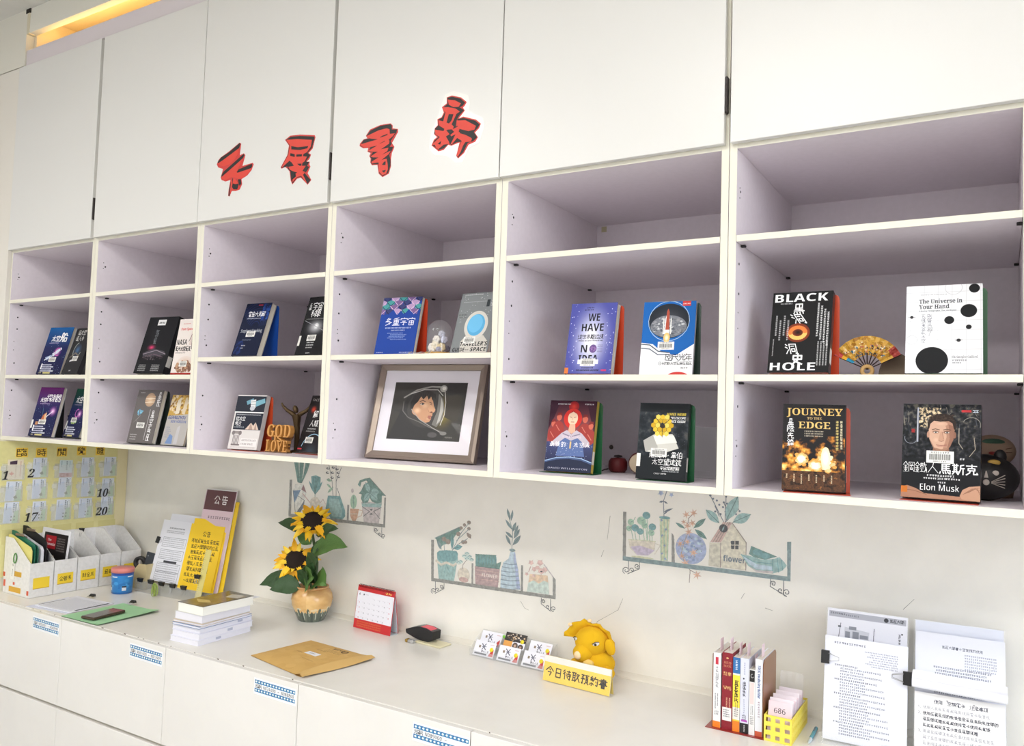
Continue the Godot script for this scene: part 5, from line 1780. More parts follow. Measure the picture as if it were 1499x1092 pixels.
	var pane := glassy(Color(0.97, 0.98, 0.98, 0.0), 0.02)
	pane.metallic_specular = 0.12
	part(t, "glazing", cube(Vector3(fw, fw, -0.0075), Vector3(w - fw, h - fw, -0.006)), pane)
	var st := tools()
	prism(st, PackedVector2Array([Vector2(w * 0.4, 0.006), Vector2(w * 0.6, 0.006), Vector2(w * 0.55, h * 0.8), Vector2(w * 0.45, h * 0.8)]), -0.028, -0.0245)
	part(t, "easel_leg", done(st), mat(rgb(30, 29, 30), 0.7))


func glass_dome() -> void:
	var t := thing("glass_dome", "small glass dome with pale flowers inside on a gold base", "glass dome", turned(Vector3(-1.018, 0.3553, -0.125)))
	var st := tools()
	lathe(st, PackedVector2Array([Vector2(0, 0), Vector2(0.048, 0.0), Vector2(0.05, 0.006), Vector2(0.047, 0.013), Vector2(0, 0.013)]), 32)
	part(t, "base", done(st), mat(rgb(200, 158, 92), 0.45))
	var prof := PackedVector2Array([Vector2(0.042, 0.013), Vector2(0.042, 0.078)])
	for k in range(1, 9):
		prof.append(Vector2(cos(k * PI / 16.0) * 0.042, 0.078 + sin(k * PI / 16.0) * 0.044))
	st = tools()
	lathe(st, prof, 32)
	part(t, "dome", done(st), glassy(Color(0.96, 0.97, 0.98, 0.07), 0.02))
	var tones := [rgb(236, 230, 222), rgb(190, 190, 206), rgb(216, 196, 150), rgb(150, 150, 176), rgb(232, 222, 200), rgb(96, 92, 110)]
	var spots := [[-0.022, 0.03, 0.010, 0.016, 0], [-0.004, 0.036, 0.018, 0.014, 4], [0.018, 0.03, 0.012, 0.014, 2], [0.02, 0.056, 0.0, 0.012, 1], [-0.012, 0.058, 0.0, 0.013, 0], [0.004, 0.076, -0.006, 0.011, 1], [0.028, 0.026, -0.006, 0.011, 5], [-0.026, 0.05, -0.008, 0.009, 4], [0.014, 0.022, 0.022, 0.009, 3], [-0.014, 0.02, 0.022, 0.010, 0]]
	for e in spots:
		st = tools()
		for k in 6:
			var a: float = TAU * k / 6.0 + e[0] * 90.0
			blob(st, Vector3(cos(a) * e[3] * 0.55, sin(a) * e[3] * 0.55, 0), Vector3(0.55, 0.5, 0.3) * e[3], Transform3D(), 8, 6)
		blob(st, Vector3(0, 0, e[3] * 0.2), Vector3.ONE * e[3] * 0.35, Transform3D(), 8, 6)
		part(t, "flower", done(st), mat(tones[e[4]], 0.8), Transform3D(Basis(Vector3.UP, 0.4 + e[0] * 20.0), Vector3(e[0], e[1], e[2])))
	st = tools()
	for e in spots:
		tube(st, PackedVector3Array([Vector3(e[0] * 0.3, 0.0132, e[2] * 0.3), Vector3(e[0] * 0.8, e[1] * 0.6 + 0.006, e[2] * 0.8), Vector3(e[0], e[1], e[2])]), 0.0012, 0.0009, 5)
	part(t, "stems", done(st), mat(rgb(120, 116, 96), 0.8)).set_meta("kind", "stuff")
	# ribbon lying before the base
	st = tools()
	var rows := []
	for k in 12:
		var x := -0.085 + k * 0.0105
		var y := 0.004 + 0.006 * absf(sin(k * 0.9)) + (0.004 if k > 8 else 0.0)
		rows.append([Vector3(x, y, 0.052 + 0.006 * sin(k * 0.7)), Vector3(x + 0.003, y + 0.002, 0.062 + 0.006 * sin(k * 0.7))])
	sheet(st, rows)
	part(t, "ribbon", done(st), mat(rgb(226, 222, 216), 0.6))


func fan() -> void:
	# folding fan in a wooden clip with a stone slab behind
	var t := thing("folding_fan", "small gold and red folding fan standing open between two books", "fan", turned(Vector3(0.291, 0.2880, -0.16), 0.1))
	var c := Canvas.new(512, 160, rgb(206, 158, 60), 8)
	c.clouds(256, 80, 260, 80, 220, 18, [rgb(214, 168, 70), rgb(190, 138, 44), rgb(226, 190, 110), rgb(170, 116, 40)])
	c.rect(440, 0, 72, 60, rgb(168, 56, 48))
	c.clouds(470, 30, 40, 30, 20, 12, [rgb(190, 84, 76), rgb(150, 44, 40)])
	c.rect(0, 0, 40, 60, rgb(196, 72, 70))
	c.rect(0, 60, 40, 40, rgb(226, 170, 40))
	c.rect(0, 100, 40, 60, rgb(44, 140, 176))
	for k in 9:
		c.clouds(70 + k * 46, 60 + (k * 37) % 50, 16, 30, 10, 9, [rgb(232, 206, 170), rgb(60, 46, 60), rgb(200, 110, 90), rgb(60, 120, 150), rgb(240, 224, 196)])
	for k in 5:
		c.clouds(120 + k * 60, 140, 26, 14, 8, 9, [rgb(50, 110, 150), rgb(60, 60, 60)])
	var n := 18
	var a0 := deg_to_rad(205.0 - 50.0)
	var a1 := deg_to_rad(26.0)
	var rows := [[], []]
	for k in n + 1:
		var a := lerpf(a0, a1, float(k) / n)
		var z := 0.003 if k % 2 == 0 else -0.003
		rows[0].append(Vector3(cos(a) * 0.085, 0.022 + sin(a) * 0.085, z))
		rows[1].append(Vector3(cos(a) * 0.036, 0.022 + sin(a) * 0.036, z * 0.5))
	var st := tools()
	sheet(st, rows, false)
	part(t, "leaf", done(st), printed(c.tex(), 0.4))
	for k in 9:
		var a := lerpf(a0, a1, k / 8.0)
		st = tools()
		var d := Vector3(cos(a), sin(a), 0)
		tube(st, PackedVector3Array([Vector3(0, 0.022, -0.001), Vector3(0, 0.022, -0.001) + d * (0.086 if k == 8 or k == 0 else 0.042)]), 0.0014, 0.0018, 5)
		part(t, "stick", done(st), mat(rgb(52, 26, 22), 0.5))
	st = tools()
	lathe(st, PackedVector2Array([Vector2(0.007, -0.006), Vector2(0.016, -0.006), Vector2(0.017, 0.0), Vector2(0.016, 0.006), Vector2(0.007, 0.006), Vector2(0.007, -0.006)]), 24, Transform3D(Basis(Vector3.RIGHT, PI / 2), Vector3(0, 0.018, 0)))
	part(t, "clip_ring", done(st), mat(rgb(196, 156, 96), 0.5))
	part(t, "base", cube(Vector3(-0.04, 0, -0.025), Vector3(0.045, 0.004, 0.02), 0.001), mat(rgb(110, 70, 60), 0.5))
	var s := thing("stone_slab", "round grey brown stone slab behind the folding fan", "stone", turned(Vector3(0.352, 0.2880, -0.215), 0.1))
	st = tools()
	var p := PackedVector2Array()
	for k in 19:
		var a := PI * k / 18.0
		p.append(Vector2(cos(a) * 0.042, sin(a) * 0.066))
	prism(st, p, -0.014, 0.014)
	part(s, "slab", done(st), mottled(rgb(150, 130, 112), 88, 0.8, 0.15, 0.1, 20.0))


func cats() -> void:
	var black := mat(rgb(22, 20, 20), 0.45)
	var t := thing("black_cat_figure", "round black cat figure with painted white whiskers on the lowest shelf", "figurine", turned(Vector3(0.5425, 0.0003, -0.205), 0.12).scaled_local(Vector3.ONE * 0.88))
	var st := tools()
	blob(st, Vector3(0, 0.062, 0), Vector3(0.086, 0.062, 0.07), Transform3D(), 32, 20)
	for s in [-1.0, 1.0]:
		blob(st, Vector3(s * 0.04, 0.118, 0.0), Vector3(0.016, 0.02, 0.010), Transform3D(Basis(), Vector3.ZERO), 12, 8)
	part(t, "body", done(st), black)
	var paint := mat(rgb(196, 186, 176), 0.5)
	# the face is painted where it turns to the room
	var on := func(x: float, y: float) -> Vector3:
		var k := 1.0 - pow(x / 0.086, 2.0) - pow((y - 0.062) / 0.062, 2.0)
		return Vector3(x, y, 0.07 * sqrt(maxf(k, 0.01)) + 0.0006)
	for e in [[0.0, 0.052, 0.008, 0.008], [0.022, 0.077, 0.008, 0.007], [-0.022, 0.077, 0.008, 0.007]]:
		st = tools()
		blob(st, on.call(e[0], e[1]), Vector3(e[2], e[3], 0.0012), Transform3D(), 14, 6)
		part(t, "nose" if e[0] == 0.0 else "eye", done(st), paint)
	st = tools()
	prism(st, PackedVector2Array([Vector2(-0.005, 0.064), Vector2(0.005, 0.064), Vector2(0.001, 0.082), Vector2(-0.001, 0.082)]), 0.066, 0.0705)
	part(t, "blaze", done(st), paint)
	for s in [-1.0, 1.0]:
		for k in 5:
			st = tools()
			var path := PackedVector3Array()
			for j in 5:
				var f := j / 4.0
				path.append(on.call(s * lerpf(0.012, 0.044, f), 0.052 + (k - 2.0) * lerpf(0.001, 0.0085, f) + 0.003 * f))
			tube(st, path, 0.0006, 0.0013, 5)
			part(t, "whisker", done(st), paint)
	st = tools()
	blob(st, on.call(0.02, 0.104), Vector3(0.016, 0.008, 0.003), Transform3D(), 14, 6)
	part(t, "collar_bell", done(st), mat(rgb(176, 140, 60), 0.4, 0.3))
	# pale cat head behind and above
	t = thing("pale_cat_figure", "cream cat head figure with a green patch above the black cat", "figurine", turned(Vector3(0.560, 0.0003, -0.345), 0.1))
	st = tools()
	blob(st, Vector3(0, 0.115, 0), Vector3(0.052, 0.04, 0.042), Transform3D(), 28, 16)
	lathe(st, PackedVector2Array([Vector2(0, 0), Vector2(0.045, 0.0), Vector2(0.048, 0.02), Vector2(0.036, 0.07), Vector2(0.028, 0.09)]), 24)
	part(t, "body", done(st), mat(rgb(190, 164, 138), 0.6))
	st = tools()
	blob(st, Vector3(0.0, 0.137, 0.026), Vector3(0.026, 0.009, 0.012), Transform3D(), 16, 8)
	part(t, "patch", done(st), mat(rgb(70, 110, 88), 0.5))
	st = tools()
	blob(st, Vector3(-0.002, 0.110, 0.041), Vector3(0.010, 0.004, 0.002), Transform3D(), 12, 6)
	part(t, "mouth", done(st), mat(rgb(170, 60, 56), 0.5))
	for s in [-1.0, 1.0]:
		for k in 2:
			st = tools()
			tube(st, PackedVector3Array([Vector3(s * 0.026, 0.121 - k * 0.009, 0.0365), Vector3(s * 0.04, 0.124 - k * 0.011, 0.0275)]), 0.001, 0.0007, 5)
			part(t, "whisker", done(st), mat(rgb(110, 76, 60), 0.6))
# ---------------------------------------------------------------- things on the worktop
func paper(sd: int, w: int, h: int, back := Color(0.93, 0.93, 0.95)) -> Canvas:
	return Canvas.new(w, h, back, sd)


func binder_clip(label: String, at: Transform3D, size := 0.03, group := "binder clips") -> void:
	# black spring body with two wire handles; the body's length runs along x, its jaws point to -y
	var t := thing("binder_clip", label, "binder clip", at, group)
	var st := tools()
	prism(st, PackedVector2Array([Vector2(-0.22 * size, 0), Vector2(-0.05 * size, -0.6 * size), Vector2(0.05 * size, -0.6 * size), Vector2(0.22 * size, 0)]), -0.5 * size, 0.5 * size, Transform3D(Basis(Vector3.UP, PI / 2), Vector3.ZERO))
	part(t, "body", done(st), mat(rgb(24, 24, 26), 0.4))
	for s in [-1.0, 1.0]:
		st = tools()
		var z: float = s * 0.07 * size
		tube(st, PackedVector3Array([Vector3(-0.3 * size, -0.55 * size, z), Vector3(-0.2 * size, -1.0 * size, z * 3.0), Vector3(-0.12 * size, -1.35 * size, z * 4.0), Vector3(0.12 * size, -1.35 * size, z * 4.0), Vector3(0.2 * size, -1.0 * size, z * 3.0), Vector3(0.3 * size, -0.55 * size, z)]), 0.025 * size, -1.0, 5)
		part(t, "wire_handle", done(st), mat(rgb(170, 170, 172), 0.3, 0.8))


func counter_far() -> void:
	magazine_files()
	# blue tub with a pink lid
	var t := thing("tub", "blue round plastic tub with a pink lid in front of the magazine files", "tub", turned(Vector3(-2.998, DESK + 0.0003, -0.352), 0.6))
	var c := Canvas.new(512, 200, rgb(44, 128, 196), 4)
	c.rect(0, 0, 512, 22, rgb(40, 72, 150))
	c.rect(0, 180, 512, 20, rgb(36, 104, 176))
	c.clouds(256, 110, 256, 60, 60, 26, [rgb(52, 140, 206), rgb(38, 116, 186), rgb(70, 156, 216)])
	for k in 4:
		c.rect(30 + k * 128, 120, 34, 44, rgb(222, 226, 230))
		c.rect(30 + k * 128, 120, 34, 14, rgb(40, 44, 60))
		c.rect(70 + k * 128, 30, 50, 10, rgb(226, 230, 236))
	var st := tools()
	lathe(st, PackedVector2Array([Vector2(0.042, 0.0), Vector2(0.045, 0.003), Vector2(0.049, 0.098)]), 36)
	part(t, "label", done(st), printed(c.tex(), 0.3))
	st = tools()
	lathe(st, PackedVector2Array([Vector2(0, 0.0), Vector2(0.042, 0.0)]), 36)
	part(t, "bottom", done(st), mat(rgb(36, 104, 176), 0.4))
	st = tools()
	lathe(st, PackedVector2Array([Vector2(0.0488, 0.098), Vector2(0.051, 0.100), Vector2(0.0515, 0.115), Vector2(0.049, 0.119), Vector2(0.0, 0.120)]), 36)
	part(t, "lid", done(st), mat(rgb(216, 130, 122), 0.4))
	# beige cardboard holder behind it
	t = thing("cardboard_holder", "low beige cardboard holder with slanted sides beside the blue tub", "holder", turned(Vector3(-3.135, DESK + 0.0003, -0.435), 0.10))
	var card := mat(rgb(196, 180, 138), 0.8)
	var side := PackedVector2Array([Vector2(0, 0), Vector2(0.17, 0), Vector2(0.17, 0.12), Vector2(0.12, 0.12)])
	for z in [0.0, -0.092]:
		st = tools()
		prism(st, side, z - 0.002, z)
		part(t, "side_panel", done(st), card)
	part(t, "back_panel", cube(Vector3(0.168, 0.0, -0.0918), Vector3(0.17, 0.12, -0.0022)), card)
	part(t, "bottom_panel", cube(Vector3(0.002, 0.0, -0.0918), Vector3(0.1678, 0.002, -0.0022)), card)
	# things that stand in the holder
	t = thing("phone_case", "black flat phone case standing in the beige cardboard holder", "phone case", turned(Vector3(-3.045, DESK + 0.006, -0.475), 0.2, 0.1, -0.12))
	part(t, "shell", cube(Vector3(0, 0, -0.01), Vector3(0.062, 0.168, 0.0), 0.003), mat(rgb(44, 50, 58), 0.3, 0.0, 0.3))
	st = tools()
	blob(st, Vector3(0.014, 0.15, 0.0004), Vector3(0.004, 0.004, 0.001), Transform3D(), 10, 6)
	part(t, "camera_hole", done(st), mat(rgb(120, 126, 132), 0.2))
	t = thing("tape_roll", "black tape roll standing in the beige cardboard holder", "tape", turned(Vector3(-3.075, DESK + 0.112, -0.495), 0.4))
	st = tools()
	lathe(st, PackedVector2Array([Vector2(0.016, -0.009), Vector2(0.032, -0.009), Vector2(0.032, 0.009), Vector2(0.016, 0.009), Vector2(0.016, -0.009)]), 28, Transform3D(Basis(Vector3.RIGHT, PI / 2), Vector3.ZERO))
	part(t, "roll", done(st), mat(rgb(22, 22, 24), 0.5))
	st = tools()
	box(st, Vector3(-0.012, -0.1, -0.006), Vector3(0.012, -0.03, 0.006), 0.002)
	part(t, "handle", done(st), mat(rgb(22, 22, 24), 0.5))
	far_stand()
	# loose papers at the front edge
	c = paper(91, 420, 594, rgb(226, 227, 235))
	c.rect(30, 20, 250, 16, rgb(40, 40, 46))
	for k in 24:
		c.small(36, 64 + k * 20, 330, 10, rgb(140, 144, 156))
	c.rect(60, 548, 330, 34, rgb(40, 40, 46))
	t = thing("paper_sheets", "white papers with black bars lying clipped next to the green paper", "paper", turned(Vector3(-2.80, DESK + 0.0003, 0.012), PI / 2 + 0.07))
	part(t, "sheet", board(0.205, 0.25, 0.003), printed(c.tex(), 0.6), Transform3D(Basis(Vector3.RIGHT, -PI / 2), Vector3(0.0, 0.0045, 0.0)))
	part(t, "sheet", board(0.205, 0.255, 0.0012), mat(rgb(214, 217, 232), 0.6), Transform3D(Basis(Vector3.UP, 0.06) * Basis(Vector3.RIGHT, -PI / 2), Vector3(-0.012, 0.0012, -0.008)))
	binder_clip("black binder clip on the white papers by the front edge", turned(Vector3(-3.0, DESK + 0.0125, -0.212), 0.3, 1.35), 0.026)
	t = thing("green_paper", "sheets of pale green paper hanging over the front edge under a phone", "paper", turned(Vector3(-2.675, DESK + 0.0002, -0.062), 0.02))
	var green := mat(rgb(158, 206, 160), 0.7)
	for k in 3:
		st = tools()
		var rows := []
		for i in 10:
			var r := []
			for j in 7:
				var u := i / 9.0
				var v := j / 6.0
				r.append(Vector3(-0.115 + v * 0.25 + k * 0.004, 0.0008 + k * 0.0016 + 0.007 * smoothstep(0.72, 1.0, v) * (1.0 - u) + 0.0006 * sin(u * 6.0 + k), -0.165 + u * 0.285 + k * 0.003))
			rows.append(r)
		sheet(st, rows)
		part(t, "sheet", done(st), green)
	binder_clip("black binder clip on the pale green paper", turned(Vector3(-2.73, DESK + 0.0175, -0.235), 0.2, 1.35), 0.026)
	t = thing("mobile_phone", "dark brown mobile phone lying face up on the pale green paper", "phone", turned(Vector3(-2.640, DESK + 0.0075, -0.035), 1.72))
	part(t, "body", cube(Vector3(-0.08, 0, -0.037), Vector3(0.08, 0.0105, 0.037), 0.0032), mat(rgb(86, 70, 58), 0.35, 0.5))
	part(t, "screen", cube(Vector3(-0.077, 0.0106, -0.034), Vector3(0.077, 0.0112, 0.034), 0.0003), mat(rgb(52, 42, 36), 0.12, 0.0, 0.5))
	for x in [-0.02, 0.01]:
		part(t, "side_button", cube(Vector3(x, 0.004, 0.0371), Vector3(x + 0.016, 0.007, 0.0378), 0.0003), mat(rgb(110, 92, 76), 0.3, 0.6))
	book_stack()


func magazine_files() -> void:
	var white := mottled(rgb(232, 230, 228), 101, 0.6, 0.03, 0.03, 6.0)
	var labels := ["", "企管系", "財金系", "餐旅系", "系"]
	var looks: Array[String] = ["white cardboard magazine file at the front with a blank yellow label, clipboards inside", "white cardboard magazine file second from the front, holding a magazine", "empty white cardboard magazine file in the middle of the row", "empty white cardboard magazine file with a clip on its edge, fourth from the front", "white cardboard magazine file against the wall, partly behind the beige holder"]
	for k in 5:
		var z0 := -0.0255 - k * 0.1115
		var w := 0.1075
		var t := thing("magazine_file", looks[k], "magazine file", Transform3D(Basis(), Vector3(-3.195, DESK + 0.0003, z0)), "magazine files by the notice board")
		# local: x to -x is depth, z to -z is width
		var side := PackedVector2Array([Vector2(0, 0.001), Vector2(0, 0.155), Vector2(-0.155, 0.257), Vector2(-0.223, 0.257), Vector2(-0.223, 0.001)])
		for z in [0.0, -w + 0.002]:
			var st := tools()
			prism(st, side, z - 0.002, z)
			part(t, "side_panel", done(st), white)
		part(t, "front_panel", cube(Vector3(-0.002, 0.001, -w + 0.0022), Vector3(0.0, 0.155, -0.0022)), white)
		part(t, "back_panel", cube(Vector3(-0.223, 0.001, -w + 0.0022), Vector3(-0.221, 0.257, -0.0022)), white)
		part(t, "bottom_panel", cube(Vector3(-0.2208, 0.0005, -w + 0.0022), Vector3(-0.0022, 0.002, -0.0022)), white)
		var c := Canvas.new(220, 140, rgb(240, 206, 52), k + 1)
		c.rect(0, 132, 220, 8, rgb(196, 150, 40))
		if labels[k] != "":
			c.han(labels[k], 26, 42, 54, rgb(44, 38, 28), 1.5, 1.08)
		part(t, "label", board(0.074, 0.05, 0.0012), printed(c.tex(), 0.5), Transform3D(Basis(Vector3.UP, PI / 2), Vector3(0.0014, 0.038 if k == 0 else 0.042, -0.016)), "yellow paper label on the front")
		if k == 0:
			part(t, "tape_patch", cube(Vector3(-0.16, 0.085, 0.0), Vector3(-0.07, 0.108, 0.0005)), mat(rgb(206, 160, 52), 0.4))
			part(t, "tape_patch", cube(Vector3(-0.17, 0.012, 0.0), Vector3(-0.07, 0.036, 0.0005)), mat(rgb(214, 164, 40), 0.4))
			for e in [[-0.012, 0.012, 0.02], [-0.21, 0.03, 0.03], [-0.13, 0.045, 0.012], [-0.216, 0.075, 0.02]]:
				part(t, "tape_patch", cube(Vector3(e[0] - 0.008, e[1], 0.0), Vector3(e[0] + 0.008, e[1] + e[2], 0.0005)), mat(rgb(206, 84, 50), 0.5))
	# what stands in the first two files
	var t2: Node3D
	var set1 := [["folder", "pale yellow folder in the front magazine file", rgb(224, 214, 128), 0.004, 0.265, -0.008, "folder"], ["clipboard", "dark green clipboard in the front magazine file", rgb(34, 108, 84), 0.004, 0.282, -0.022, "clipboard"], ["clipboard", "second green clipboard in the front magazine file, lower than the first", rgb(40, 96, 78), 0.004, 0.27, -0.036, "clipboard"], ["paper_pad", "white paper pad in the front magazine file", rgb(214, 214, 220), 0.012, 0.262, -0.052, "paper"], ["clipboard", "tall black clipboard in the front magazine file", rgb(26, 26, 28), 0.005, 0.30, -0.072, "clipboard"], ["folder", "dark grey folder in the front magazine file", rgb(58, 58, 62), 0.004, 0.24, -0.086, "folder"]]
	for e in set1:
		t2 = thing(e[0], e[1], e[6], turned(Vector3(-3.199, DESK + 0.0032, -0.0255 + e[5]), 0.0, 0.0))
		var st := tools()
		prism(st, PackedVector2Array([Vector2(-0.21, 0), Vector2(-0.008, 0), Vector2(-0.008, e[4] * 0.78), Vector2(-0.02, e[4] * 0.84), Vector2(-0.18, e[4]), Vector2(-0.21, e[4])]), -e[3], 0.0)
		part(t2, "sheet", done(st), mat(e[2], 0.5))
		if e[0] == "clipboard":
			part(t2, "clip", cube(Vector3(-0.17, e[4] * 0.93, 0.0002), Vector3(-0.1, e[4] * 0.97, 0.006), 0.002), mat(rgb(150, 130, 116), 0.35, 0.6))
	var m := Canvas.new(320, 420, rgb(34, 30, 30), 5)
	m.rect(26, 24, 140, 110, rgb(178, 32, 44))
	m.text("The", 50, 70, 20, rgb(240, 236, 236), "Droid Serif", 700, 0, 50.0)
	m.text("Economist", 34, 106, 22, rgb(240, 236, 236), "Droid Serif", 700, 0, 124.0)
	for k in 6:
		m.small(182, 36 + k * 20, 110, 10, rgb(170, 164, 160))
	for e in [[70, 300, 0.9], [150, 280, 1.2], [240, 310, 1.0]]:
		m.ell(e[0], e[1] - 60 * e[2], 16 * e[2], 20 * e[2], rgb(176, 158, 136))
		m.shape([e[0] - 34 * e[2], 420, e[0] - 26 * e[2], e[1] - 30 * e[2], e[0], e[1] - 44 * e[2], e[0] + 26 * e[2], e[1] - 30 * e[2], e[0] + 36 * e[2], 420], rgb(150, 132, 112))
		m.clouds(e[0], e[1] + 30, 24, 60, 20, 10, [rgb(120, 104, 90), rgb(186, 168, 146), rgb(92, 80, 70)])
	t2 = thing("magazine", "magazine with a black cover and red title box in a magazine file", "magazine", turned(Vector3(-3.412, DESK + 0.0035, -0.166), 0.09, 0.08, -0.03))
	part(t2, "sleeve", cube(Vector3(0.0, 0.004, -0.006), Vector3(0.205, 0.285, -0.001), 0.001), mat(rgb(228, 227, 230), 0.4))
	part(t2, "cover", board(0.172, 0.235, 0.0008, 0.022, 0.03), printed(m.tex(), 0.3))
	# clip on the wall between two files, and the tag on the first
	binder_clip("black binder clip with a wire loop on the edge of an empty magazine file", turned(Vector3(-3.36, DESK + 0.268, -0.358), PI / 2 * 0.0, 0.0), 0.03)
	t2 = thing("hanging_tag", "white hanging tag with dark writing on the side of the front magazine file", "tag", turned(Vector3(-3.355, DESK + 0.07, -0.0235), 0.0, 0.0, -0.06))
	var g := Canvas.new(60, 220, rgb(232, 231, 228), 2)
	g.han("公中", 10, 30, 36, rgb(90, 90, 92), 1.0, 1.2, true)
	g.small_down(20, 130, 14, 70, rgb(110, 110, 112))
	part(t2, "card", board(0.03, 0.115, 0.001), printed(g.tex(), 0.4))
	var st2 := tools()
	for k in 16:
		var a := TAU * k / 16.0
		var b := TAU * (k + 1) / 16.0
		tube(st2, PackedVector3Array([Vector3(0.03 + cos(a) * 0.012, 0.1 + sin(a) * 0.022, 0.002), Vector3(0.03 + cos(b) * 0.012, 0.1 + sin(b) * 0.022, 0.002)]), 0.0028, -1.0, 5)
	part(t2, "ring", done(st2), mat(rgb(84, 138, 70), 0.5), Transform3D(), "green plastic ring")


func far_stand() -> void:
	# clear sloping stand with notices
	var clear := glassy(Color(0.93, 0.95, 0.95, 0.1))
	var t := thing("acrylic_stand", "clear acrylic document stand holding notices beside the stack of books", "document stand", turned(Vector3(-2.985, DESK + 0.0003, -0.47), 0.05))
	var st := tools()
	prism(st, PackedVector2Array([Vector2(0.0, 0.0), Vector2(0.45, 0.0), Vector2(0.45, 0.36), Vector2(0.0, 0.30)]), -0.003, 0.0, Transform3D(Basis(Vector3.RIGHT, -0.2), Vector3(0.0, 0.004, -0.047)))
	part(t, "back_plate", done(st), clear)
	part(t, "lip", cube(Vector3(0.0, 0.0, 0.060), Vector3(0.45, 0.055, 0.063)), clear)
	part(t, "foot", cube(Vector3(0.0, 0.0, -0.10), Vector3(0.45, 0.003, 0.0598)), clear)
	# notices, front to back
	var c := paper(95, 420, 600, rgb(228, 229, 236))
	c.small(110, 70, 220, 13, rgb(70, 72, 80))
	c.small(80, 100, 250, 9, rgb(120, 122, 132))
	c.small(80, 116, 250, 9, rgb(120, 122, 132))
	for y in [170, 290, 420, 500]:
		c.line([60, y, 380, y, 380, y + 90, 60, y + 90, 60, y], 3, rgb(90, 92, 100))
		for k in 4:
			c.small(70, y + 10 + k * 20, 290, 9, rgb(130, 132, 140))
	c.rect(140, 394, 180, 22, rgb(60, 62, 70))
	t = thing("notice_sheet", "white printed form on the clear stand next to the yellow notice", "notice", turned(Vector3(-2.975, DESK + 0.045, -0.474), 0.07, 0.26))
	part(t, "sheet", board(0.207, 0.293, 0.0012), printed(c.tex(), 0.5))
	c = paper(96, 420, 300, rgb(222, 223, 230))
	c.small(120, 40, 200, 12, rgb(90, 92, 100))
	t = thing("notice_sheet", "white sheet behind the printed form, only its top edge showing", "notice", turned(Vector3(-2.935, DESK + 0.045, -0.480), 0.09, 0.26))
	part(t, "sheet", board(0.2, 0.325, 0.0012), printed(c.tex(), 0.5))
	var yellow := rgb(246, 204, 36)
	c = paper(97, 420, 600, yellow)
	c.han("公告", 168, 62, 46, rgb(40, 32, 20), 1.7, 1.1)
	var rows := ["考試期間座位有限為", "東海大學學生的公平", "規則請至中間櫃台", "中午十二以上者離", "學校人員清書書", "學務至科學空間", "位位太人書籍請", "一位學代找考古"]
	for k in rows.size():
		c.han(rows[k], 46 + (k % 3) * 8, 136 + k * 52, 36, rgb(44, 34, 16), 1.5, 1.06)
	t = thing("notice_sheet", "bright yellow notice headed with two characters on the clear stand", "notice", turned(Vector3(-2.772, DESK + 0.03, -0.484), 0.10, 0.24))
	part(t, "sheet", board(0.215, 0.306, 0.0012), printed(c.tex(), 0.5))
	for k in 2:
		t = thing("notice_sheet", ["plain yellow sheet right behind the yellow notice", "plain yellow sheet farthest back on the clear stand"][k], "notice", turned(Vector3(-2.762 + k * 0.058, DESK + 0.03, -0.490 - k * 0.025), 0.10, 0.232 - k * 0.04))
		part(t, "sheet", board(0.215 - k * 0.02, 0.332 + k * 0.09, 0.0012), mat(yellow.darkened(0.05 * k), 0.5))
	c = paper(98, 420, 1000, rgb(214, 188, 196))
	c.rect(0, 0, 420, 10, rgb(226, 224, 222))
	c.rect(8, 10, 404, 200, rgb(92, 48, 54))
	c.han("公告", 130, 62, 84, rgb(238, 234, 232), 1.6, 1.25)
	c.small(90, 270, 300, 26, rgb(120, 100, 110))
	c.han("考試週", 120, 400, 62, rgb(70, 56, 64), 1.3, 1.05)
	t = thing("notice_board_sign", "tall sign with a maroon header and pink field at the back of the clear stand", "sign", turned(Vector3(-2.727, DESK + 0.03, -0.503), 0.09, 0.205))
	part(t, "plate", board(0.197, 0.476, 0.004), printed(c.tex(), 0.3))
	# ruler and clips along the lip
	t = thing("ruler", "pale yellow ruler leaning on the yellow notice", "ruler", turned(Vector3(-2.572, DESK + 0.001, -0.425), 0.1, 0.2, -0.05))
	c = paper(99, 60, 600, rgb(214, 200, 120))
	for k in 28:
		c.rect(2, 10 + k * 21, 20 if k % 5 == 0 else 10, 2, rgb(70, 60, 40))
	c.text("30", 14, 582, 22, rgb(70, 60, 40), "Droid Sans", 400, 0, 34.0)
	part(t, "blade", board(0.035, 0.24, 0.002), printed(c.tex(), 0.35))
	var where: Array[String] = ["at the far end", "second from the far end", "in the middle", "second from the near end", "at the near end"]
	for k in 5:
		binder_clip("black binder clip on the lip of the clear stand, %s" % where[k], turned(Vector3(-2.94 + k * 0.075, DESK + 0.068, -0.405 - 0.0038 * k), 0.05), 0.032, "clips along the stand")
	binder_clip("black binder clip on the ruler in front of the yellow notice", turned(Vector3(-2.568, DESK + 0.125, -0.437), 0.1, 0.2), 0.03)
	binder_clip("black binder clip high on the far edge of the clear stand", turned(Vector3(-2.99, DESK + 0.232, -0.522), 0.1, 0.26, 1.4), 0.032)
	# hank of green string
	t = thing("string_hank", "loose hank of green string hanging at the clear stand", "string", turned(Vector3(-2.80, DESK + 0.0003, -0.385)))
	st = tools()
	for k in 7:
		var path := PackedVector3Array()
		for j in 17:
			var a := TAU * j / 16.0
			path.append(Vector3(cos(a) * (0.012 + 0.003 * sin(k * 2.0)) + 0.004 * sin(k * 5.0), 0.035 + sin(a) * (0.026 + 0.004 * cos(k * 3.0)), 0.004 * sin(k * 4.0) + 0.004 * cos(a + k)))
		tube(st, path, 0.0022, -1.0, 5)
	part(t, "loops", done(st), mat(rgb(150, 170, 84), 0.8)).set_meta("kind", "stuff")


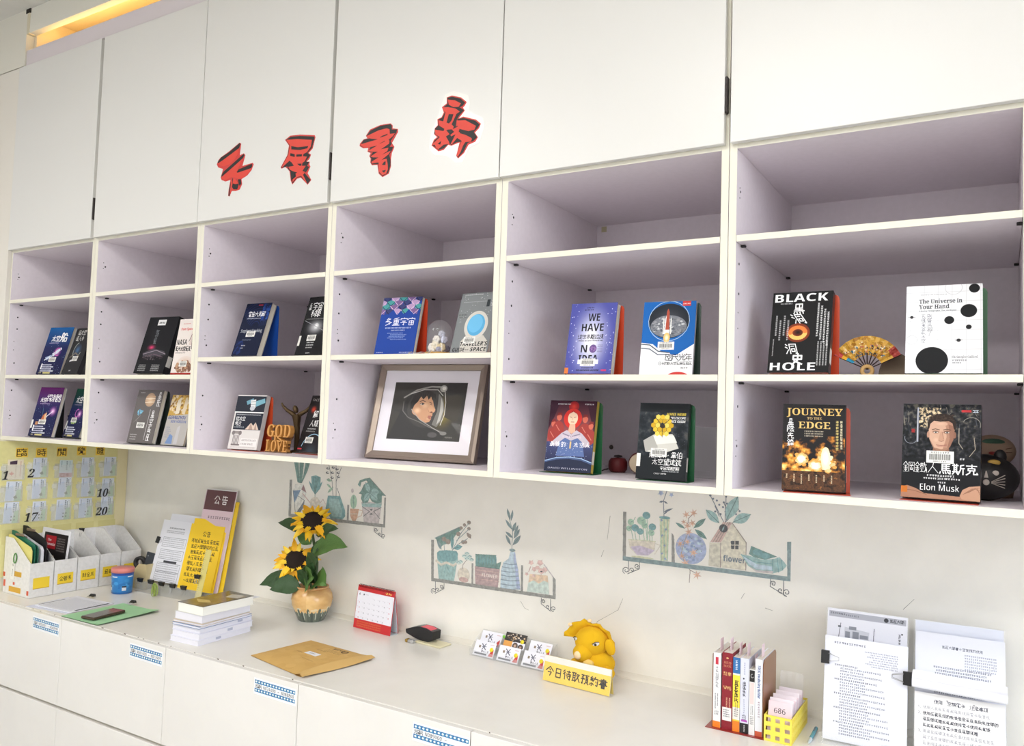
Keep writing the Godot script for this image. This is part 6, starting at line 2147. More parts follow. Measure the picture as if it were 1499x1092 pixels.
func book_stack() -> void:
	# seven books lying on one another: colour of cover, thickness, size, turn
	var list := [["lowest white paper-bound volume of the stack on the worktop", rgb(228, 228, 238), 0.020, 0.186, 0.262, 0.07], ["second white volume from the bottom of the stack", rgb(226, 226, 238), 0.022, 0.184, 0.262, 0.05], ["third volume from the bottom of the stack, pale with an orange corner", rgb(222, 222, 234), 0.018, 0.184, 0.26, 0.07], ["thin blue spined volume in the middle of the stack", rgb(120, 140, 176), 0.009, 0.182, 0.258, 0.06], ["thin tan covered volume under the two grey ones in the stack", rgb(206, 190, 168), 0.008, 0.19, 0.24, 0.08], ["grey paged volume below the top book of the stack", rgb(206, 204, 200), 0.030, 0.184, 0.24, 0.06]]
	var y := DESK + 0.0003
	var n := 0
	for e in list:
		var th: float = e[2]
		var t := thing("stacked_book", e[0], "book", turned(Vector3(-2.068 + 0.004 * sin(n * 2.3), y, -0.126 + 0.005 * cos(n * 1.7)), e[5] - 0.02), "stack of books on the worktop")
		var hx: float = e[3] * 0.5 - 0.016
		var hz: float = e[4] * 0.5
		part(t, "page_block", cube(Vector3(-hx + 0.002, 0.0012, -hz + 0.002), Vector3(hx - 0.002, th - 0.0012, hz - 0.002)), mat(rgb(226, 225, 232), 0.8))
		part(t, "back_cover", cube(Vector3(-hx, 0.0, -hz), Vector3(hx, 0.0012, hz)), mat(e[1], 0.5))
		part(t, "front_cover", cube(Vector3(-hx, th - 0.0012, -hz), Vector3(hx, th, hz)), mat(e[1], 0.5))
		if n < 3:
			part(t, "library_stamp", cube(Vector3(hx - 0.0019, th * 0.3, 0.02 - n * 0.05), Vector3(hx - 0.0017, th * 0.75, 0.045 - n * 0.05)), mat(rgb(176, 180, 198), 0.8))
		if n == 2:
			part(t, "index_tab", cube(Vector3(-hx - 0.004, th * 0.5, hz - 0.04), Vector3(-hx + 0.004, th * 0.5 + 0.002, hz - 0.015)), mat(rgb(206, 96, 66), 0.5))
		y += th + 0.0002
		n += 1
	var t := thing("stacked_book", "white book with a brown and gold photo cover on top of the stack", "book", turned(Vector3(-2.058, y, -0.13), 0.0), "stack of books on the worktop")
	var c := Canvas.new(300, 420, rgb(70, 60, 38), 6)
	c.clouds(150, 210, 160, 220, 160, 40, [rgb(92, 78, 36), rgb(120, 100, 44), rgb(60, 52, 34), rgb(146, 120, 56), rgb(84, 80, 72)])
	c.shape([40, 300, 150, 270, 230, 310, 140, 350], rgb(196, 178, 120))
	c.shape([120, 60, 250, 40, 270, 120, 160, 150], rgb(200, 196, 184))
	c.shape([0, 0, 300, 0, 300, 40, 0, 60], rgb(96, 92, 86))
	c.line([296, 0, 296, 420], 8, rgb(40, 36, 30))
	part(t, "page_block", cube(Vector3(-0.07, 0.0012, -0.12), Vector3(0.072, 0.033, 0.12)), mat(rgb(236, 235, 226), 0.75))
	part(t, "back_cover", cube(Vector3(-0.072, 0.0, -0.122), Vector3(0.074, 0.0012, 0.122)), mat(rgb(230, 230, 222), 0.5))
	part(t, "front_cover", board(0.146, 0.244, 0.0014), printed(c.tex(), 0.2, 0.4), Transform3D(Basis(Vector3.RIGHT, -PI / 2), Vector3(-0.072, 0.0346, 0.122)))
	part(t, "loose_sheet", cube(Vector3(-0.05, 0.02, -0.165), Vector3(0.06, 0.0206, -0.1205)), mat(rgb(226, 227, 235), 0.6), Transform3D(), "white slip sticking out of the back")
func counter_middle() -> void:
	envelope()
	sunflowers()
	desk_calendar()
	stamp()
	card_holder()
	plush()
	# yellow sign in front of the plush toy
	var c := Canvas.new(770, 250, rgb(250, 208, 84), 3)
	c.rect(0, 0, 770, 62, rgb(234, 231, 222))
	c.han("今日待取預約書", 28, 104, 88, rgb(30, 22, 14), 1.9, 1.17)
	var t := thing("table_sign", "yellow and white tent sign with seven black characters before the yellow plush", "sign", turned(Vector3(-0.756, DESK + 0.0022, -0.427), -0.075, 0.0))
	part(t, "print", board(0.256, 0.082, 0.0015), printed(c.tex(), 0.35), Transform3D(Basis(Vector3.RIGHT, -0.16), Vector3.ZERO))
	part(t, "back_leaf", board(0.256, 0.082, 0.0015), mat(rgb(226, 200, 110), 0.4), Transform3D(Basis(Vector3.RIGHT, 0.16), Vector3(0, 0, -0.0265)))
	var clear := glassy(Color(0.95, 0.96, 0.95, 0.03))
	clear.metallic_specular = 0.15
	part(t, "sleeve", cube(Vector3(-0.003, 0.0, 0.0008), Vector3(0.259, 0.084, 0.0018)), clear, Transform3D(Basis(Vector3.RIGHT, -0.16), Vector3.ZERO))
	part(t, "foot", cube(Vector3(-0.004, -0.0018, -0.034), Vector3(0.262, -0.0002, 0.004)), clear)


func envelope() -> void:
	var c := Canvas.new(600, 460, rgb(206, 166, 96), 9)
	c.clouds(300, 230, 300, 230, 90, 40, [rgb(208, 168, 98), rgb(203, 162, 92), rgb(210, 171, 102)])
	c.ell(420, 60, 24, 24, rgb(96, 72, 40))
	c.ell(420, 60, 14, 14, rgb(176, 138, 78))
	c.han("東海大學", 300, 40, 26, rgb(84, 62, 36), 1.8, 1.05)
	for k in 3:
		c.small(300, 84 + k * 16, 150, 9, rgb(150, 116, 64))
	c.rect(250, 190, 120, 44, rgb(224, 226, 232))
	c.small(280, 204, 60, 12, rgb(120, 120, 130))
	c.small(250, 130, 90, 12, rgb(160, 124, 68))
	c.small(180, 230, 60, 12, rgb(150, 112, 60))
	c.small(330, 290, 120, 10, rgb(168, 130, 72))
	var t := thing("envelope", "large brown paper envelope lying on the worktop", "envelope", Transform3D(Basis(), Vector3(0, DESK + 0.0012, 0)))
	# corners measured on the worktop; a padded sheet between them
	var a := Vector3(-1.712, 0, -0.301)
	var b := Vector3(-1.379, 0, -0.275)
	var d := Vector3(-1.742, 0, -0.032)
	var e := Vector3(-1.425, 0, 0.034)
	for lay in 2:
		var rows := []
		for i in 13:
			var r := []
			for j in 13:
				var u := j / 12.0
				var v := i / 12.0
				var p := a.lerp(b, u).lerp(d.lerp(e, u), v)
				var bulge := pow(sin(PI * u) * sin(PI * v), 0.5) * 0.010 + 0.001
				p.y = bulge if lay == 0 else 0.0
				if lay == 0 and u > 0.9:
					p.y += 0.004 * sin(v * 9.0) * (u - 0.9) * 10.0 + 0.002
				r.append(p)
			rows.append(r)
		var st := tools()
		sheet(st, rows)
		part(t, "front" if lay == 0 else "back", done(st), printed(c.tex(), 0.7) if lay == 0 else mat(rgb(200, 160, 92), 0.7))
	var st := tools()
	var flap := []
	for i in 9:
		var v := i / 8.0
		var p := b.lerp(e, v)
		flap.append([p + Vector3(-0.028, 0.0085 * pow(sin(PI * v), 0.5) + 0.0035, 0.0), p + Vector3(-0.004, 0.009 + 0.002 * sin(v * 7.0), 0), p + Vector3(0.022 + 0.004 * sin(v * 5.0), 0.0045 + 0.002 * cos(v * 6.0), 0.01)])
	sheet(st, flap)
	part(t, "flap", done(st), mat(rgb(212, 174, 106), 0.7))


func sunflowers() -> void:
	var cx := Vector3(-1.945, DESK + 0.0003, -0.535)
	var c := Canvas.new(512, 256, rgb(226, 184, 120), 5)
	c.drift(0, 0, 512, 176, 77, 0.01, [rgb(206, 158, 98), rgb(220, 176, 112), rgb(230, 192, 130)], 0.8)
	c.rect(0, 176, 512, 80, rgb(98, 108, 96))
	c.clouds(256, 150, 256, 14, 60, 12, [rgb(226, 206, 164), rgb(218, 208, 180)])
	# dripped green glaze
	for k in 30:
		var x := k * 17.2
		var top := 136.0 + 30.0 * absf(sin(k * 2.1))
		c.shape([x, 256, x + 1, top + 16, x + 7, top, x + 13, top + 16, x + 15, 256], [rgb(92, 102, 90), rgb(80, 90, 80), rgb(108, 116, 102)][k % 3])
	for k in 16:
		var x := 10.0 + k * 32.4
		c.line([x, 160, x + 2, 200 + (k * 29) % 50], 4, rgb(190, 196, 176))
	c.clouds(256, 248, 256, 8, 50, 10, [rgb(84, 94, 84), rgb(98, 108, 94)])
	var t := thing("vase", "round ceramic vase with tan top and dripped green glaze, holding sunflowers", "vase", Transform3D(Basis(Vector3.UP, 0.5), cx))
	var st := tools()
	lathe(st, PackedVector2Array([Vector2(0.052, 0.0), Vector2(0.056, 0.004), Vector2(0.070, 0.034), Vector2(0.083, 0.066), Vector2(0.087, 0.090), Vector2(0.084, 0.110), Vector2(0.074, 0.128), Vector2(0.066, 0.135)]), 48)
	part(t, "body", done(st), printed(c.tex(), 0.25, 0.3))
	st = tools()
	lathe(st, PackedVector2Array([Vector2(0.066, 0.135), Vector2(0.070, 0.139), Vector2(0.068, 0.144), Vector2(0.062, 0.142), Vector2(0.060, 0.125), Vector2(0.0, 0.12)]), 48)
	part(t, "rim", done(st), mat(rgb(206, 158, 104), 0.3))
	# two cut sunflowers
	var petal_tones := [mat(rgb(250, 200, 22), 0.55), mat(rgb(246, 182, 18), 0.55), mat(rgb(252, 212, 60), 0.55)]
	var petals := []
	for v in 3:
		st = tools()
		var rows := []
		for i in 8:
			var f := i / 7.0
			var hw: float = 0.0112 * pow(sin(PI * minf(0.985, 0.22 + f * 0.77)), 0.9) * (1.0 + 0.1 * v)
			var bend: float = [0.10, -0.25, -0.6][v] * f * f * 0.05
			var y := 0.037 + f * (0.05 + 0.008 * v)
			rows.append([Vector3(-hw, y, bend + 0.004 * f), Vector3(-hw * 0.5, y, bend - 0.0015), Vector3(0, y, bend + 0.001), Vector3(hw * 0.5, y, bend - 0.0015), Vector3(hw, y, bend + 0.004 * f)])
		sheet(st, rows)
		petals.append(done(st))
	var seeds := mottled(rgb(52, 34, 26), 121, 0.95, 0.3, 0.15, 60.0)
	var leaf_m := mottled(rgb(58, 92, 50), 123, 0.55, 0.12, 0.05, 12.0)
	var leaf_light := mottled(rgb(96, 138, 66), 124, 0.55, 0.12, 0.05, 12.0)
	var stem_m := mat(rgb(60, 84, 46), 0.6)
	var heads := [[Vector3(-2.032, -0.486, -0.515), 0.62, 0.62, "sunflower with a dark centre, the lower of the two in the vase"], [Vector3(-1.953, -0.312, -0.525), 0.66, 0.78, "sunflower with a dark centre, the upper of the two in the vase"]]
	for q in 2:
		var h: Array = heads[q]
		var at: Vector3 = h[0]
		var f := thing("sunflower", h[3], "sunflower", Transform3D(Basis(), at), "sunflowers in the vase")
		var face := Basis(Vector3.UP, h[1]) * Basis(Vector3.RIGHT, -h[2])
		var head := Node3D.new()
		st = tools()
		blob(st, Vector3.ZERO, Vector3(0.050, 0.050, 0.016), Transform3D(), 24, 12)
		part(f, "seed_head", done(st), seeds, Transform3D(face, face * Vector3(0, 0, 0.004)))
		for ring in 2:
			var n := 22 if ring == 0 else 18
			for k in n:
				var a := TAU * (k + 0.5 * ring) / n + 0.13 * sin(k * 5.0 + q)
				var lean := (-0.06 if ring == 0 else 0.14) + 0.14 * sin(k * 3.7 + ring * 2.0 + q)
				var b := face * Basis(Vector3.BACK, a) * Basis(Vector3.RIGHT, lean)
				var s := 0.88 + 0.16 * sin(k * 2.9 + q * 3.0 + ring)
				part(f, "petal", petals[(k + ring) % 3], petal_tones[(k * 2 + ring + q) % 3], Transform3D(b.scaled_local(Vector3(s, s, s)), face * Vector3(0, 0, 0.004 * ring)))
		head.free()
		# stem into the vase
		st = tools()
		var foot := cx + Vector3(0.0 + 0.02 * q, 0.125, 0.0) - at
		tube(st, PackedVector3Array([face * Vector3(0, 0, -0.012), face * Vector3(0, -0.01, -0.04) + Vector3(0, -0.02, 0), foot * 0.6 + Vector3(0.006, 0, -0.01), foot]), 0.006, 0.006, 8)
		part(f, "stem", done(st), stem_m)
		st = tools()
		lathe(st, PackedVector2Array([Vector2(0, -0.02), Vector2(0.012, -0.018), Vector2(0.03, -0.009), Vector2(0.04, -0.001)]), 20, Transform3D(face * Basis(Vector3.RIGHT, PI / 2), Vector3.ZERO))
		part(f, "sepals", done(st), stem_m)
		# leaves: root, tip, width, droop
		var leaves: Array = [[Vector3(-2.01, -0.57, -0.52), Vector3(-2.20, -0.605, -0.47), 0.07, 0.02], [Vector3(-1.99, -0.575, -0.50), Vector3(-2.12, -0.592, -0.44), 0.06, 0.01], [Vector3(-1.90, -0.575, -0.50), Vector3(-1.775, -0.545, -0.44), 0.095, 0.03], [Vector3(-1.95, -0.575, -0.49), Vector3(-1.885, -0.50, -0.43), 0.08, 0.01], [Vector3(-1.99, -0.55, -0.53), Vector3(-2.07, -0.42, -0.55), 0.04, 0.015], [Vector3(-1.93, -0.58, -0.48), Vector3(-1.83, -0.515, -0.42), 0.10, 0.02], [Vector3(-1.96, -0.585, -0.48), Vector3(-2.08, -0.60, -0.42), 0.08, 0.015], [Vector3(-1.935, -0.565, -0.50), Vector3(-1.89, -0.47, -0.47), 0.08, 0.0]] if q == 0 else [[Vector3(-1.97, -0.36, -0.53), Vector3(-2.165, -0.335, -0.53), 0.06, 0.012], [Vector3(-1.93, -0.37, -0.53), Vector3(-1.80, -0.325, -0.52), 0.05, 0.01], [Vector3(-1.945, -0.46, -0.52), Vector3(-1.725, -0.392, -0.50), 0.085, 0.035], [Vector3(-1.945, -0.45, -0.52), Vector3(-1.875, -0.385, -0.53), 0.035, 0.01], [Vector3(-1.94, -0.52, -0.51), Vector3(-1.86, -0.45, -0.47), 0.085, 0.02], [Vector3(-1.96, -0.41, -0.53), Vector3(-2.03, -0.345, -0.51), 0.045, -0.01]]
		var nth := 0
		for e in leaves:
			nth += 1
			var p0: Vector3 = e[0] - at
			var p1: Vector3 = e[1] - at
			var along := p1 - p0
			var across := along.cross(Vector3(0.45, 0.45, 0.75)).normalized()
			var up := across.cross(along).normalized()
			var rows := []
			for i in 11:
				var u := i / 10.0
				var hw: float = e[2] * 0.5 * pow(sin(PI * pow(u, 0.75)), 0.85) + 0.0008
				var mid: Vector3 = p0 + along * u + Vector3(0, sin(PI * u) * e[3], 0)
				var row := []
				for j in 5:
					var s := (j - 2) / 2.0
					row.append(mid + across * hw * s + up * (absf(s) * hw * 0.28 + 0.004 * sin(u * 14.0 + j)))
				rows.append(row)
			st = tools()
			sheet(st, rows)
			part(f, "leaf", done(st), leaf_light if nth in [3, 6] else leaf_m)


func desk_calendar() -> void:
	var red := rgb(196, 40, 44)
	var c := Canvas.new(520, 430, red, 11)
	c.rect(4, 56, 512, 282, rgb(232, 232, 240))
	c.text("4", 26, 100, 22, rgb(60, 60, 70), "Droid Sans", 700)
	c.ell(96, 88, 9, 9, rgb(60, 60, 70))
	c.small(118, 82, 50, 8, rgb(190, 190, 200))
	for r in 5:
		for k in 7:
			if r == 0 and k < 3 or r == 4 and k > 5:
				continue
			c.text(str(r * 7 + k - 2), 40 + k * 70, 128 + r * 50, 12, rgb(196, 60, 70) if k == 0 or k == 6 else rgb(110, 112, 124), "Droid Sans", 400)
			c.small(14 + k * 70, 112 + r * 50, 20, 6, rgb(196, 190, 200))
	c.rect(0, 0, 520, 52, red)
	c.clouds(430, 34, 40, 14, 26, 8, [rgb(226, 176, 60), rgb(240, 206, 110), rgb(170, 90, 40)])
	for k in 3:
		c.small(44, 356 + k * 22, 340, 12, rgb(214, 130, 60))
	var t := thing("desk_calendar", "red and white desk calendar with a spiral top beside the sunflower vase", "calendar", turned(Vector3(-1.724, DESK + 0.0005, -0.553), -0.09))
	var w := 0.212
	var h := 0.172
	var a := 0.13
	part(t, "front_leaf", board(w, h, 0.002), printed(c.tex(), 0.4), Transform3D(Basis(Vector3.RIGHT, -a), Vector3.ZERO))
	part(t, "back_leaf", board(w, h, 0.002), mat(red, 0.4), Transform3D(Basis(Vector3.RIGHT, a), Vector3(0, 0, -0.046)))
	part(t, "foot", cube(Vector3(0, 0.0, -0.0475), Vector3(w, 0.0018, -0.003)), mat(rgb(206, 214, 220), 0.5))
	part(t, "lining", cube(Vector3(0.0005, 0.004, 0.0004), Vector3(w - 0.0005, h - 0.006, 0.0012)), mat(rgb(206, 214, 220), 0.5), Transform3D(Basis(Vector3.RIGHT, a), Vector3(0, 0, -0.046)))
	var top := Vector3(0, cos(a) * h, -sin(a) * h)
	for k in 26:
		var st := tools()
		var path := PackedVector3Array()
		for j in 9:
			var b := TAU * j / 8.0
			path.append(top + Vector3(0.01 + k * (w - 0.02) / 25.0 + 0.0015 * j / 8.0, cos(b) * 0.006 - 0.002, sin(b) * 0.006 - 0.0015))
		tube(st, path, 0.0009, -1.0, 5)
		part(t, "spiral_ring", done(st), mat(rgb(60, 20, 24), 0.4, 0.3))


func stamp() -> void:
	var t := thing("stamp_pad", "flat cream pad on the worktop under the black stapler", "pad", turned(Vector3(-1.33, DESK + 0.0003, -0.555), -0.1))
	part(t, "plate", cube(Vector3(-0.045, 0, -0.035), Vector3(0.082, 0.007, 0.035), 0.002), mat(rgb(222, 214, 178), 0.4))
	t = thing("stapler", "chunky black stapler with a pink and grey top sticker", "stapler", turned(Vector3(-1.368, DESK + 0.0078, -0.565), -0.1))
	var st := tools()
	prism(st, PackedVector2Array([Vector2(-0.075, 0.022), Vector2(-0.07, 0.014), Vector2(-0.03, 0.005), Vector2(0.0, 0.0), Vector2(0.045, 0.0), Vector2(0.05, 0.008), Vector2(0.066, 0.010), Vector2(0.068, 0.0425), Vector2(0.055, 0.0449), Vector2(0.03, 0.050), Vector2(-0.01, 0.050), Vector2(-0.045, 0.040), Vector2(-0.075, 0.030)]), -0.024, 0.024)
	part(t, "body", done(st), mat(rgb(24, 24, 27), 0.45))
	st = tools()
	prism(st, PackedVector2Array([Vector2(0.002, 0.0505), Vector2(0.03, 0.0505), Vector2(0.055, 0.0449), Vector2(0.055, 0.0457), Vector2(0.03, 0.0513), Vector2(0.002, 0.0513)]), -0.018, 0.019)
	part(t, "sticker", done(st), mat(rgb(232, 92, 106), 0.5), Transform3D(), "pink sticker on top")
	st = tools()
	prism(st, PackedVector2Array([Vector2(-0.042, 0.0414), Vector2(-0.011, 0.0505), Vector2(0.0, 0.0505), Vector2(0.0, 0.0513), Vector2(-0.012, 0.0513), Vector2(-0.043, 0.0422)]), -0.016, 0.016)
	part(t, "grip", done(st), mat(rgb(126, 130, 128), 0.5))
	for e in [["brass coin roll beside the black stapler", rgb(170, 138, 66), -0.072], ["silver coin roll beside the black stapler, next to the brass one", rgb(190, 190, 190), -0.058], ["silver coin roll beside the black stapler, touching the pad", rgb(206, 206, 206), -0.0445]]:
		var k := thing("coin_roll", e[0], "coins", turned(Vector3(-1.335 + e[2], DESK + 0.0073, -0.512 + 0.1 * (e[2] + 0.06)), -0.1), "coin rolls by the stapler")
		st = tools()
		lathe(st, PackedVector2Array([Vector2(0, -0.008), Vector2(0.0065, -0.008), Vector2(0.007, -0.007), Vector2(0.007, 0.007), Vector2(0.0065, 0.008), Vector2(0.004, 0.0075), Vector2(0, 0.0075)]), 20, Transform3D(Basis(Vector3.RIGHT, PI / 2), Vector3.ZERO))
		part(k, "coins", done(st), mat(e[1], 0.3, 0.7))


func card_holder() -> void:
	var clear := glassy(Color(0.93, 0.94, 0.95, 0.12))
	var at := Vector3(-1.117, DESK + 0.0004, -0.518)
	var yaw := -0.05
	var t := thing("card_holder", "clear acrylic holder with two rows of three card pockets", "card holder", turned(at, yaw))
	var pitch := 0.108
	# two stepped rows; a side has the shape of a wedge
	var side := PackedVector2Array([Vector2(0, 0), Vector2(0.0, 0.022), Vector2(-0.028, 0.046), Vector2(-0.03, 0.05), Vector2(-0.085, 0.078), Vector2(-0.09, 0.078), Vector2(-0.09, 0)])
	for k in 4:
		var st := tools()
		prism(st, side, -0.0012, 0.0012, Transform3D(Basis(Vector3.UP, -PI / 2), Vector3(k * pitch, 0, 0)))
		part(t, "divider", done(st), clear)
	part(t, "base_plate", cube(Vector3(0.0, 0, -0.09), Vector3(3 * pitch, 0.0015, 0.0)), clear)
	for r in 2:
		var z := -0.0008 - r * 0.04
		for k in 3:
			part(t, "pocket_front", cube(Vector3(k * pitch + 0.0016, 0.0017 + r * 0.026, z - 0.0014), Vector3((k + 1) * pitch - 0.0016, 0.02 + r * 0.026, z)), clear)
	part(t, "back_plate", cube(Vector3(0.0016, 0.0017, -0.0898), Vector3(3 * pitch - 0.0016, 0.078, -0.0885)), clear)
	var faces := []
	for v in 3:
		var c := Canvas.new(270, 162, rgb(232, 232, 240), v + 1)
		if v == 1:
			c.rect(0, 0, 270, 90, rgb(36, 28, 24))
			c.clouds(135, 50, 130, 40, 50, 12, [rgb(90, 66, 46), rgb(196, 168, 130), rgb(30, 24, 22), rgb(220, 206, 190)])
			c.rect(0, 90, 110, 72, rgb(226, 160, 70))
			c.soft(150, 130, 34, 34, rgb(238, 206, 176), rgb(60, 40, 34), 6)
			c.soft(220, 136, 34, 30, rgb(216, 170, 150), rgb(44, 36, 34), 6)
		else:
			c.line([90, 30, 120, 60, 150, 90], 9, rgb(60, 60, 84))
			c.line([140, 26, 118, 60, 104, 92], 9, rgb(76, 76, 98))
			c.line([96, 62, 150, 56], 7, rgb(96, 96, 116))
			c.rect(56, 50, 24, 26, rgb(130, 112, 92))
			c.han("書中人系", 100, 98, 24, rgb(66, 66, 80), 1.4, 1.05)
			c.rect(20, 130, 160, 18, rgb(40, 44, 66))
			c.shape([226, 96, 254, 70, 262, 150, 200, 150], rgb(196, 52, 44))
			c.small(200, 24, 50, 8, rgb(190, 110, 110))
		faces.append(printed(c.tex(), 0.35))
	var spots: Array[String] = ["front row far pocket", "front row middle pocket", "front row near pocket", "back row far pocket", "back row middle pocket", "back row near pocket"]
	var b := Basis(Vector3.UP, yaw)
	for n in 6:
		var r := n / 3
		var k := n % 3
		var look := "photo card with dark figures" if n == 4 else "white card with a red corner"
		var here := at + b * Vector3(k * pitch + 0.008, 0.004 + r * 0.027 + (0.012 if n == 4 else 0.0), -0.005 - r * 0.04)
		var cd := thing("visiting_card", "%s in the %s of the clear holder" % [look, spots[n]], "card", turned(here, yaw, 0.50), "cards in the clear holder")
		part(cd, "card", board(0.092, 0.055, 0.002), faces[1 if n == 4 else 0])
		if n != 3:
			var st := tools()
			lathe(st, PackedVector2Array([Vector2(0, 0.0006), Vector2(0.0075, 0.0006), Vector2(0.0078, 0.0)]), 18, Transform3D(Basis(Vector3.RIGHT, PI / 2), Vector3(0.077, 0.029, 0.0002)))
			part(cd, "dot_sticker", done(st), mat(rgb(240, 222, 40), 0.5), Transform3D(), "yellow round sticker")
	var g := thing("dot_label", "small green round sticker on a divider of the card holder", "sticker", turned(at + b * Vector3(pitch + 0.002, 0.073, -0.062), yaw))
	var sg := tools()
	lathe(sg, PackedVector2Array([Vector2(0, 0.0008), Vector2(0.006, 0.0008), Vector2(0.0064, 0.0)]), 16, Transform3D(Basis(Vector3.RIGHT, PI / 2), Vector3.ZERO))
	part(g, "disc", done(sg), mat(rgb(140, 210, 80), 0.5))


func plush() -> void:
	var fur := mottled(rgb(238, 186, 14), 131, 0.95, 0.06, 0.2, 60.0)
	fur.rim_enabled = true
	fur.rim = 0.5
	fur.rim_tint = 0.8
	var pale := mat(rgb(244, 214, 168), 0.9)
	var t := thing("plush_toy", "bright yellow plush animal with a wide frill and pale snout behind the sign", "plush toy", turned(Vector3(-0.628, DESK + 0.0004, -0.545), 0.10))
	var st := tools()
	blob(st, Vector3(0.012, 0.056, 0.0), Vector3(0.066, 0.052, 0.05), Transform3D(), 24, 16, 0.05)
	blob(st, Vector3(0.06, 0.036, 0.03), Vector3(0.030, 0.024, 0.026), Transform3D(), 18, 12, 0.06)
	blob(st, Vector3(-0.045, 0.05, 0.03), Vector3(0.026, 0.02, 0.026), Transform3D(), 18, 12, 0.06)
	part(t, "body", done(st), fur)
	st = tools()
	blob(st, Vector3(-0.002, 0.126, 0.008), Vector3(0.058, 0.052, 0.046), Transform3D(), 26, 18, 0.03)
	blob(st, Vector3(-0.022, 0.093, 0.036), Vector3(0.034, 0.032, 0.034), Transform3D(), 20, 14, 0.02)
	part(t, "head", done(st), fur)
	st = tools()
	blob(st, Vector3(-0.030, 0.090, 0.066), Vector3(0.013, 0.014, 0.009), Transform3D(), 16, 10)
	part(t, "nose", done(st), pale)
	st = tools()
	blob(st, Vector3(0.004, 0.066, 0.052), Vector3(0.020, 0.012, 0.010), Transform3D(), 16, 10)
	part(t, "muzzle_patch", done(st), mat(rgb(238, 206, 120), 0.9))
	# frill: a dished sheet around the back of the head
	st = tools()
	var rows := []
	for i in 3:
		var lay := []
		for j in 21:
			var a := lerpf(2.95, -0.25, j / 20.0)
			var r := [0.045, 0.068, 0.086][i] as float
			if j < 8:
				r *= 1.0 + 0.13 * (i * 0.5)
			var bump := 0.004 * sin(j * 1.9) * i * 0.5
			lay.append(Vector3(-0.006 + cos(a) * (r + bump), 0.117 + sin(a) * (r * 0.86 + bump), [0.0, 0.004, 0.024][i] - 0.008))
		rows.append(lay)
	sheet(st, rows)
	var back := []
	for lay in rows:
		var l2 := []
		for p in lay:
			l2.append(p + Vector3(0, 0, -0.011))
		back.append(l2)
	sheet(st, back)
	var edge := [rows[2], back[2]]
	sheet(st, edge)
	part(t, "frill", done(st), fur)
	st = tools()
	blob(st, Vector3(0.0, 0.0, 0.0), Vector3(0.018, 0.027, 0.010), Transform3D(), 16, 12)
	part(t, "ear", done(st), fur, Transform3D(Basis(Vector3.BACK, 0.35), Vector3(0.071, 0.122, 0.026)))
	for e in [[Vector3(-0.078, 0.176, 0.018), 0.006], [Vector3(-0.008, 0.198, 0.016), 0.006]]:
		st = tools()
		blob(st, e[0], Vector3(e[1] * 1.3, e[1], e[1]), Transform3D(), 12, 8)
		part(t, "horn", done(st), pale)
	for e in [[Vector3(0.028, 0.131, 0.047), 0.35], [Vector3(-0.052, 0.134, 0.029), -0.8]]:
		var xf := Transform3D(Basis(Vector3.UP, e[1]) * Basis(Vector3.BACK, 0.25), e[0])
		st = tools()
		blob(st, Vector3.ZERO, Vector3(0.012, 0.0065, 0.003), Transform3D(), 14, 8)
		var eye := part(t, "eye", done(st), mat(rgb(236, 232, 224), 0.5), xf)
		st = tools()
		blob(st, Vector3(-0.002, -0.001, 0.0016), Vector3(0.005, 0.005, 0.0025), Transform3D(), 12, 8)
		part(eye, "pupil", done(st), mat(rgb(40, 30, 24), 0.3))
		st = tools()
		tube(st, PackedVector3Array([Vector3(-0.013, 0.003, 0.003), Vector3(0.0, 0.0075, 0.0042), Vector3(0.012, 0.005, 0.003)]), 0.0016, 0.0012, 6)
		part(eye, "eyelid", done(st), mat(rgb(90, 64, 24), 0.7))


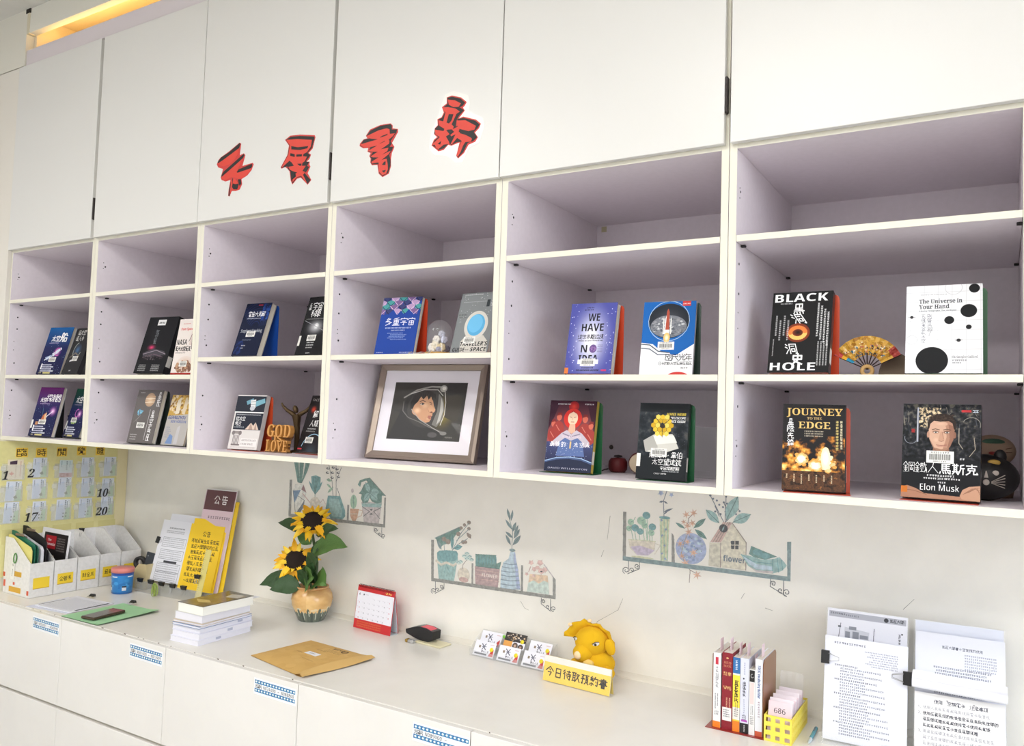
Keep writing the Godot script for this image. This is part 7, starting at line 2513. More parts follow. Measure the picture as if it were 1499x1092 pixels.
func counter_near() -> void:
	# row of reserved books between two book ends
	var rust := mat(rgb(142, 88, 50), 0.3, 0.2, 0.3)
	var z := -0.356
	var t := thing("metal_book_ends", "brown metal book end tray holding six upright books on the worktop", "book end", Transform3D(Basis(), Vector3(0, DESK + 0.0003, 0)))
	part(t, "foot", cube(Vector3(-0.166, 0, z - 0.15), Vector3(0.004, 0.0016, z + 0.014), 0.0005), mat(rgb(150, 40, 36), 0.35, 0.1, 0.3))
	part(t, "upright", cube(Vector3(-0.1502, 0.0017, z - 0.145), Vector3(-0.1486, 0.212, z + 0.001), 0.0006), rust)
	var st := tools()
	prism(st, PackedVector2Array([Vector2(0, 0.0017), Vector2(-0.15, 0.0017), Vector2(-0.15, 0.206), Vector2(-0.14, 0.216), Vector2(-0.012, 0.216), Vector2(0, 0.204)]), -0.0008, 0.0008, Transform3D(Basis(Vector3.UP, -PI / 2), Vector3(-0.0035, 0, z - 0.002)))
	part(t, "upright", done(st), rust)
	var rowb := [["white upright book at the far end of the short row", -0.1475, 0.0225, 0.214, rgb(232, 231, 230)], ["dark red upright book with gold spine letters in the short row", -0.1215, 0.0305, 0.219, rgb(136, 26, 40)], ["yellow and blue spined upright book in the short row", -0.0895, 0.0205, 0.210, rgb(232, 226, 216)], ["pale lavender upright book in the short row", -0.0680, 0.0240, 0.212, rgb(216, 218, 232)], ["shortest upright book with a pink spine band in the short row", -0.0425, 0.0165, 0.184, rgb(232, 230, 228)], ["white upright word book with blue spine letters at the near end", -0.0252, 0.0200, 0.216, rgb(228, 230, 236)]]
	for i in rowb.size():
		var e: Array = rowb[i]
		var w: float = e[2]
		var h: float = e[3]
		var depth := 0.142
		t = thing("upright_book", e[0], "book", Transform3D(Basis(), Vector3(e[1], DESK + 0.0021, z)), "reserved books on the worktop")
		var c := Canvas.new(64, 512, e[4], i + 1)
		var ink := rgb(60, 62, 72)
		match i:
			0:
				c.rect(18, 30, 24, 50, rgb(200, 50, 70))
				c.han("中文", 20, 90, 22, rgb(90, 90, 98), 1.3, 1.05, true)
				c.han("別學心術", 20, 140, 24, rgb(110, 112, 120), 1.2, 1.05, true)
				c.small_down(16, 280, 9, 110, ink)
				c.small_down(34, 280, 9, 90, ink)
				c.small(16, 400, 34, 10, ink)
				c.small(14, 416, 36, 10, ink)
				c.rect(0, 470, 64, 42, rgb(236, 130, 40))
			1:
				c.ell(32, 36, 8, 6, rgb(214, 170, 120))
				c.text("RED", 32, 74, 15, rgb(206, 150, 110), "Droid Serif", 400, 1, 44.0)
				c.text("BOOK", 32, 96, 14, rgb(206, 150, 110), "Droid Serif", 400, 1, 46.0)
				c.han("紅書", 8, 128, 24, rgb(222, 186, 120), 1.6, 1.05)
				c.han("榮格", 8, 222, 24, rgb(222, 186, 120), 1.4, 1.05)
				c.small_down(26, 300, 9, 70, rgb(222, 190, 150))
				c.small_down(44, 300, 9, 80, rgb(222, 190, 150))
				c.rect(4, 366, 56, 88, rgb(232, 230, 226))
				for k in 4:
					c.small(12, 380 + k * 14, 36, 7, ink)
			2:
				c.rect(0, 0, 64, 110, rgb(48, 110, 170))
				c.small_down(22, 20, 20, 80, rgb(226, 230, 236))
				c.rect(0, 122, 64, 224, rgb(248, 222, 70))
				c.han("超級績效", 14, 160, 36, rgb(34, 30, 24), 2.0, 1.03, true)
				c.small_down(20, 306, 9, 60, ink)
				c.small_down(38, 306, 9, 60, ink)
				c.rect(0, 430, 64, 10, rgb(240, 200, 60))
				c.rect(0, 440, 64, 72, rgb(236, 130, 40))
				for k in 4:
					c.small(14, 360 + k * 14, 36, 7, ink)
			3:
				c.small_down(26, 30, 12, 80, rgb(150, 154, 176))
				c.ell(26, 140, 6, 6, ink)
				c.han("思維方法", 18, 160, 25, rgb(50, 52, 62), 1.8, 1.02, true)
				c.small_down(24, 280, 12, 110, rgb(160, 164, 184))
				for k in 3:
					c.small(16, 390 + k * 12, 34, 7, ink)
				c.rect(10, 420, 44, 14, rgb(176, 80, 176))
				c.rect(0, 444, 64, 68, rgb(28, 28, 30))
				c.small_down(28, 456, 10, 44, rgb(226, 226, 226))
			4:
				c.rect(4, 6, 56, 90, rgb(34, 32, 34))
				c.ring(32, 50, 14, 4, rgb(200, 200, 200), 0.4, 5.0)
				c.rect(10, 102, 44, 170, rgb(238, 206, 202))
				c.small_down(18, 284, 10, 70, ink)
				c.small_down(36, 284, 10, 70, ink)
				for k in 5:
					c.small(14, 366 + k * 14, 36, 8, ink)
			5:
				c.rect(0, 478, 64, 34, rgb(196, 90, 60))
		if i == 5:
			# lettering that runs down the spine
			var r := Canvas.new(512, 64, e[4], 3)
			r.text("TOEIC Vocabulary Builder", 40, 42, 24, rgb(44, 70, 130), "Droid Sans", 700, 0, 220.0)
			r.small(280, 24, 120, 14, rgb(150, 120, 130))
			r.rect(478, 0, 34, 64, rgb(196, 90, 60))
			r.im.rotate_90(CLOCKWISE)
			c.im = r.im
		part(t, "spine", board(w, h, 0.0012), printed(c.tex(), 0.35))
		var cv := mat(e[4], 0.4)
		part(t, "cover", cube(Vector3(0, 0, -depth), Vector3(0.0012, h, -0.0013)), cv)
		part(t, "cover", cube(Vector3(w - 0.0012, 0, -depth), Vector3(w, h, -0.0013)), cv)
		part(t, "page_block", cube(Vector3(0.0013, 0.002, -depth + 0.003), Vector3(w - 0.0013, h - 0.002, -0.0014)), mat(rgb(224, 218, 206), 0.8))
		var s := paper(140 + i, 80, 100, rgb(232, 208, 212))
		s.han("%d" % [i + 3], 20, 10, 30, rgb(140, 110, 120), 1.2)
		s.small(12, 52, 50, 10, rgb(160, 130, 138))
		s.small(12, 70, 40, 10, rgb(160, 130, 138))
		part(t, "reservation_slip", cube(Vector3(w * 0.5 - 0.0003, h - 0.0019, -0.06), Vector3(w * 0.5 + 0.0003, h + 0.034, -0.03)), mat(rgb(232, 208, 212), 0.6), Transform3D(Basis(), Vector3(0, 0, 0)), "pink paper slip sticking out of the top")
	basket()
	# blue pen
	t = thing("pen", "light blue pen lying between the card basket and the document stands", "pen", turned(Vector3(0.1165, DESK + 0.0052, -0.39), 0.03))
	st = tools()
	tube(st, PackedVector3Array([Vector3(0, 0, -0.125), Vector3(0, 0, -0.12), Vector3(0, 0, -0.03)]), 0.005, -1.0, 12)
	part(t, "barrel", done(st), mat(rgb(104, 176, 196), 0.25))
	st = tools()
	tube(st, PackedVector3Array([Vector3(0, 0, -0.0299), Vector3(0, 0, -0.006)]), 0.005, 0.0045, 12)
	tube(st, PackedVector3Array([Vector3(0, 0, -0.006), Vector3(0, 0, 0.008)]), 0.004, 0.0008, 10)
	part(t, "tip", done(st), mat(rgb(196, 206, 210), 0.3))
	part(t, "clip", cube(Vector3(-0.0015, 0.005, -0.12), Vector3(0.0015, 0.0062, -0.085), 0.0004), mat(rgb(60, 90, 110), 0.3))
	near_stands()


func basket() -> void:
	var yellow := mat(rgb(244, 222, 86), 0.45)
	var t := thing("plastic_basket", "yellow plastic basket with square holes holding number cards", "basket", turned(Vector3(0.0, DESK + 0.0003, -0.345), 0.0))
	var w := 0.076
	var h := 0.072
	var d := 0.215
	# the front wall: a lattice round three by three holes
	var lat := func(width: float, n: int) -> ArrayMesh:
		var st := tools()
		var pitch := width / n
		for k in n + 1:
			var x := k * pitch
			var half := pitch * (0.26 if k > 0 and k < n else 0.18)
			box(st, Vector3(maxf(0, x - half), 0, -0.002), Vector3(minf(width, x + half), h, 0.0), 0.0003)
		for k in 4:
			var y := k * h / 3.0
			box(st, Vector3(0, maxf(0, y - 0.0065), -0.0018), Vector3(width, minf(h, y + 0.0065), -0.0001), 0.0003)
		return done(st)
	part(t, "front_wall", lat.call(w, 3), yellow, Transform3D(Basis(), Vector3(0.003, 0, 0)))
	part(t, "back_wall", lat.call(w, 3), yellow, Transform3D(Basis(), Vector3(0.003, 0, -d + 0.002)))
	part(t, "side_wall", lat.call(d - 0.0045, 14), yellow, Transform3D(Basis(Vector3.UP, PI / 2), Vector3(w + 0.003, 0, -0.0022)))
	part(t, "side_wall", lat.call(d - 0.0045, 14), yellow, Transform3D(Basis(Vector3.UP, PI / 2), Vector3(0.005, 0, -0.0022)))
	part(t, "floor_plate", cube(Vector3(0.0052, 0.0, -d + 0.0045), Vector3(w + 0.0008, 0.002, -0.0022)), yellow)
	var c := Canvas.new(260, 330, rgb(232, 210, 216), 4)
	c.text("686", 62, 100, 44, rgb(44, 40, 44), "Droid Sans", 400, 0, 124.0)
	c.small(40, 128, 180, 18, rgb(90, 80, 86))
	for k in 12:
		var m: Material = mat([rgb(232, 210, 216), rgb(236, 226, 230), rgb(226, 206, 214)][k % 3], 0.6)
		var cd := thing("number_card", "pink number card reading 686 at the front of the yellow basket" if k == 0 else "plain pink card filed in the yellow basket behind the 686 card", "card", turned(Vector3(0.0085, DESK + 0.0026, -0.355 - k * 0.0125), 0.0, 0.22), "" if k == 0 else "cards filed in the yellow basket")
		part(cd, "card", board(0.066, 0.104 + 0.006 * sin(k * 2.0) * float(k > 0), 0.0016), printed(c.tex(), 0.5) if k == 0 else m)
	# clear sleeve that stands up at the back
	var s := thing("plastic_sleeve", "crumpled clear plastic sleeve standing up from the yellow basket", "sleeve", turned(Vector3(0.0085, DESK + 0.003, -0.513), 0.0, 0.05))
	var st := tools()
	var rows := []
	for i in 9:
		var r := []
		for j in 9:
			r.append(Vector3(j * 0.0083, 0.15 - i * 0.0185, 0.003 * sin(i * 1.7 + j * 1.1) + 0.002 * cos(j * 2.3)))
		rows.append(r)
	sheet(st, rows)
	part(s, "film", done(st), glassy(Color(0.94, 0.95, 0.96, 0.22), 0.08))


func near_stands() -> void:
	var clear := glassy(Color(0.94, 0.96, 0.96, 0.09))
	var ink := rgb(96, 100, 116)
	for k in 2:
		var at: Vector3 = [Vector3(0.138, DESK + 0.0004, -0.470), Vector3(0.374, DESK + 0.0004, -0.470)][k]
		var yaw: float = [0.01, 0.05][k]
		var t := thing("acrylic_stand", ["clear acrylic stand with a site map and a rule sheet", "clear acrylic stand with a curled paper and a large-type notice"][k], "document stand", turned(at, yaw))
		part(t, "back_plate", cube(Vector3(-0.003, 0.006, -0.003), Vector3(0.218, 0.362, -0.001)), clear, Transform3D(Basis(Vector3.RIGHT, -0.2), Vector3(0, 0, -0.002)))
		part(t, "foot", cube(Vector3(-0.003, 0, -0.1), Vector3(0.218, 0.003, 0.05)), clear)
		part(t, "lip", cube(Vector3(-0.003, 0.0032, 0.047), Vector3(0.218, 0.03, 0.05)), clear)
	# map sheet
	var c := paper(151, 430, 700, rgb(233, 234, 242))
	c.rect(8, 14, 414, 32, rgb(176, 178, 188))
	c.small(16, 22, 80, 9, rgb(80, 82, 92))
	c.small(100, 26, 70, 9, rgb(110, 112, 122))
	c.ell(318, 30, 12, 12, rgb(50, 52, 60))
	c.han("東海大學", 336, 20, 18, rgb(50, 52, 60), 1.6, 1.05)
	c.line([74, 78, 62, 180, 56, 240], 4, rgb(120, 124, 134))
	c.shape([96, 96, 230, 110, 226, 186, 96, 190], rgb(206, 208, 216))
	for e in [[120, 90, 40, 18], [100, 120, 26, 60], [140, 116, 34, 40], [180, 130, 44, 20], [134, 170, 50, 16], [196, 160, 30, 24]]:
		c.rect(e[0], e[1], e[2], e[3], rgb(140, 144, 154))
	c.rect(60, 92, 16, 10, rgb(90, 94, 104))
	c.line([256, 86, 252, 186], 4, rgb(110, 114, 124))
	c.small_down(384, 96, 12, 74, rgb(70, 72, 82))
	c.rect(398, 90, 8, 8, rgb(50, 52, 60))
	var t := thing("notice_sheet", "campus map sheet showing above the rule sheet on the near stand", "notice", turned(Vector3(0.139, DESK + 0.007, -0.4695), 0.01, 0.2))
	part(t, "sheet", board(0.2135, 0.355, 0.001), printed(c.tex(), 0.25))
	# rule sheet
	c = paper(152, 430, 590, rgb(228, 230, 240))
	c.small(50, 30, 170, 11, rgb(74, 78, 94))
	for k in 7:
		c.small(210 + (k * 31) % 50, 62 + k * 13, 170 - (k * 31) % 50, 7, rgb(140, 144, 160))
	for k in 25:
		c.small(54 + (30 if k % 5 > 0 else 0), 158 + k * 16, 120 + (k * 97) % 190, 9, ink if k % 5 > 0 else rgb(64, 68, 84))
	t = thing("notice_sheet", "white rule sheet full of small print on the near stand", "notice", turned(Vector3(0.1425, DESK + 0.006, -0.446), 0.02, 0.13))
	part(t, "sheet", board(0.216, 0.284, 0.002), printed(c.tex(), 0.22))
	# second stand: three sheets, a curled one and the notice in large type
	c = paper(153, 430, 700, rgb(222, 226, 238))
	c.han("預約上創思坊系統公告", 110, 62, 22, rgb(120, 126, 142), 1.1, 1.05)
	t = thing("notice_sheet", "pale blue sheet at the back of the nearest stand", "notice", turned(Vector3(0.375, DESK + 0.007, -0.4695), 0.05, 0.2))
	part(t, "sheet", board(0.213, 0.355, 0.001), printed(c.tex(), 0.25))
	c = paper(154, 430, 640, rgb(231, 233, 242))
	c.han("東海大學書中空間預約使用", 130, 60, 15, rgb(84, 88, 104), 1.3, 1.1)
	for k in 6:
		c.small(240, 92 + k * 14, 150, 8, rgb(150, 154, 170))
	for k in 10:
		c.small(90 + (k * 13) % 20, 170 + k * 16, 280 - (k * 41) % 70, 9, ink)
	t = thing("notice_sheet", "white sheet of small print above the curled paper on the nearest stand", "notice", turned(Vector3(0.3765, DESK + 0.007, -0.4625), 0.05, 0.19))
	part(t, "sheet", board(0.214, 0.327, 0.001), printed(c.tex(), 0.25))
	# the curl
	t = thing("curled_paper", "white paper curled over into a roll across the nearest stand", "paper", turned(Vector3(0.374, DESK + 0.194, -0.4685), 0.05))
	var st := tools()
	var rows := []
	for i in 13:
		var a := lerpf(-2.6, 1.9, i / 12.0)
		rows.append([Vector3(-0.004, 0.012 + sin(a) * 0.012, 0.021 + cos(a) * 0.012), Vector3(0.218, 0.005 + sin(a) * 0.012, 0.021 + cos(a) * 0.012)])
	rows.append([Vector3(-0.002, 0.044, 0.012), Vector3(0.218, 0.036, 0.012)])
	sheet(st, rows)
	part(t, "sheet", done(st), mat(rgb(234, 235, 242), 0.4))
	c = paper(155, 640, 520, rgb(230, 228, 226))
	c.han("使用 空調電卡 注意事項", 142, 44, 30, rgb(70, 72, 84), 1.7, 1.06)
	c.text("\"", 232, 62, 26, rgb(70, 72, 84))
	c.text("\"", 420, 62, 26, rgb(70, 72, 84))
	var body := [["1.", "使用人至分館櫃台填寫使用電卡登記表", 0], ["2.", "使用討論室預約登記者外需另押兩位同學的", 1], ["", "有效學生證至櫃台使用電卡使用完畢後", 1], ["", "請至櫃台還回電卡及領回學生證", 1], ["3.", "創思坊為學生專題討論使用亦不當休息室", 0], ["", "為了其他同學的權益謝絕一二人用大討論室", 0], ["", "請善用創思坊的空間資源", 0]]
	for k in body.size():
		var y := 100 + k * 46
		c.text(body[k][0], 26, y + 24, 20, rgb(110, 112, 124), "Droid Sans", 400)
		c.han(body[k][1], 62, y, 25, rgb(52, 54, 66) if body[k][2] else rgb(126, 128, 140), 2.1 if body[k][2] else 1.1, 1.12)
	c.rect(0, 448, 640, 72, rgb(214, 216, 224))
	c.rect(40, 462, 40, 14, rgb(196, 90, 110))
	c.small(130, 460, 90, 12, rgb(140, 130, 140))
	t = thing("notice_sheet", "notice in large black type at the front of the nearest stand", "notice", turned(Vector3(0.3775, DESK + 0.008, -0.4395), 0.06, 0.17))
	part(t, "sheet", board(0.212, 0.172, 0.0015), printed(c.tex(), 0.3))
	binder_clip("black binder clip at the far edge of the rule sheet", turned(Vector3(0.1335, DESK + 0.228, -0.4715), 0.0, 0.13, PI / 2), 0.036, "clips on the near stands")
	binder_clip("black binder clip between the two near document stands", turned(Vector3(0.369, DESK + 0.208, -0.4635), 0.0, 0.13, -PI / 2), 0.036, "clips on the near stands")
# ---------------------------------------------------------------- outlines of the flat wall stickers and cut-out letters
const DECAL_A := [
	[0,"P",[12,138,31,137,33,323,14,325]],
	[1,"P",[57,158,118,156,142,200,130,249,91,318,64,320,41,194]],
	[2,"P",[41,196,99,188,54,264]],
	[3,"P",[130,242,129,275,95,318,67,320]],
	[4,"P",[118,158,142,200,103,185]],
	[11,"L",[3,41,194,67,320]],
	[11,"L",[3,82,222,130,242,73,320]],
	[5,"P",[33,17,70,15,90,151,72,148]],
	[5,"P",[79,15,116,13,106,150,87,151]],
	[5,"P",[131,12,162,28,144,82,106,150]],
	[6,"L",[3,59,42,84,151]],
	[6,"L",[3,94,40,93,151]],
	[6,"L",[3,145,42,101,150]],
	[7,"P",[173,110,206,102,242,110,242,171,206,206,180,175]],
	[7,"F",[156,133,206,202,16]],
	[7,"F",[256,132,210,201,16]],
	[6,"L",[3,188,112,205,200]],
	[6,"L",[3,203,111,205,200]],
	[6,"L",[3,218,110,205,200]],
	[6,"L",[3,230,109,205,200]],
	[6,"L",[3,205,200,207,219]],
	[9,"P",[172,237,189,223,207,217,228,220,243,236,240,283,175,289]],
	[10,"L",[5,115,206,172,250]],
	[10,"L",[3,244,248,266,225,285,249]],
	[7,"P",[300,203,387,199,425,272,427,301,405,324,325,321,287,271]],
	[8,"P",[313,217,376,214,405,273,399,308,336,309,309,260]],
	[11,"L",[3,335,200,325,126,297,38]],
	[11,"L",[3,358,201,354,124,387,50]],
	[11,"L",[3,384,199,362,158]],
	[11,"L",[3,354,129,348,26]],
	[11,"E",[356,60,12,6]],
	[12,"E",[359,58,6,3]],
	[11,"E",[366,79,11,6]],
	[12,"E",[369,77,6,3]],
	[11,"E",[325,81,12,6]],
	[12,"E",[329,79,6,3]],
	[11,"E",[324,107,12,6]],
	[12,"E",[327,105,6,3]],
	[11,"E",[301,119,12,6]],
	[12,"E",[305,117,6,3]],
	[11,"E",[370,100,11,6]],
	[12,"E",[373,98,6,3]],
	[11,"E",[330,53,12,6]],
	[12,"E",[333,51,6,3]],
	[11,"E",[292,60,12,6]],
	[12,"E",[295,58,6,3]],
	[11,"E",[290,83,12,6]],
	[12,"E",[294,81,6,3]],
	[32,"F",[297,188,335,156,15]],
	[32,"F",[288,142,321,161,13]],
	[32,"F",[284,120,325,124,14]],
	[0,"P",[439,239,452,239,452,322,439,322]],
	[32,"E",[481,221,22,36]],
	[5,"L",[3,480,187,483,254]],
	[14,"E",[470,165,9,11]],
	[13,"P",[458,258,520,255,511,298,501,317,478,320,463,298]],
	[9,"L",[4,464,285,510,281]],
	[13,"L",[3,519,260,545,261,538,287,513,298]],
	[14,"P",[534,217,669,210,656,317,556,321]],
	[8,"P",[536,225,670,214,666,235,541,241]],
	[11,"L",[3,541,241,591,262,550,290]],
	[11,"L",[3,668,235,618,259,662,292]],
	[11,"P",[591,249,612,247,602,259]],
	[11,"P",[592,278,614,276,602,267]],
	[5,"P",[582,92,694,175,669,175,669,210,638,217,605,211,588,192,578,217,545,224,530,200,535,179,513,176,531,158,546,128,573,114,561,106,529,117,522,142,505,131,517,109,550,97]],
	[8,"F",[589,167,556,115,30]],
	[8,"F",[589,167,642,200,38]],
	[8,"F",[589,167,550,211,33]],
	[8,"F",[592,162,651,158,38]],
	[0,"L",[3,582,90,694,175]],
	[0,"P",[14,322,696,317,698,333,15,339]],
	[0,"P",[685,184,696,183,697,318,685,318]],
	[11,"L",[3,625,337,626,359,678,383,676,335]],
	[11,"L",[3,651,347,650,350,647,353,643,356,638,356,634,356,631,354,629,352,629,349,630,346,632,344,634,343,637,342,640,343,642,344,643,345,643,347,643,349,641,350,640,351,638,351,637,350]],
	[11,"L",[3,690,388,685,387,680,385,677,382,676,379,677,375,679,372,683,369,687,368,691,369,694,370,696,372,697,375,696,377,695,379,692,381,690,381,687,381,685,380,685,379,684,377,685,376]],
	[11,"L",[3,652,372,653,369,654,367,657,365,660,364,663,363,666,364,668,365,669,367,670,369,669,371,668,373,666,374,664,374,662,374,660,374,659,373,659,371,659,370,659,369,660,369,661,368]],
	[11,"L",[3,47,384,41,386,34,386,29,385,25,382,22,379,22,375,23,371,26,368,30,366,34,365,38,365,42,367,44,369,45,371,45,373,43,375,41,377,39,378,37,378,35,377,33,376]],
	[11,"L",[3,43,338,46,384]]]

const DECAL_A_BOX := [-2.2225, -0.3737, -1.6309, -0.0407]

const DECAL_B := [
	[5,"P",[34,189,176,123,188,133,160,155,143,180,115,207,86,215,63,236,50,214,43,195]],
	[16,"E",[229,96,11,9]],
	[16,"E",[204,110,9,8]],
	[16,"E",[230,125,10,8]],
	[16,"E",[185,126,10,8]],
	[16,"E",[213,189,10,8]],
	[16,"E",[199,191,11,9]],
	[16,"E",[112,198,15,12]],
	[16,"E",[171,156,13,10]],
	[16,"E",[88,188,14,11]],
	[16,"E",[235,157,10,8]],
	[23,"L",[3,93,243,88,205,67,188]],
	[23,"L",[3,137,238,168,206,224,172]],
	[23,"L",[3,140,233,188,147,229,99]],
	[23,"L",[3,161,188,230,127]],
	[7,"F",[145,227,196,211,23]],
	[7,"F",[137,233,137,162,19]],
	[23,"F",[75,240,49,199,19]],
	[16,"F",[217,144,244,170,18]],
	[23,"L",[4,34,189,176,123]],
	[8,"P",[52,257,169,246,173,276,166,305,154,380,66,386,53,300]],
	[7,"P",[49,257,63,246,105,239,163,237,172,248,170,276,148,286,113,293,65,293,52,285]],
	[9,"L",[11,45,295,75,311,107,298,148,307,177,285]],
	[7,"L",[3,97,346,107,307,128,342]],
	[9,"E",[208,343,35,34]],
	[10,"E",[209,366,27,12]],
	[16,"L",[3,201,315,203,296,222,273]],
	[20,"E",[224,242,14,8]],
	[7,"L",[3,213,243,224,237,234,241]],
	[20,"E",[210,255,14,8]],
	[7,"L",[3,200,257,210,251,220,254]],
	[20,"E",[238,254,14,8]],
	[7,"L",[3,228,256,238,250,249,253]],
	[20,"E",[225,265,14,8]],
	[7,"L",[3,214,267,224,261,235,264]],
	[20,"E",[250,267,14,8]],
	[7,"L",[3,240,268,250,262,260,266]],
	[20,"E",[188,284,14,8]],
	[7,"L",[3,178,285,188,279,198,283]],
	[20,"E",[177,290,14,8]],
	[7,"L",[3,166,291,177,285,187,289]],
	[0,"P",[252,283,262,283,264,379,254,380]],
	[5,"P",[272,239,385,231,390,269,415,257,406,295,274,298]],
	[7,"F",[282,291,284,242,11]],
	[7,"F",[297,289,298,241,11]],
	[7,"F",[311,288,313,239,11]],
	[7,"F",[326,286,327,237,11]],
	[7,"F",[340,284,342,236,11]],
	[7,"F",[354,283,356,234,11]],
	[7,"F",[369,281,370,233,11]],
	[7,"F",[383,279,384,231,11]],
	[6,"L",[3,272,240,386,232]],
	[6,"L",[4,274,295,404,291]],
	[17,"P",[270,295,408,293,400,381,277,381]],
	[10,"L",[3,272,311,403,309]],
	[10,"L",[3,273,332,404,329]],
	[10,"L",[3,274,352,405,349]],
	[18,"P",[462,206,487,206,493,239,506,282,520,371,414,376,415,293,427,258,453,239]],
	[25,"P",[482,206,487,206,493,239,506,282,520,371,501,372,490,284,480,240]],
	[19,"L",[4,427,262,462,265,497,259]],
	[19,"L",[4,420,280,461,281,502,275]],
	[19,"L",[4,417,299,462,299,506,292]],
	[19,"L",[4,416,318,463,319,509,311]],
	[19,"L",[4,415,338,464,338,513,330]],
	[19,"L",[4,415,358,466,358,516,349]],
	[19,"L",[4,414,376,467,376,518,367]],
	[23,"E",[472,199,16,7]],
	[23,"L",[3,469,193,471,115,446,44]],
	[23,"F",[437,12,456,64,14]],
	[23,"F",[468,17,460,68,13]],
	[23,"F",[430,63,466,105,14]],
	[23,"F",[487,70,470,116,18]],
	[23,"F",[433,119,472,143,15]],
	[23,"F",[508,100,477,146,17]],
	[23,"F",[434,132,463,177,16]],
	[23,"F",[514,128,473,176,21]],
	[23,"F",[499,82,479,132,14]],
	[0,"P",[521,260,531,260,534,378,522,378]],
	[20,"P",[566,293,658,290,669,372,555,373]],
	[21,"P",[566,293,658,290,662,320,639,314,614,331,588,319,561,333]],
	[22,"P",[589,245,576,247,573,258,569,248,556,250,566,242,561,232,572,238,582,229,578,241]],
	[22,"E",[572,243,11,9]],
	[22,"P",[639,241,623,243,619,257,614,244,598,247,611,237,605,225,618,232,630,222,626,235]],
	[22,"E",[618,238,14,11]],
	[22,"P",[605,272,592,274,589,285,585,275,572,277,583,269,578,259,588,265,598,256,594,268]],
	[22,"E",[589,270,11,9]],
	[22,"P",[646,277,630,279,626,294,620,280,604,283,617,273,611,260,624,268,637,257,632,271]],
	[22,"E",[625,274,15,12]],
	[22,"P",[563,297,553,298,551,306,548,299,539,301,546,295,543,288,550,292,557,286,555,294]],
	[22,"E",[551,296,8,6]],
	[22,"P",[662,268,649,269,646,281,641,270,628,272,639,264,634,254,645,260,655,251,651,263]],
	[22,"E",[645,265,12,9]],
	[22,"P",[598,301,590,301,588,309,585,302,576,304,583,298,580,292,587,296,593,290,591,297]],
	[22,"E",[587,299,7,6]],
	[22,"P",[621,263,610,264,607,274,603,265,592,267,601,260,597,252,606,256,615,249,611,259]],
	[22,"E",[606,261,10,8]],
	[10,"L",[4,570,261,561,285]],
	[15,"E",[626,276,6,3]],
	[14,"L",[5,639,244,696,303]],
	[0,"P",[12,199,29,198,35,385,21,395]],
	[0,"P",[20,380,696,373,701,388,21,396]],
	[0,"P",[684,289,699,302,701,385,686,383]],
	[11,"L",[3,46,395,48,446]],
	[11,"L",[3,97,397,98,422,46,452]],
	[11,"L",[3,31,453,26,451,23,447,22,442,24,437,27,434,32,431,37,430,41,431,45,433,47,436,47,439,46,442,44,444,41,446,38,446,35,446,33,445,32,443,32,441,33,439,34,438]],
	[11,"L",[3,97,412,96,416,93,419,89,422,85,423,81,422,78,421,76,418,75,415,76,412,78,410,81,409,84,408,86,408,88,409,90,411,90,413,89,415,88,416,86,417,85,417,83,416]],
	[11,"L",[3,49,435,49,432,51,430,52,428,55,427,57,426,60,426,62,426,64,427,65,428,66,430,66,432,65,433,64,434,63,435,61,436,60,436,59,436,58,435,57,435,57,434,57,433]],
	[11,"L",[3,629,391,629,417,678,443]],
	[11,"L",[3,676,391,677,439]],
	[11,"L",[3,628,408,629,405,631,401,634,399,638,398,641,398,644,399,646,401,647,403,647,406,645,408,643,410,641,411,638,411,636,410,635,409,635,407,635,405,636,404,637,403,638,403,640,403]],
	[11,"L",[3,693,442,688,442,683,440,681,436,680,433,680,428,683,425,686,423,690,421,694,422,697,423,699,425,699,428,699,431,697,433,695,434,692,435,690,435,689,434,688,432,688,431,688,430]],
	[11,"L",[3,668,432,666,433,663,433,660,433,658,432,656,431,655,429,655,427,656,425,657,423,658,422,660,421,662,421,663,421,665,421,666,422,666,423,667,424,666,425,666,426,665,427,664,427]]]

const DECAL_B_BOX := [-1.4082, -0.5656, -0.8143, -0.1779]

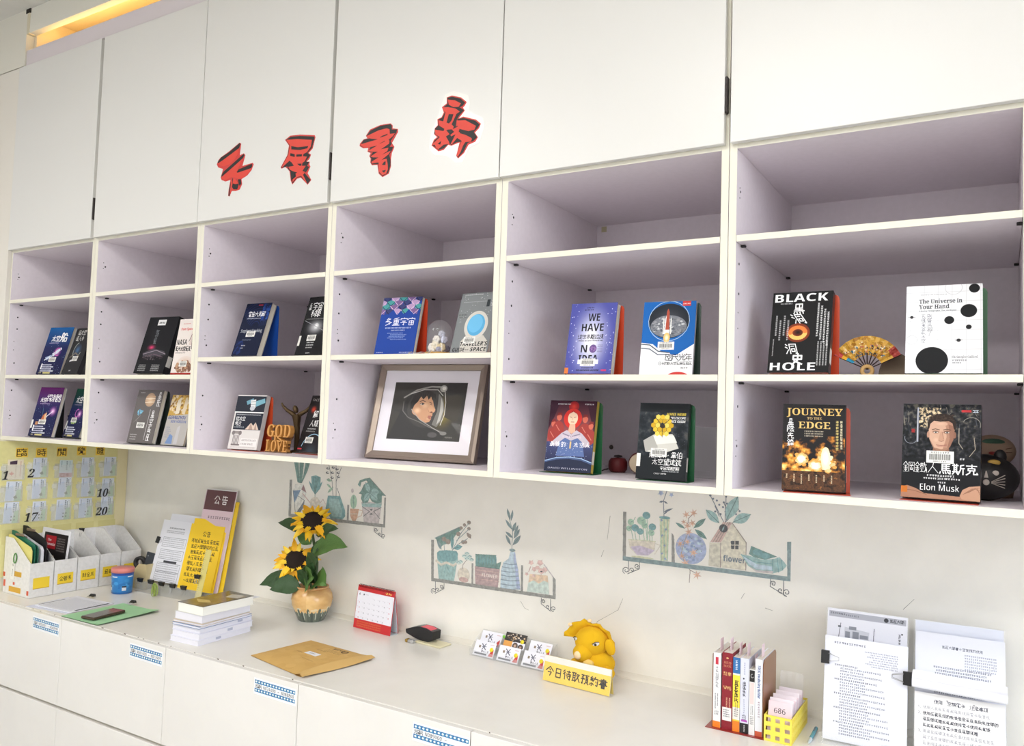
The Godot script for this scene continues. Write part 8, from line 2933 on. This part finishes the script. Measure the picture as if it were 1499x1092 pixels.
const DECAL_C := [
	[0,"P",[12,138,27,138,29,327,15,337]],
	[32,"L",[3,61,252,48,199]],
	[32,"L",[3,74,252,63,198]],
	[32,"L",[3,91,249,82,196]],
	[32,"L",[3,110,247,103,194]],
	[32,"L",[3,122,248,116,193]],
	[32,"L",[3,134,247,130,192]],
	[32,"L",[3,145,246,141,190]],
	[32,"L",[3,124,248,120,147]],
	[32,"L",[3,48,194,68,157]],
	[32,"E",[48,179,14,13]],
	[5,"L",[3,48,179,56,174]],
	[7,"E",[68,201,17,15]],
	[5,"L",[3,68,201,78,195]],
	[32,"E",[96,169,20,17]],
	[5,"L",[3,96,169,108,163]],
	[7,"E",[117,145,17,15]],
	[5,"L",[3,117,145,127,140]],
	[32,"E",[110,186,14,13]],
	[5,"L",[3,110,186,119,181]],
	[7,"E",[91,214,15,13]],
	[5,"L",[3,91,214,100,209]],
	[32,"E",[140,215,14,12]],
	[5,"L",[3,140,215,148,210]],
	[7,"E",[144,190,16,14]],
	[5,"L",[3,144,190,153,185]],
	[32,"E",[40,206,12,11]],
	[5,"L",[3,40,206,47,202]],
	[9,"P",[39,252,159,248,157,280,128,309,79,312,46,287]],
	[30,"P",[49,281,89,272,157,285,128,309,79,312]],
	[24,"L",[3,39,252,159,248]],
	[9,"L",[3,160,257,181,262,157,300]],
	[24,"E",[103,320,50,4]],
	[24,"P",[175,151,218,148,214,322,183,323]],
	[32,"L",[4,182,154,185,323]],
	[32,"L",[4,195,153,198,321]],
	[32,"L",[4,209,151,211,320]],
	[26,"P",[191,160,185,161,181,166,181,160,176,157,182,156,186,151,186,157]],
	[26,"P",[210,196,204,197,201,202,200,196,195,193,201,192,205,187,205,193]],
	[26,"P",[195,222,189,222,185,228,185,222,180,219,186,218,190,213,190,219]],
	[26,"P",[207,262,200,262,197,268,197,262,191,259,198,258,201,253,201,259]],
	[26,"P",[195,295,189,296,185,301,185,295,180,293,186,292,190,287,190,292]],
	[26,"P",[211,316,205,317,202,322,201,316,196,313,202,312,206,307,206,313]],
	[7,"E",[197,147,24,6]],
	[3,"L",[3,194,143,190,80,212,13]],
	[3,"F",[190,80,209,89,7]],
	[3,"F",[191,125,230,107,9]],
	[3,"F",[190,80,172,86,8]],
	[3,"F",[194,131,207,123,6]],
	[18,"P",[194,51,182,52,179,63,175,53,163,54,173,47,168,37,178,43,187,35,184,46]],
	[25,"E",[178,48,8,8]],
	[18,"P",[236,55,226,55,224,64,221,56,212,57,219,51,216,43,223,48,231,42,228,51]],
	[25,"E",[224,52,6,6]],
	[18,"P",[220,26,210,27,208,36,204,27,194,28,202,22,199,13,207,19,215,12,212,21]],
	[25,"E",[207,23,7,7]],
	[0,"P",[228,206,236,214,240,231,244,326,230,325]],
	[25,"E",[310,260,64,62]],
	[18,"E",[312,276,7,5]],
	[26,"E",[294,274,7,5]],
	[18,"E",[340,270,7,5]],
	[26,"E",[349,235,7,5]],
	[18,"E",[312,237,7,5]],
	[26,"E",[284,257,7,5]],
	[18,"E",[318,274,7,5]],
	[26,"E",[322,305,7,5]],
	[18,"E",[331,219,7,5]],
	[26,"E",[317,239,7,5]],
	[18,"E",[296,298,7,5]],
	[26,"E",[304,216,7,5]],
	[18,"E",[321,249,7,5]],
	[26,"E",[276,239,7,5]],
	[18,"E",[288,262,7,5]],
	[26,"E",[295,265,7,5]],
	[18,"E",[353,237,7,5]],
	[26,"E",[283,256,7,5]],
	[18,"E",[342,237,7,5]],
	[26,"E",[344,226,7,5]],
	[18,"E",[277,262,7,5]],
	[26,"E",[282,245,7,5]],
	[18,"E",[325,282,7,5]],
	[26,"E",[314,251,7,5]],
	[18,"E",[349,267,7,5]],
	[26,"E",[304,297,7,5]],
	[18,"E",[281,269,7,5]],
	[26,"E",[333,258,7,5]],
	[18,"E",[291,274,7,5]],
	[26,"E",[291,243,7,5]],
	[3,"E",[282,299,2,2]],
	[3,"E",[293,297,2,2]],
	[3,"E",[324,250,2,2]],
	[3,"E",[334,267,2,2]],
	[3,"E",[313,220,2,2]],
	[3,"E",[313,290,2,2]],
	[3,"E",[327,290,2,2]],
	[3,"E",[353,267,2,2]],
	[3,"E",[351,225,2,2]],
	[3,"E",[304,211,2,2]],
	[3,"E",[339,261,2,2]],
	[3,"E",[356,246,2,2]],
	[3,"E",[266,292,2,2]],
	[3,"E",[274,232,2,2]],
	[5,"F",[244,163,284,183,13]],
	[5,"F",[369,135,320,178,21]],
	[5,"F",[375,216,325,182,21]],
	[16,"L",[3,294,176,298,141,319,119]],
	[16,"L",[3,299,195,280,242,270,287,289,324,309,347,306,396]],
	[16,"L",[3,309,347,333,356]],
	[31,"P",[305,130,292,131,292,143,286,133,275,139,282,129,271,123,284,123,284,111,290,121,300,114,294,125]],
	[13,"E",[288,127,4,4]],
	[31,"P",[336,120,323,121,323,134,317,123,305,130,312,119,301,113,314,113,314,100,320,111,332,103,325,115]],
	[13,"E",[318,117,5,4]],
	[31,"P",[291,160,281,160,281,170,277,162,268,167,274,159,265,155,275,154,275,145,279,153,288,148,283,156]],
	[13,"E",[278,157,3,3]],
	[31,"P",[312,174,298,175,298,188,292,177,280,184,288,173,276,167,289,167,289,154,296,165,307,157,300,169]],
	[13,"E",[294,171,5,4]],
	[31,"P",[331,162,318,163,318,175,312,165,302,172,308,161,297,156,310,155,310,143,316,153,327,146,320,157]],
	[13,"E",[314,159,4,4]],
	[31,"P",[317,199,304,199,304,212,298,201,286,208,293,197,282,192,295,191,295,178,301,189,313,182,306,193]],
	[13,"E",[299,195,5,4]],
	[31,"P",[282,249,270,249,270,262,264,251,253,258,259,247,248,242,261,242,261,230,267,240,278,233,271,244]],
	[13,"E",[265,246,4,4]],
	[31,"P",[310,238,299,238,299,249,294,240,284,246,290,237,280,232,291,232,291,221,297,230,306,224,300,233]],
	[13,"E",[295,235,4,4]],
	[31,"P",[340,279,326,280,326,293,320,282,308,290,315,278,303,272,317,271,317,258,323,269,335,261,328,273]],
	[13,"E",[322,275,5,5]],
	[31,"P",[288,297,277,298,277,308,272,299,262,306,268,296,258,292,269,291,269,280,275,289,284,283,278,292]],
	[13,"E",[273,294,4,4]],
	[31,"P",[310,326,294,327,294,342,287,329,274,338,282,324,268,318,284,317,284,302,291,315,305,306,296,319]],
	[13,"E",[289,322,5,5]],
	[31,"P",[357,366,342,367,342,381,335,369,323,378,331,365,318,359,333,358,333,344,339,356,352,348,344,360]],
	[13,"E",[337,363,5,5]],
	[28,"P",[386,228,431,226,432,321,384,319]],
	[27,"P",[431,226,476,143,531,213,531,320,432,320]],
	[16,"L",[3,531,213,531,320]],
	[16,"L",[3,431,226,432,320]],
	[16,"L",[3,476,143,531,213]],
	[3,"L",[3,442,142,419,101,386,42]],
	[3,"L",[3,447,142,450,40]],
	[3,"L",[3,449,142,497,89]],
	[3,"L",[3,424,122,406,82]],
	[3,"L",[3,451,88,441,65]],
	[3,"E",[386,42,5,4]],
	[3,"E",[398,54,4,4]],
	[3,"E",[413,60,4,4]],
	[3,"E",[423,76,4,4]],
	[3,"E",[407,104,4,4]],
	[3,"E",[429,112,4,4]],
	[3,"E",[450,42,4,4]],
	[3,"E",[441,65,4,4]],
	[3,"E",[455,69,4,4]],
	[3,"E",[438,84,4,4]],
	[3,"E",[497,87,4,4]],
	[3,"E",[504,94,4,4]],
	[3,"E",[490,107,4,4]],
	[3,"E",[449,101,4,4]],
	[8,"F",[369,100,424,148,35]],
	[8,"F",[497,36,452,134,46]],
	[8,"F",[548,103,478,140,38]],
	[29,"P",[389,226,439,142,476,141,432,224]],
	[16,"L",[3,400,225,449,142]],
	[16,"L",[3,411,224,458,141]],
	[16,"L",[3,422,223,467,140]],
	[15,"E",[441,167,17,16]],
	[8,"F",[445,156,436,179,5]],
	[15,"P",[471,213,503,210,502,243,473,244]],
	[27,"L",[3,487,211,488,243]],
	[27,"L",[3,472,229,503,226]],
	[5,"P",[551,224,650,254,604,271,562,266,543,256]],
	[7,"E",[576,246,19,12]],
	[7,"E",[604,256,19,10]],
	[8,"P",[510,260,548,263,595,272,637,264,659,255,676,271,686,284,669,305,633,320,572,320,541,302]],
	[18,"P",[519,264,572,291,632,293,633,307,572,310,543,294]],
	[7,"L",[3,634,265,633,318]],
	[7,"L",[3,650,258,656,312]],
	[7,"L",[3,514,261,558,283,632,284]],
	[7,"L",[3,666,266,671,302]],
	[14,"P",[541,302,572,314,637,311,633,320,572,321]],
	[23,"P",[15,324,699,324,700,341,15,342]],
	[23,"P",[686,194,701,192,700,338,688,327]],
	[11,"L",[3,41,340,42,387]],
	[11,"L",[3,90,340,91,368,39,395]],
	[11,"L",[3,25,395,20,392,17,388,17,382,18,377,22,373,26,370,31,369,36,370,39,372,41,376,42,379,40,383,38,386,35,387,32,388,29,387,27,386,26,384,26,382,27,380,28,378]],
	[11,"L",[3,92,356,91,361,88,365,84,367,80,368,76,367,73,365,71,363,71,359,72,356,74,354,76,352,79,351,82,352,84,353,85,355,85,357,84,359,83,360,82,361,80,361,79,361]],
	[11,"L",[3,47,380,48,377,49,374,51,372,53,370,56,370,59,369,61,370,63,371,64,373,65,375,65,377,64,378,63,380,62,381,60,382,59,382,57,381,56,381,56,380,55,379,55,378]],
	[11,"L",[3,627,341,625,369,686,398]],
	[11,"L",[3,675,342,676,392]],
	[11,"L",[3,626,360,627,356,628,353,631,350,635,349,638,349,641,350,643,352,644,355,643,358,642,361,640,363,638,363,635,363,634,362,632,361,632,359,632,357,633,356,635,355,636,355,637,355]],
	[11,"L",[3,687,399,682,398,677,396,675,392,674,387,675,382,677,378,681,375,685,374,689,374,692,376,694,379,694,382,694,385,692,388,690,390,687,390,685,390,683,389,682,387,682,385,683,384]],
	[11,"L",[3,669,387,666,389,663,389,661,388,658,387,657,385,656,383,656,381,656,379,657,377,659,375,661,374,663,374,664,374,666,375,667,376,667,377,667,378,667,379,666,380,666,381,665,381]]]

const DECAL_C_BOX := [-0.5744, -0.3857, 0.0193, -0.0434]

const DECAL_INK := [[126,126,120],[226,226,218],[92,124,160],[88,100,118],[142,98,102],[84,126,118],[60,98,94],[92,146,150],[136,178,176],[222,212,192],[200,160,152],[70,72,76],[236,236,230],[205,150,118],[196,184,184],[36,38,44],[140,122,110],[166,134,134],[176,200,214],[110,132,150],[196,216,206],[230,196,160],[222,180,172],[110,134,138],[208,208,164],[150,166,206],[120,142,192],[218,210,186],[206,200,178],[198,160,150],[196,180,206],[222,170,142],[150,190,160]]

const DOOR_GLYPHS := {
	"示": [
		["o",[-18709,11607,-18623,11548,-18674,11114,-18449,11161,-18362,11081,-18497,10682,-17937,10729,-17885,10666,-17982,10467,-18195,10293,-18510,10188,-18464,9991,-18581,9802,-18808,9773,-19023,9799,-19125,9606,-19210,9627,-19195,9876,-19121,10231,-19403,10209,-19628,10295,-19686,10394,-19574,10713,-19852,10808,-19947,10936,-19873,11088,-19744,11185,-19285,11350]],
		["b",[-18707,11588,-18655,11542,-18720,11393,-19272,11165,-19881,10973,-19902,11023,-19710,11180,-19299,11306]],
		["b",[-18447,11138,-18411,11076,-18500,10965,-19636,10411,-19641,10481,-19532,10604,-18668,11034]],
		["b",[-18792,10473,-18685,10583,-17967,10700,-17960,10598,-18003,10537,-18758,10457]],
		["b",[-18707,10201,-18543,10192,-18498,10017,-18590,9939,-18646,10036]],
		["b",[-19083,10158,-19061,10087,-19126,9618,-19194,9637,-19163,9895]],
		["r",[-19846,10957,-18742,11384,-18775,11162,-18927,10979,-19215,10836,-19548,10813,-19755,10875]],
		["r",[-19617,10386,-18516,10956,-18614,10732,-18793,10484,-18725,10453,-17986,10512,-18073,10390,-18320,10242,-18676,10220,-18844,10287,-19029,10333,-19374,10274,-19544,10307]],
		["b",[-19009,10285,-18772,10198,-18645,10013,-18712,9818,-18911,9842,-19034,9948]],
		["r",[-18959,10279,-18772,10187,-18663,10038,-18826,10035,-18967,10076]],
		["r",[-19026,10287,-18987,10078,-19018,9945,-18911,9842,-18712,9818,-18615,9919,-18677,9780,-19008,9820,-19065,9781,-19120,9674,-19066,10156]]],
	"展": [
		["o",[-16292,11339,-16043,11455,-15536,11417,-14829,11287,-14784,11209,-14896,10824,-15079,10690,-14965,10613,-15038,10462,-15170,10390,-15018,10369,-15025,10259,-14967,10191,-15089,9966,-14897,9701,-15064,9551,-15412,9847,-15605,9831,-15817,9654,-15911,9808,-15989,10145,-16109,10263,-16228,10341,-16397,10302,-16457,10351,-16141,10760,-16077,11101]],
		["b",[-16248,11332,-16012,11409,-15533,11366,-14839,11238,-14822,11175,-14925,10849,-15134,10698,-14991,10597,-15081,10509,-15198,10404,-15031,10351,-15133,10234,-15020,10178,-15122,10051,-15227,9984,-14924,9704,-15066,9581,-15414,9877,-15607,9872,-15805,9683,-15884,9825,-15946,10139,-16081,10260,-16115,10346,-16398,10323,-16415,10366,-16125,10738,-16049,11096]],
		["r",[-16220,11328,-15667,11274,-14942,11133,-14982,10897,-15163,10722,-15325,10685,-15348,10607,-15153,10559,-15254,10412,-15361,10366,-15382,10267,-15188,10241,-15343,10080,-15202,10021,-15307,9934,-15096,9625,-15137,9630,-15388,9904,-15609,9892,-15808,9734,-15801,9835,-15638,9916,-15673,10022,-15591,10052,-15819,10133,-15964,10203,-16056,10318,-15775,10321,-15896,10460,-16014,10537,-16371,10340,-16373,10381,-16084,10752,-16020,11092]],
		["h",[-15948,11061,-15620,10971,-15107,10936,-15144,10861,-15501,10852,-15940,10937]],
		["h",[-15974,10808,-15759,10737,-15753,10634,-15982,10707]],
		["h",[-15674,10714,-15394,10684,-15403,10605,-15669,10632]],
		["h",[-15611,10370,-15401,10351,-15410,10271,-15494,10283]],
		["h",[-15818,10112,-15705,10087,-15712,9987,-15815,9837]]],
	"書": [
		["o",[-12449,10893,-12281,11080,-11824,11165,-11396,11148,-11300,11059,-11308,10966,-11082,10909,-11065,10813,-11310,10476,-11198,10334,-11294,10140,-11324,9956,-11312,9705,-11392,9466,-11654,9385,-11821,9521,-11890,9825,-12135,9848,-12208,9953,-12201,10079,-12261,10173,-12211,10272,-12351,10334,-12317,10457,-12552,10481,-12709,10579,-12700,10663,-12540,10789,-12375,10796]],
		["b",[-12422,10888,-12251,11043,-11822,11133,-11395,11121,-11340,11066,-11333,10928,-11108,10903,-11130,10802,-11367,10547,-11309,10455,-11397,10363,-11238,10340,-11298,10224,-11397,10092,-11336,9916,-11326,9727,-11420,9490,-11655,9416,-11795,9539,-11851,9841,-12137,9880,-12181,9949,-12160,10074,-12233,10158,-12103,10277,-12310,10339,-12221,10464,-12553,10513,-12682,10596,-12539,10768,-12238,10781]],
		["r",[-12407,10875,-11896,10986,-11548,11005,-11427,10954,-11405,10793,-11194,10781,-11269,10699,-11449,10601,-11407,10563,-11416,10471,-11755,10332,-11436,10338,-11483,10230,-11718,10138,-11337,10219,-11425,10117,-11710,9968,-11497,9981,-11449,9807,-11426,9616,-11499,9479,-11657,9448,-11797,9581,-11840,9902,-12138,9901,-12141,9965,-11849,10072,-12094,10107,-12205,10154,-11886,10267,-12131,10302,-12312,10360,-11924,10484,-12276,10472,-12526,10509,-12669,10605,-12643,10633,-11908,10692,-12237,10764]],
		["h",[-11816,10742,-11724,10780,-11499,10808,-11510,10768,-11802,10729]],
		["h",[-11819,10531,-11608,10594,-11607,10573,-11805,10525]],
		["h",[-11688,9798,-11599,9890,-11533,9891,-11540,9767]],
		["h",[-11665,9606,-11505,9606,-11581,9521,-11649,9562]]],
	"新": [
		["w",[-9207,11720,-8891,11782,-8341,11538,-8246,11260,-8293,11032,-7754,10729,-7690,10485,-7862,9975,-8246,9868,-8453,9451,-8737,9466,-9006,9718,-9534,9817,-9767,10068,-9714,10546,-9470,11040,-9342,11454]],
		["o",[-9144,11612,-8943,11635,-8594,11512,-8375,11330,-8441,11223,-8510,11176,-8435,11068,-8653,10855,-8484,10886,-8001,10711,-7816,10552,-7880,10422,-8027,10305,-7910,10146,-8002,10020,-8250,9963,-8408,9727,-8628,9581,-8703,9675,-8592,10085,-8904,10025,-9021,10078,-9188,9935,-9392,9917,-9682,10153,-9586,10332,-9471,10387,-9594,10503,-9573,10693,-9459,10772,-9482,10969,-9322,11003,-9241,11146,-9322,11329,-9136,11417]],
		["b",[-9115,11594,-8941,11599,-8607,11479,-8431,11317,-8526,11226,-8639,11210,-8464,11085,-8656,10927,-8736,10798,-8756,10610,-8657,10618,-8703,10840,-8482,10846,-8028,10681,-7856,10535,-7935,10431,-8070,10335,-7938,10150,-8086,10044,-8280,10026,-8438,9755,-8643,9607,-8675,9671,-8536,10101,-8707,10103,-8905,10049,-8994,10122,-9191,9984,-9379,9963,-9653,10160,-9556,10303,-9412,10378,-9580,10525,-9557,10679,-9429,10767,-9451,10940,-9292,10986,-9197,11139,-9291,11300,-9106,11388]],
		["r",[-9097,11531,-8820,11457,-8587,11320,-8668,11227,-8869,11250,-9046,11353]],
		["r",[-9292,11312,-9072,11286,-8780,11187,-8619,11064,-8745,11014,-8851,10817,-8918,10708,-8828,10622,-8868,10545,-9071,10565,-9038,10488,-8977,10406,-9120,10357,-8981,10144,-8993,10098,-9196,10104,-9395,9990,-9486,10051,-9549,10157,-9668,10163,-9353,10369,-9535,10494,-9556,10642,-9215,10540,-9188,10608,-9384,10735,-9436,10925,-9243,10857,-9167,11134,-9258,11222]],
		["r",[-8707,10793,-8394,10753,-7993,10511,-8045,10401,-8267,10390,-8610,10515,-8635,10424,-8376,10312,-8117,10131,-8169,10045,-8366,10063,-8446,9969,-8550,9748,-8644,9631,-8675,9694,-8509,10120,-8684,10242,-8877,10069,-8921,10087,-8746,10370,-8916,10325,-8947,10378,-8807,10451,-8896,10537,-8670,10596,-8734,10750]],
		["h",[-9033,11051,-8859,11021,-8923,10829,-9021,10749,-9110,10799]],
		["h",[-8609,10491,-8380,10408,-8152,10301,-7966,10155,-8086,10056,-8146,10159,-8375,10289,-8576,10367]],
		["h",[-9432,10164,-9289,10239,-9328,10124]],
		["h",[-9113,10548,-8925,10542,-8821,10454,-8977,10406]]]}

const CRACKS := [[[-614,-178],[-623,-263]],[[-645,-326],[-635,-301]],[[-657,-585],[-655,-556],[-575,-503],[-558,-461]],[[-68,-422],[-45,-427]],[[-972,-529],[-954,-552],[-936,-557]],[[331,-368],[360,-334]],[[-145,-403],[-134,-384]]]
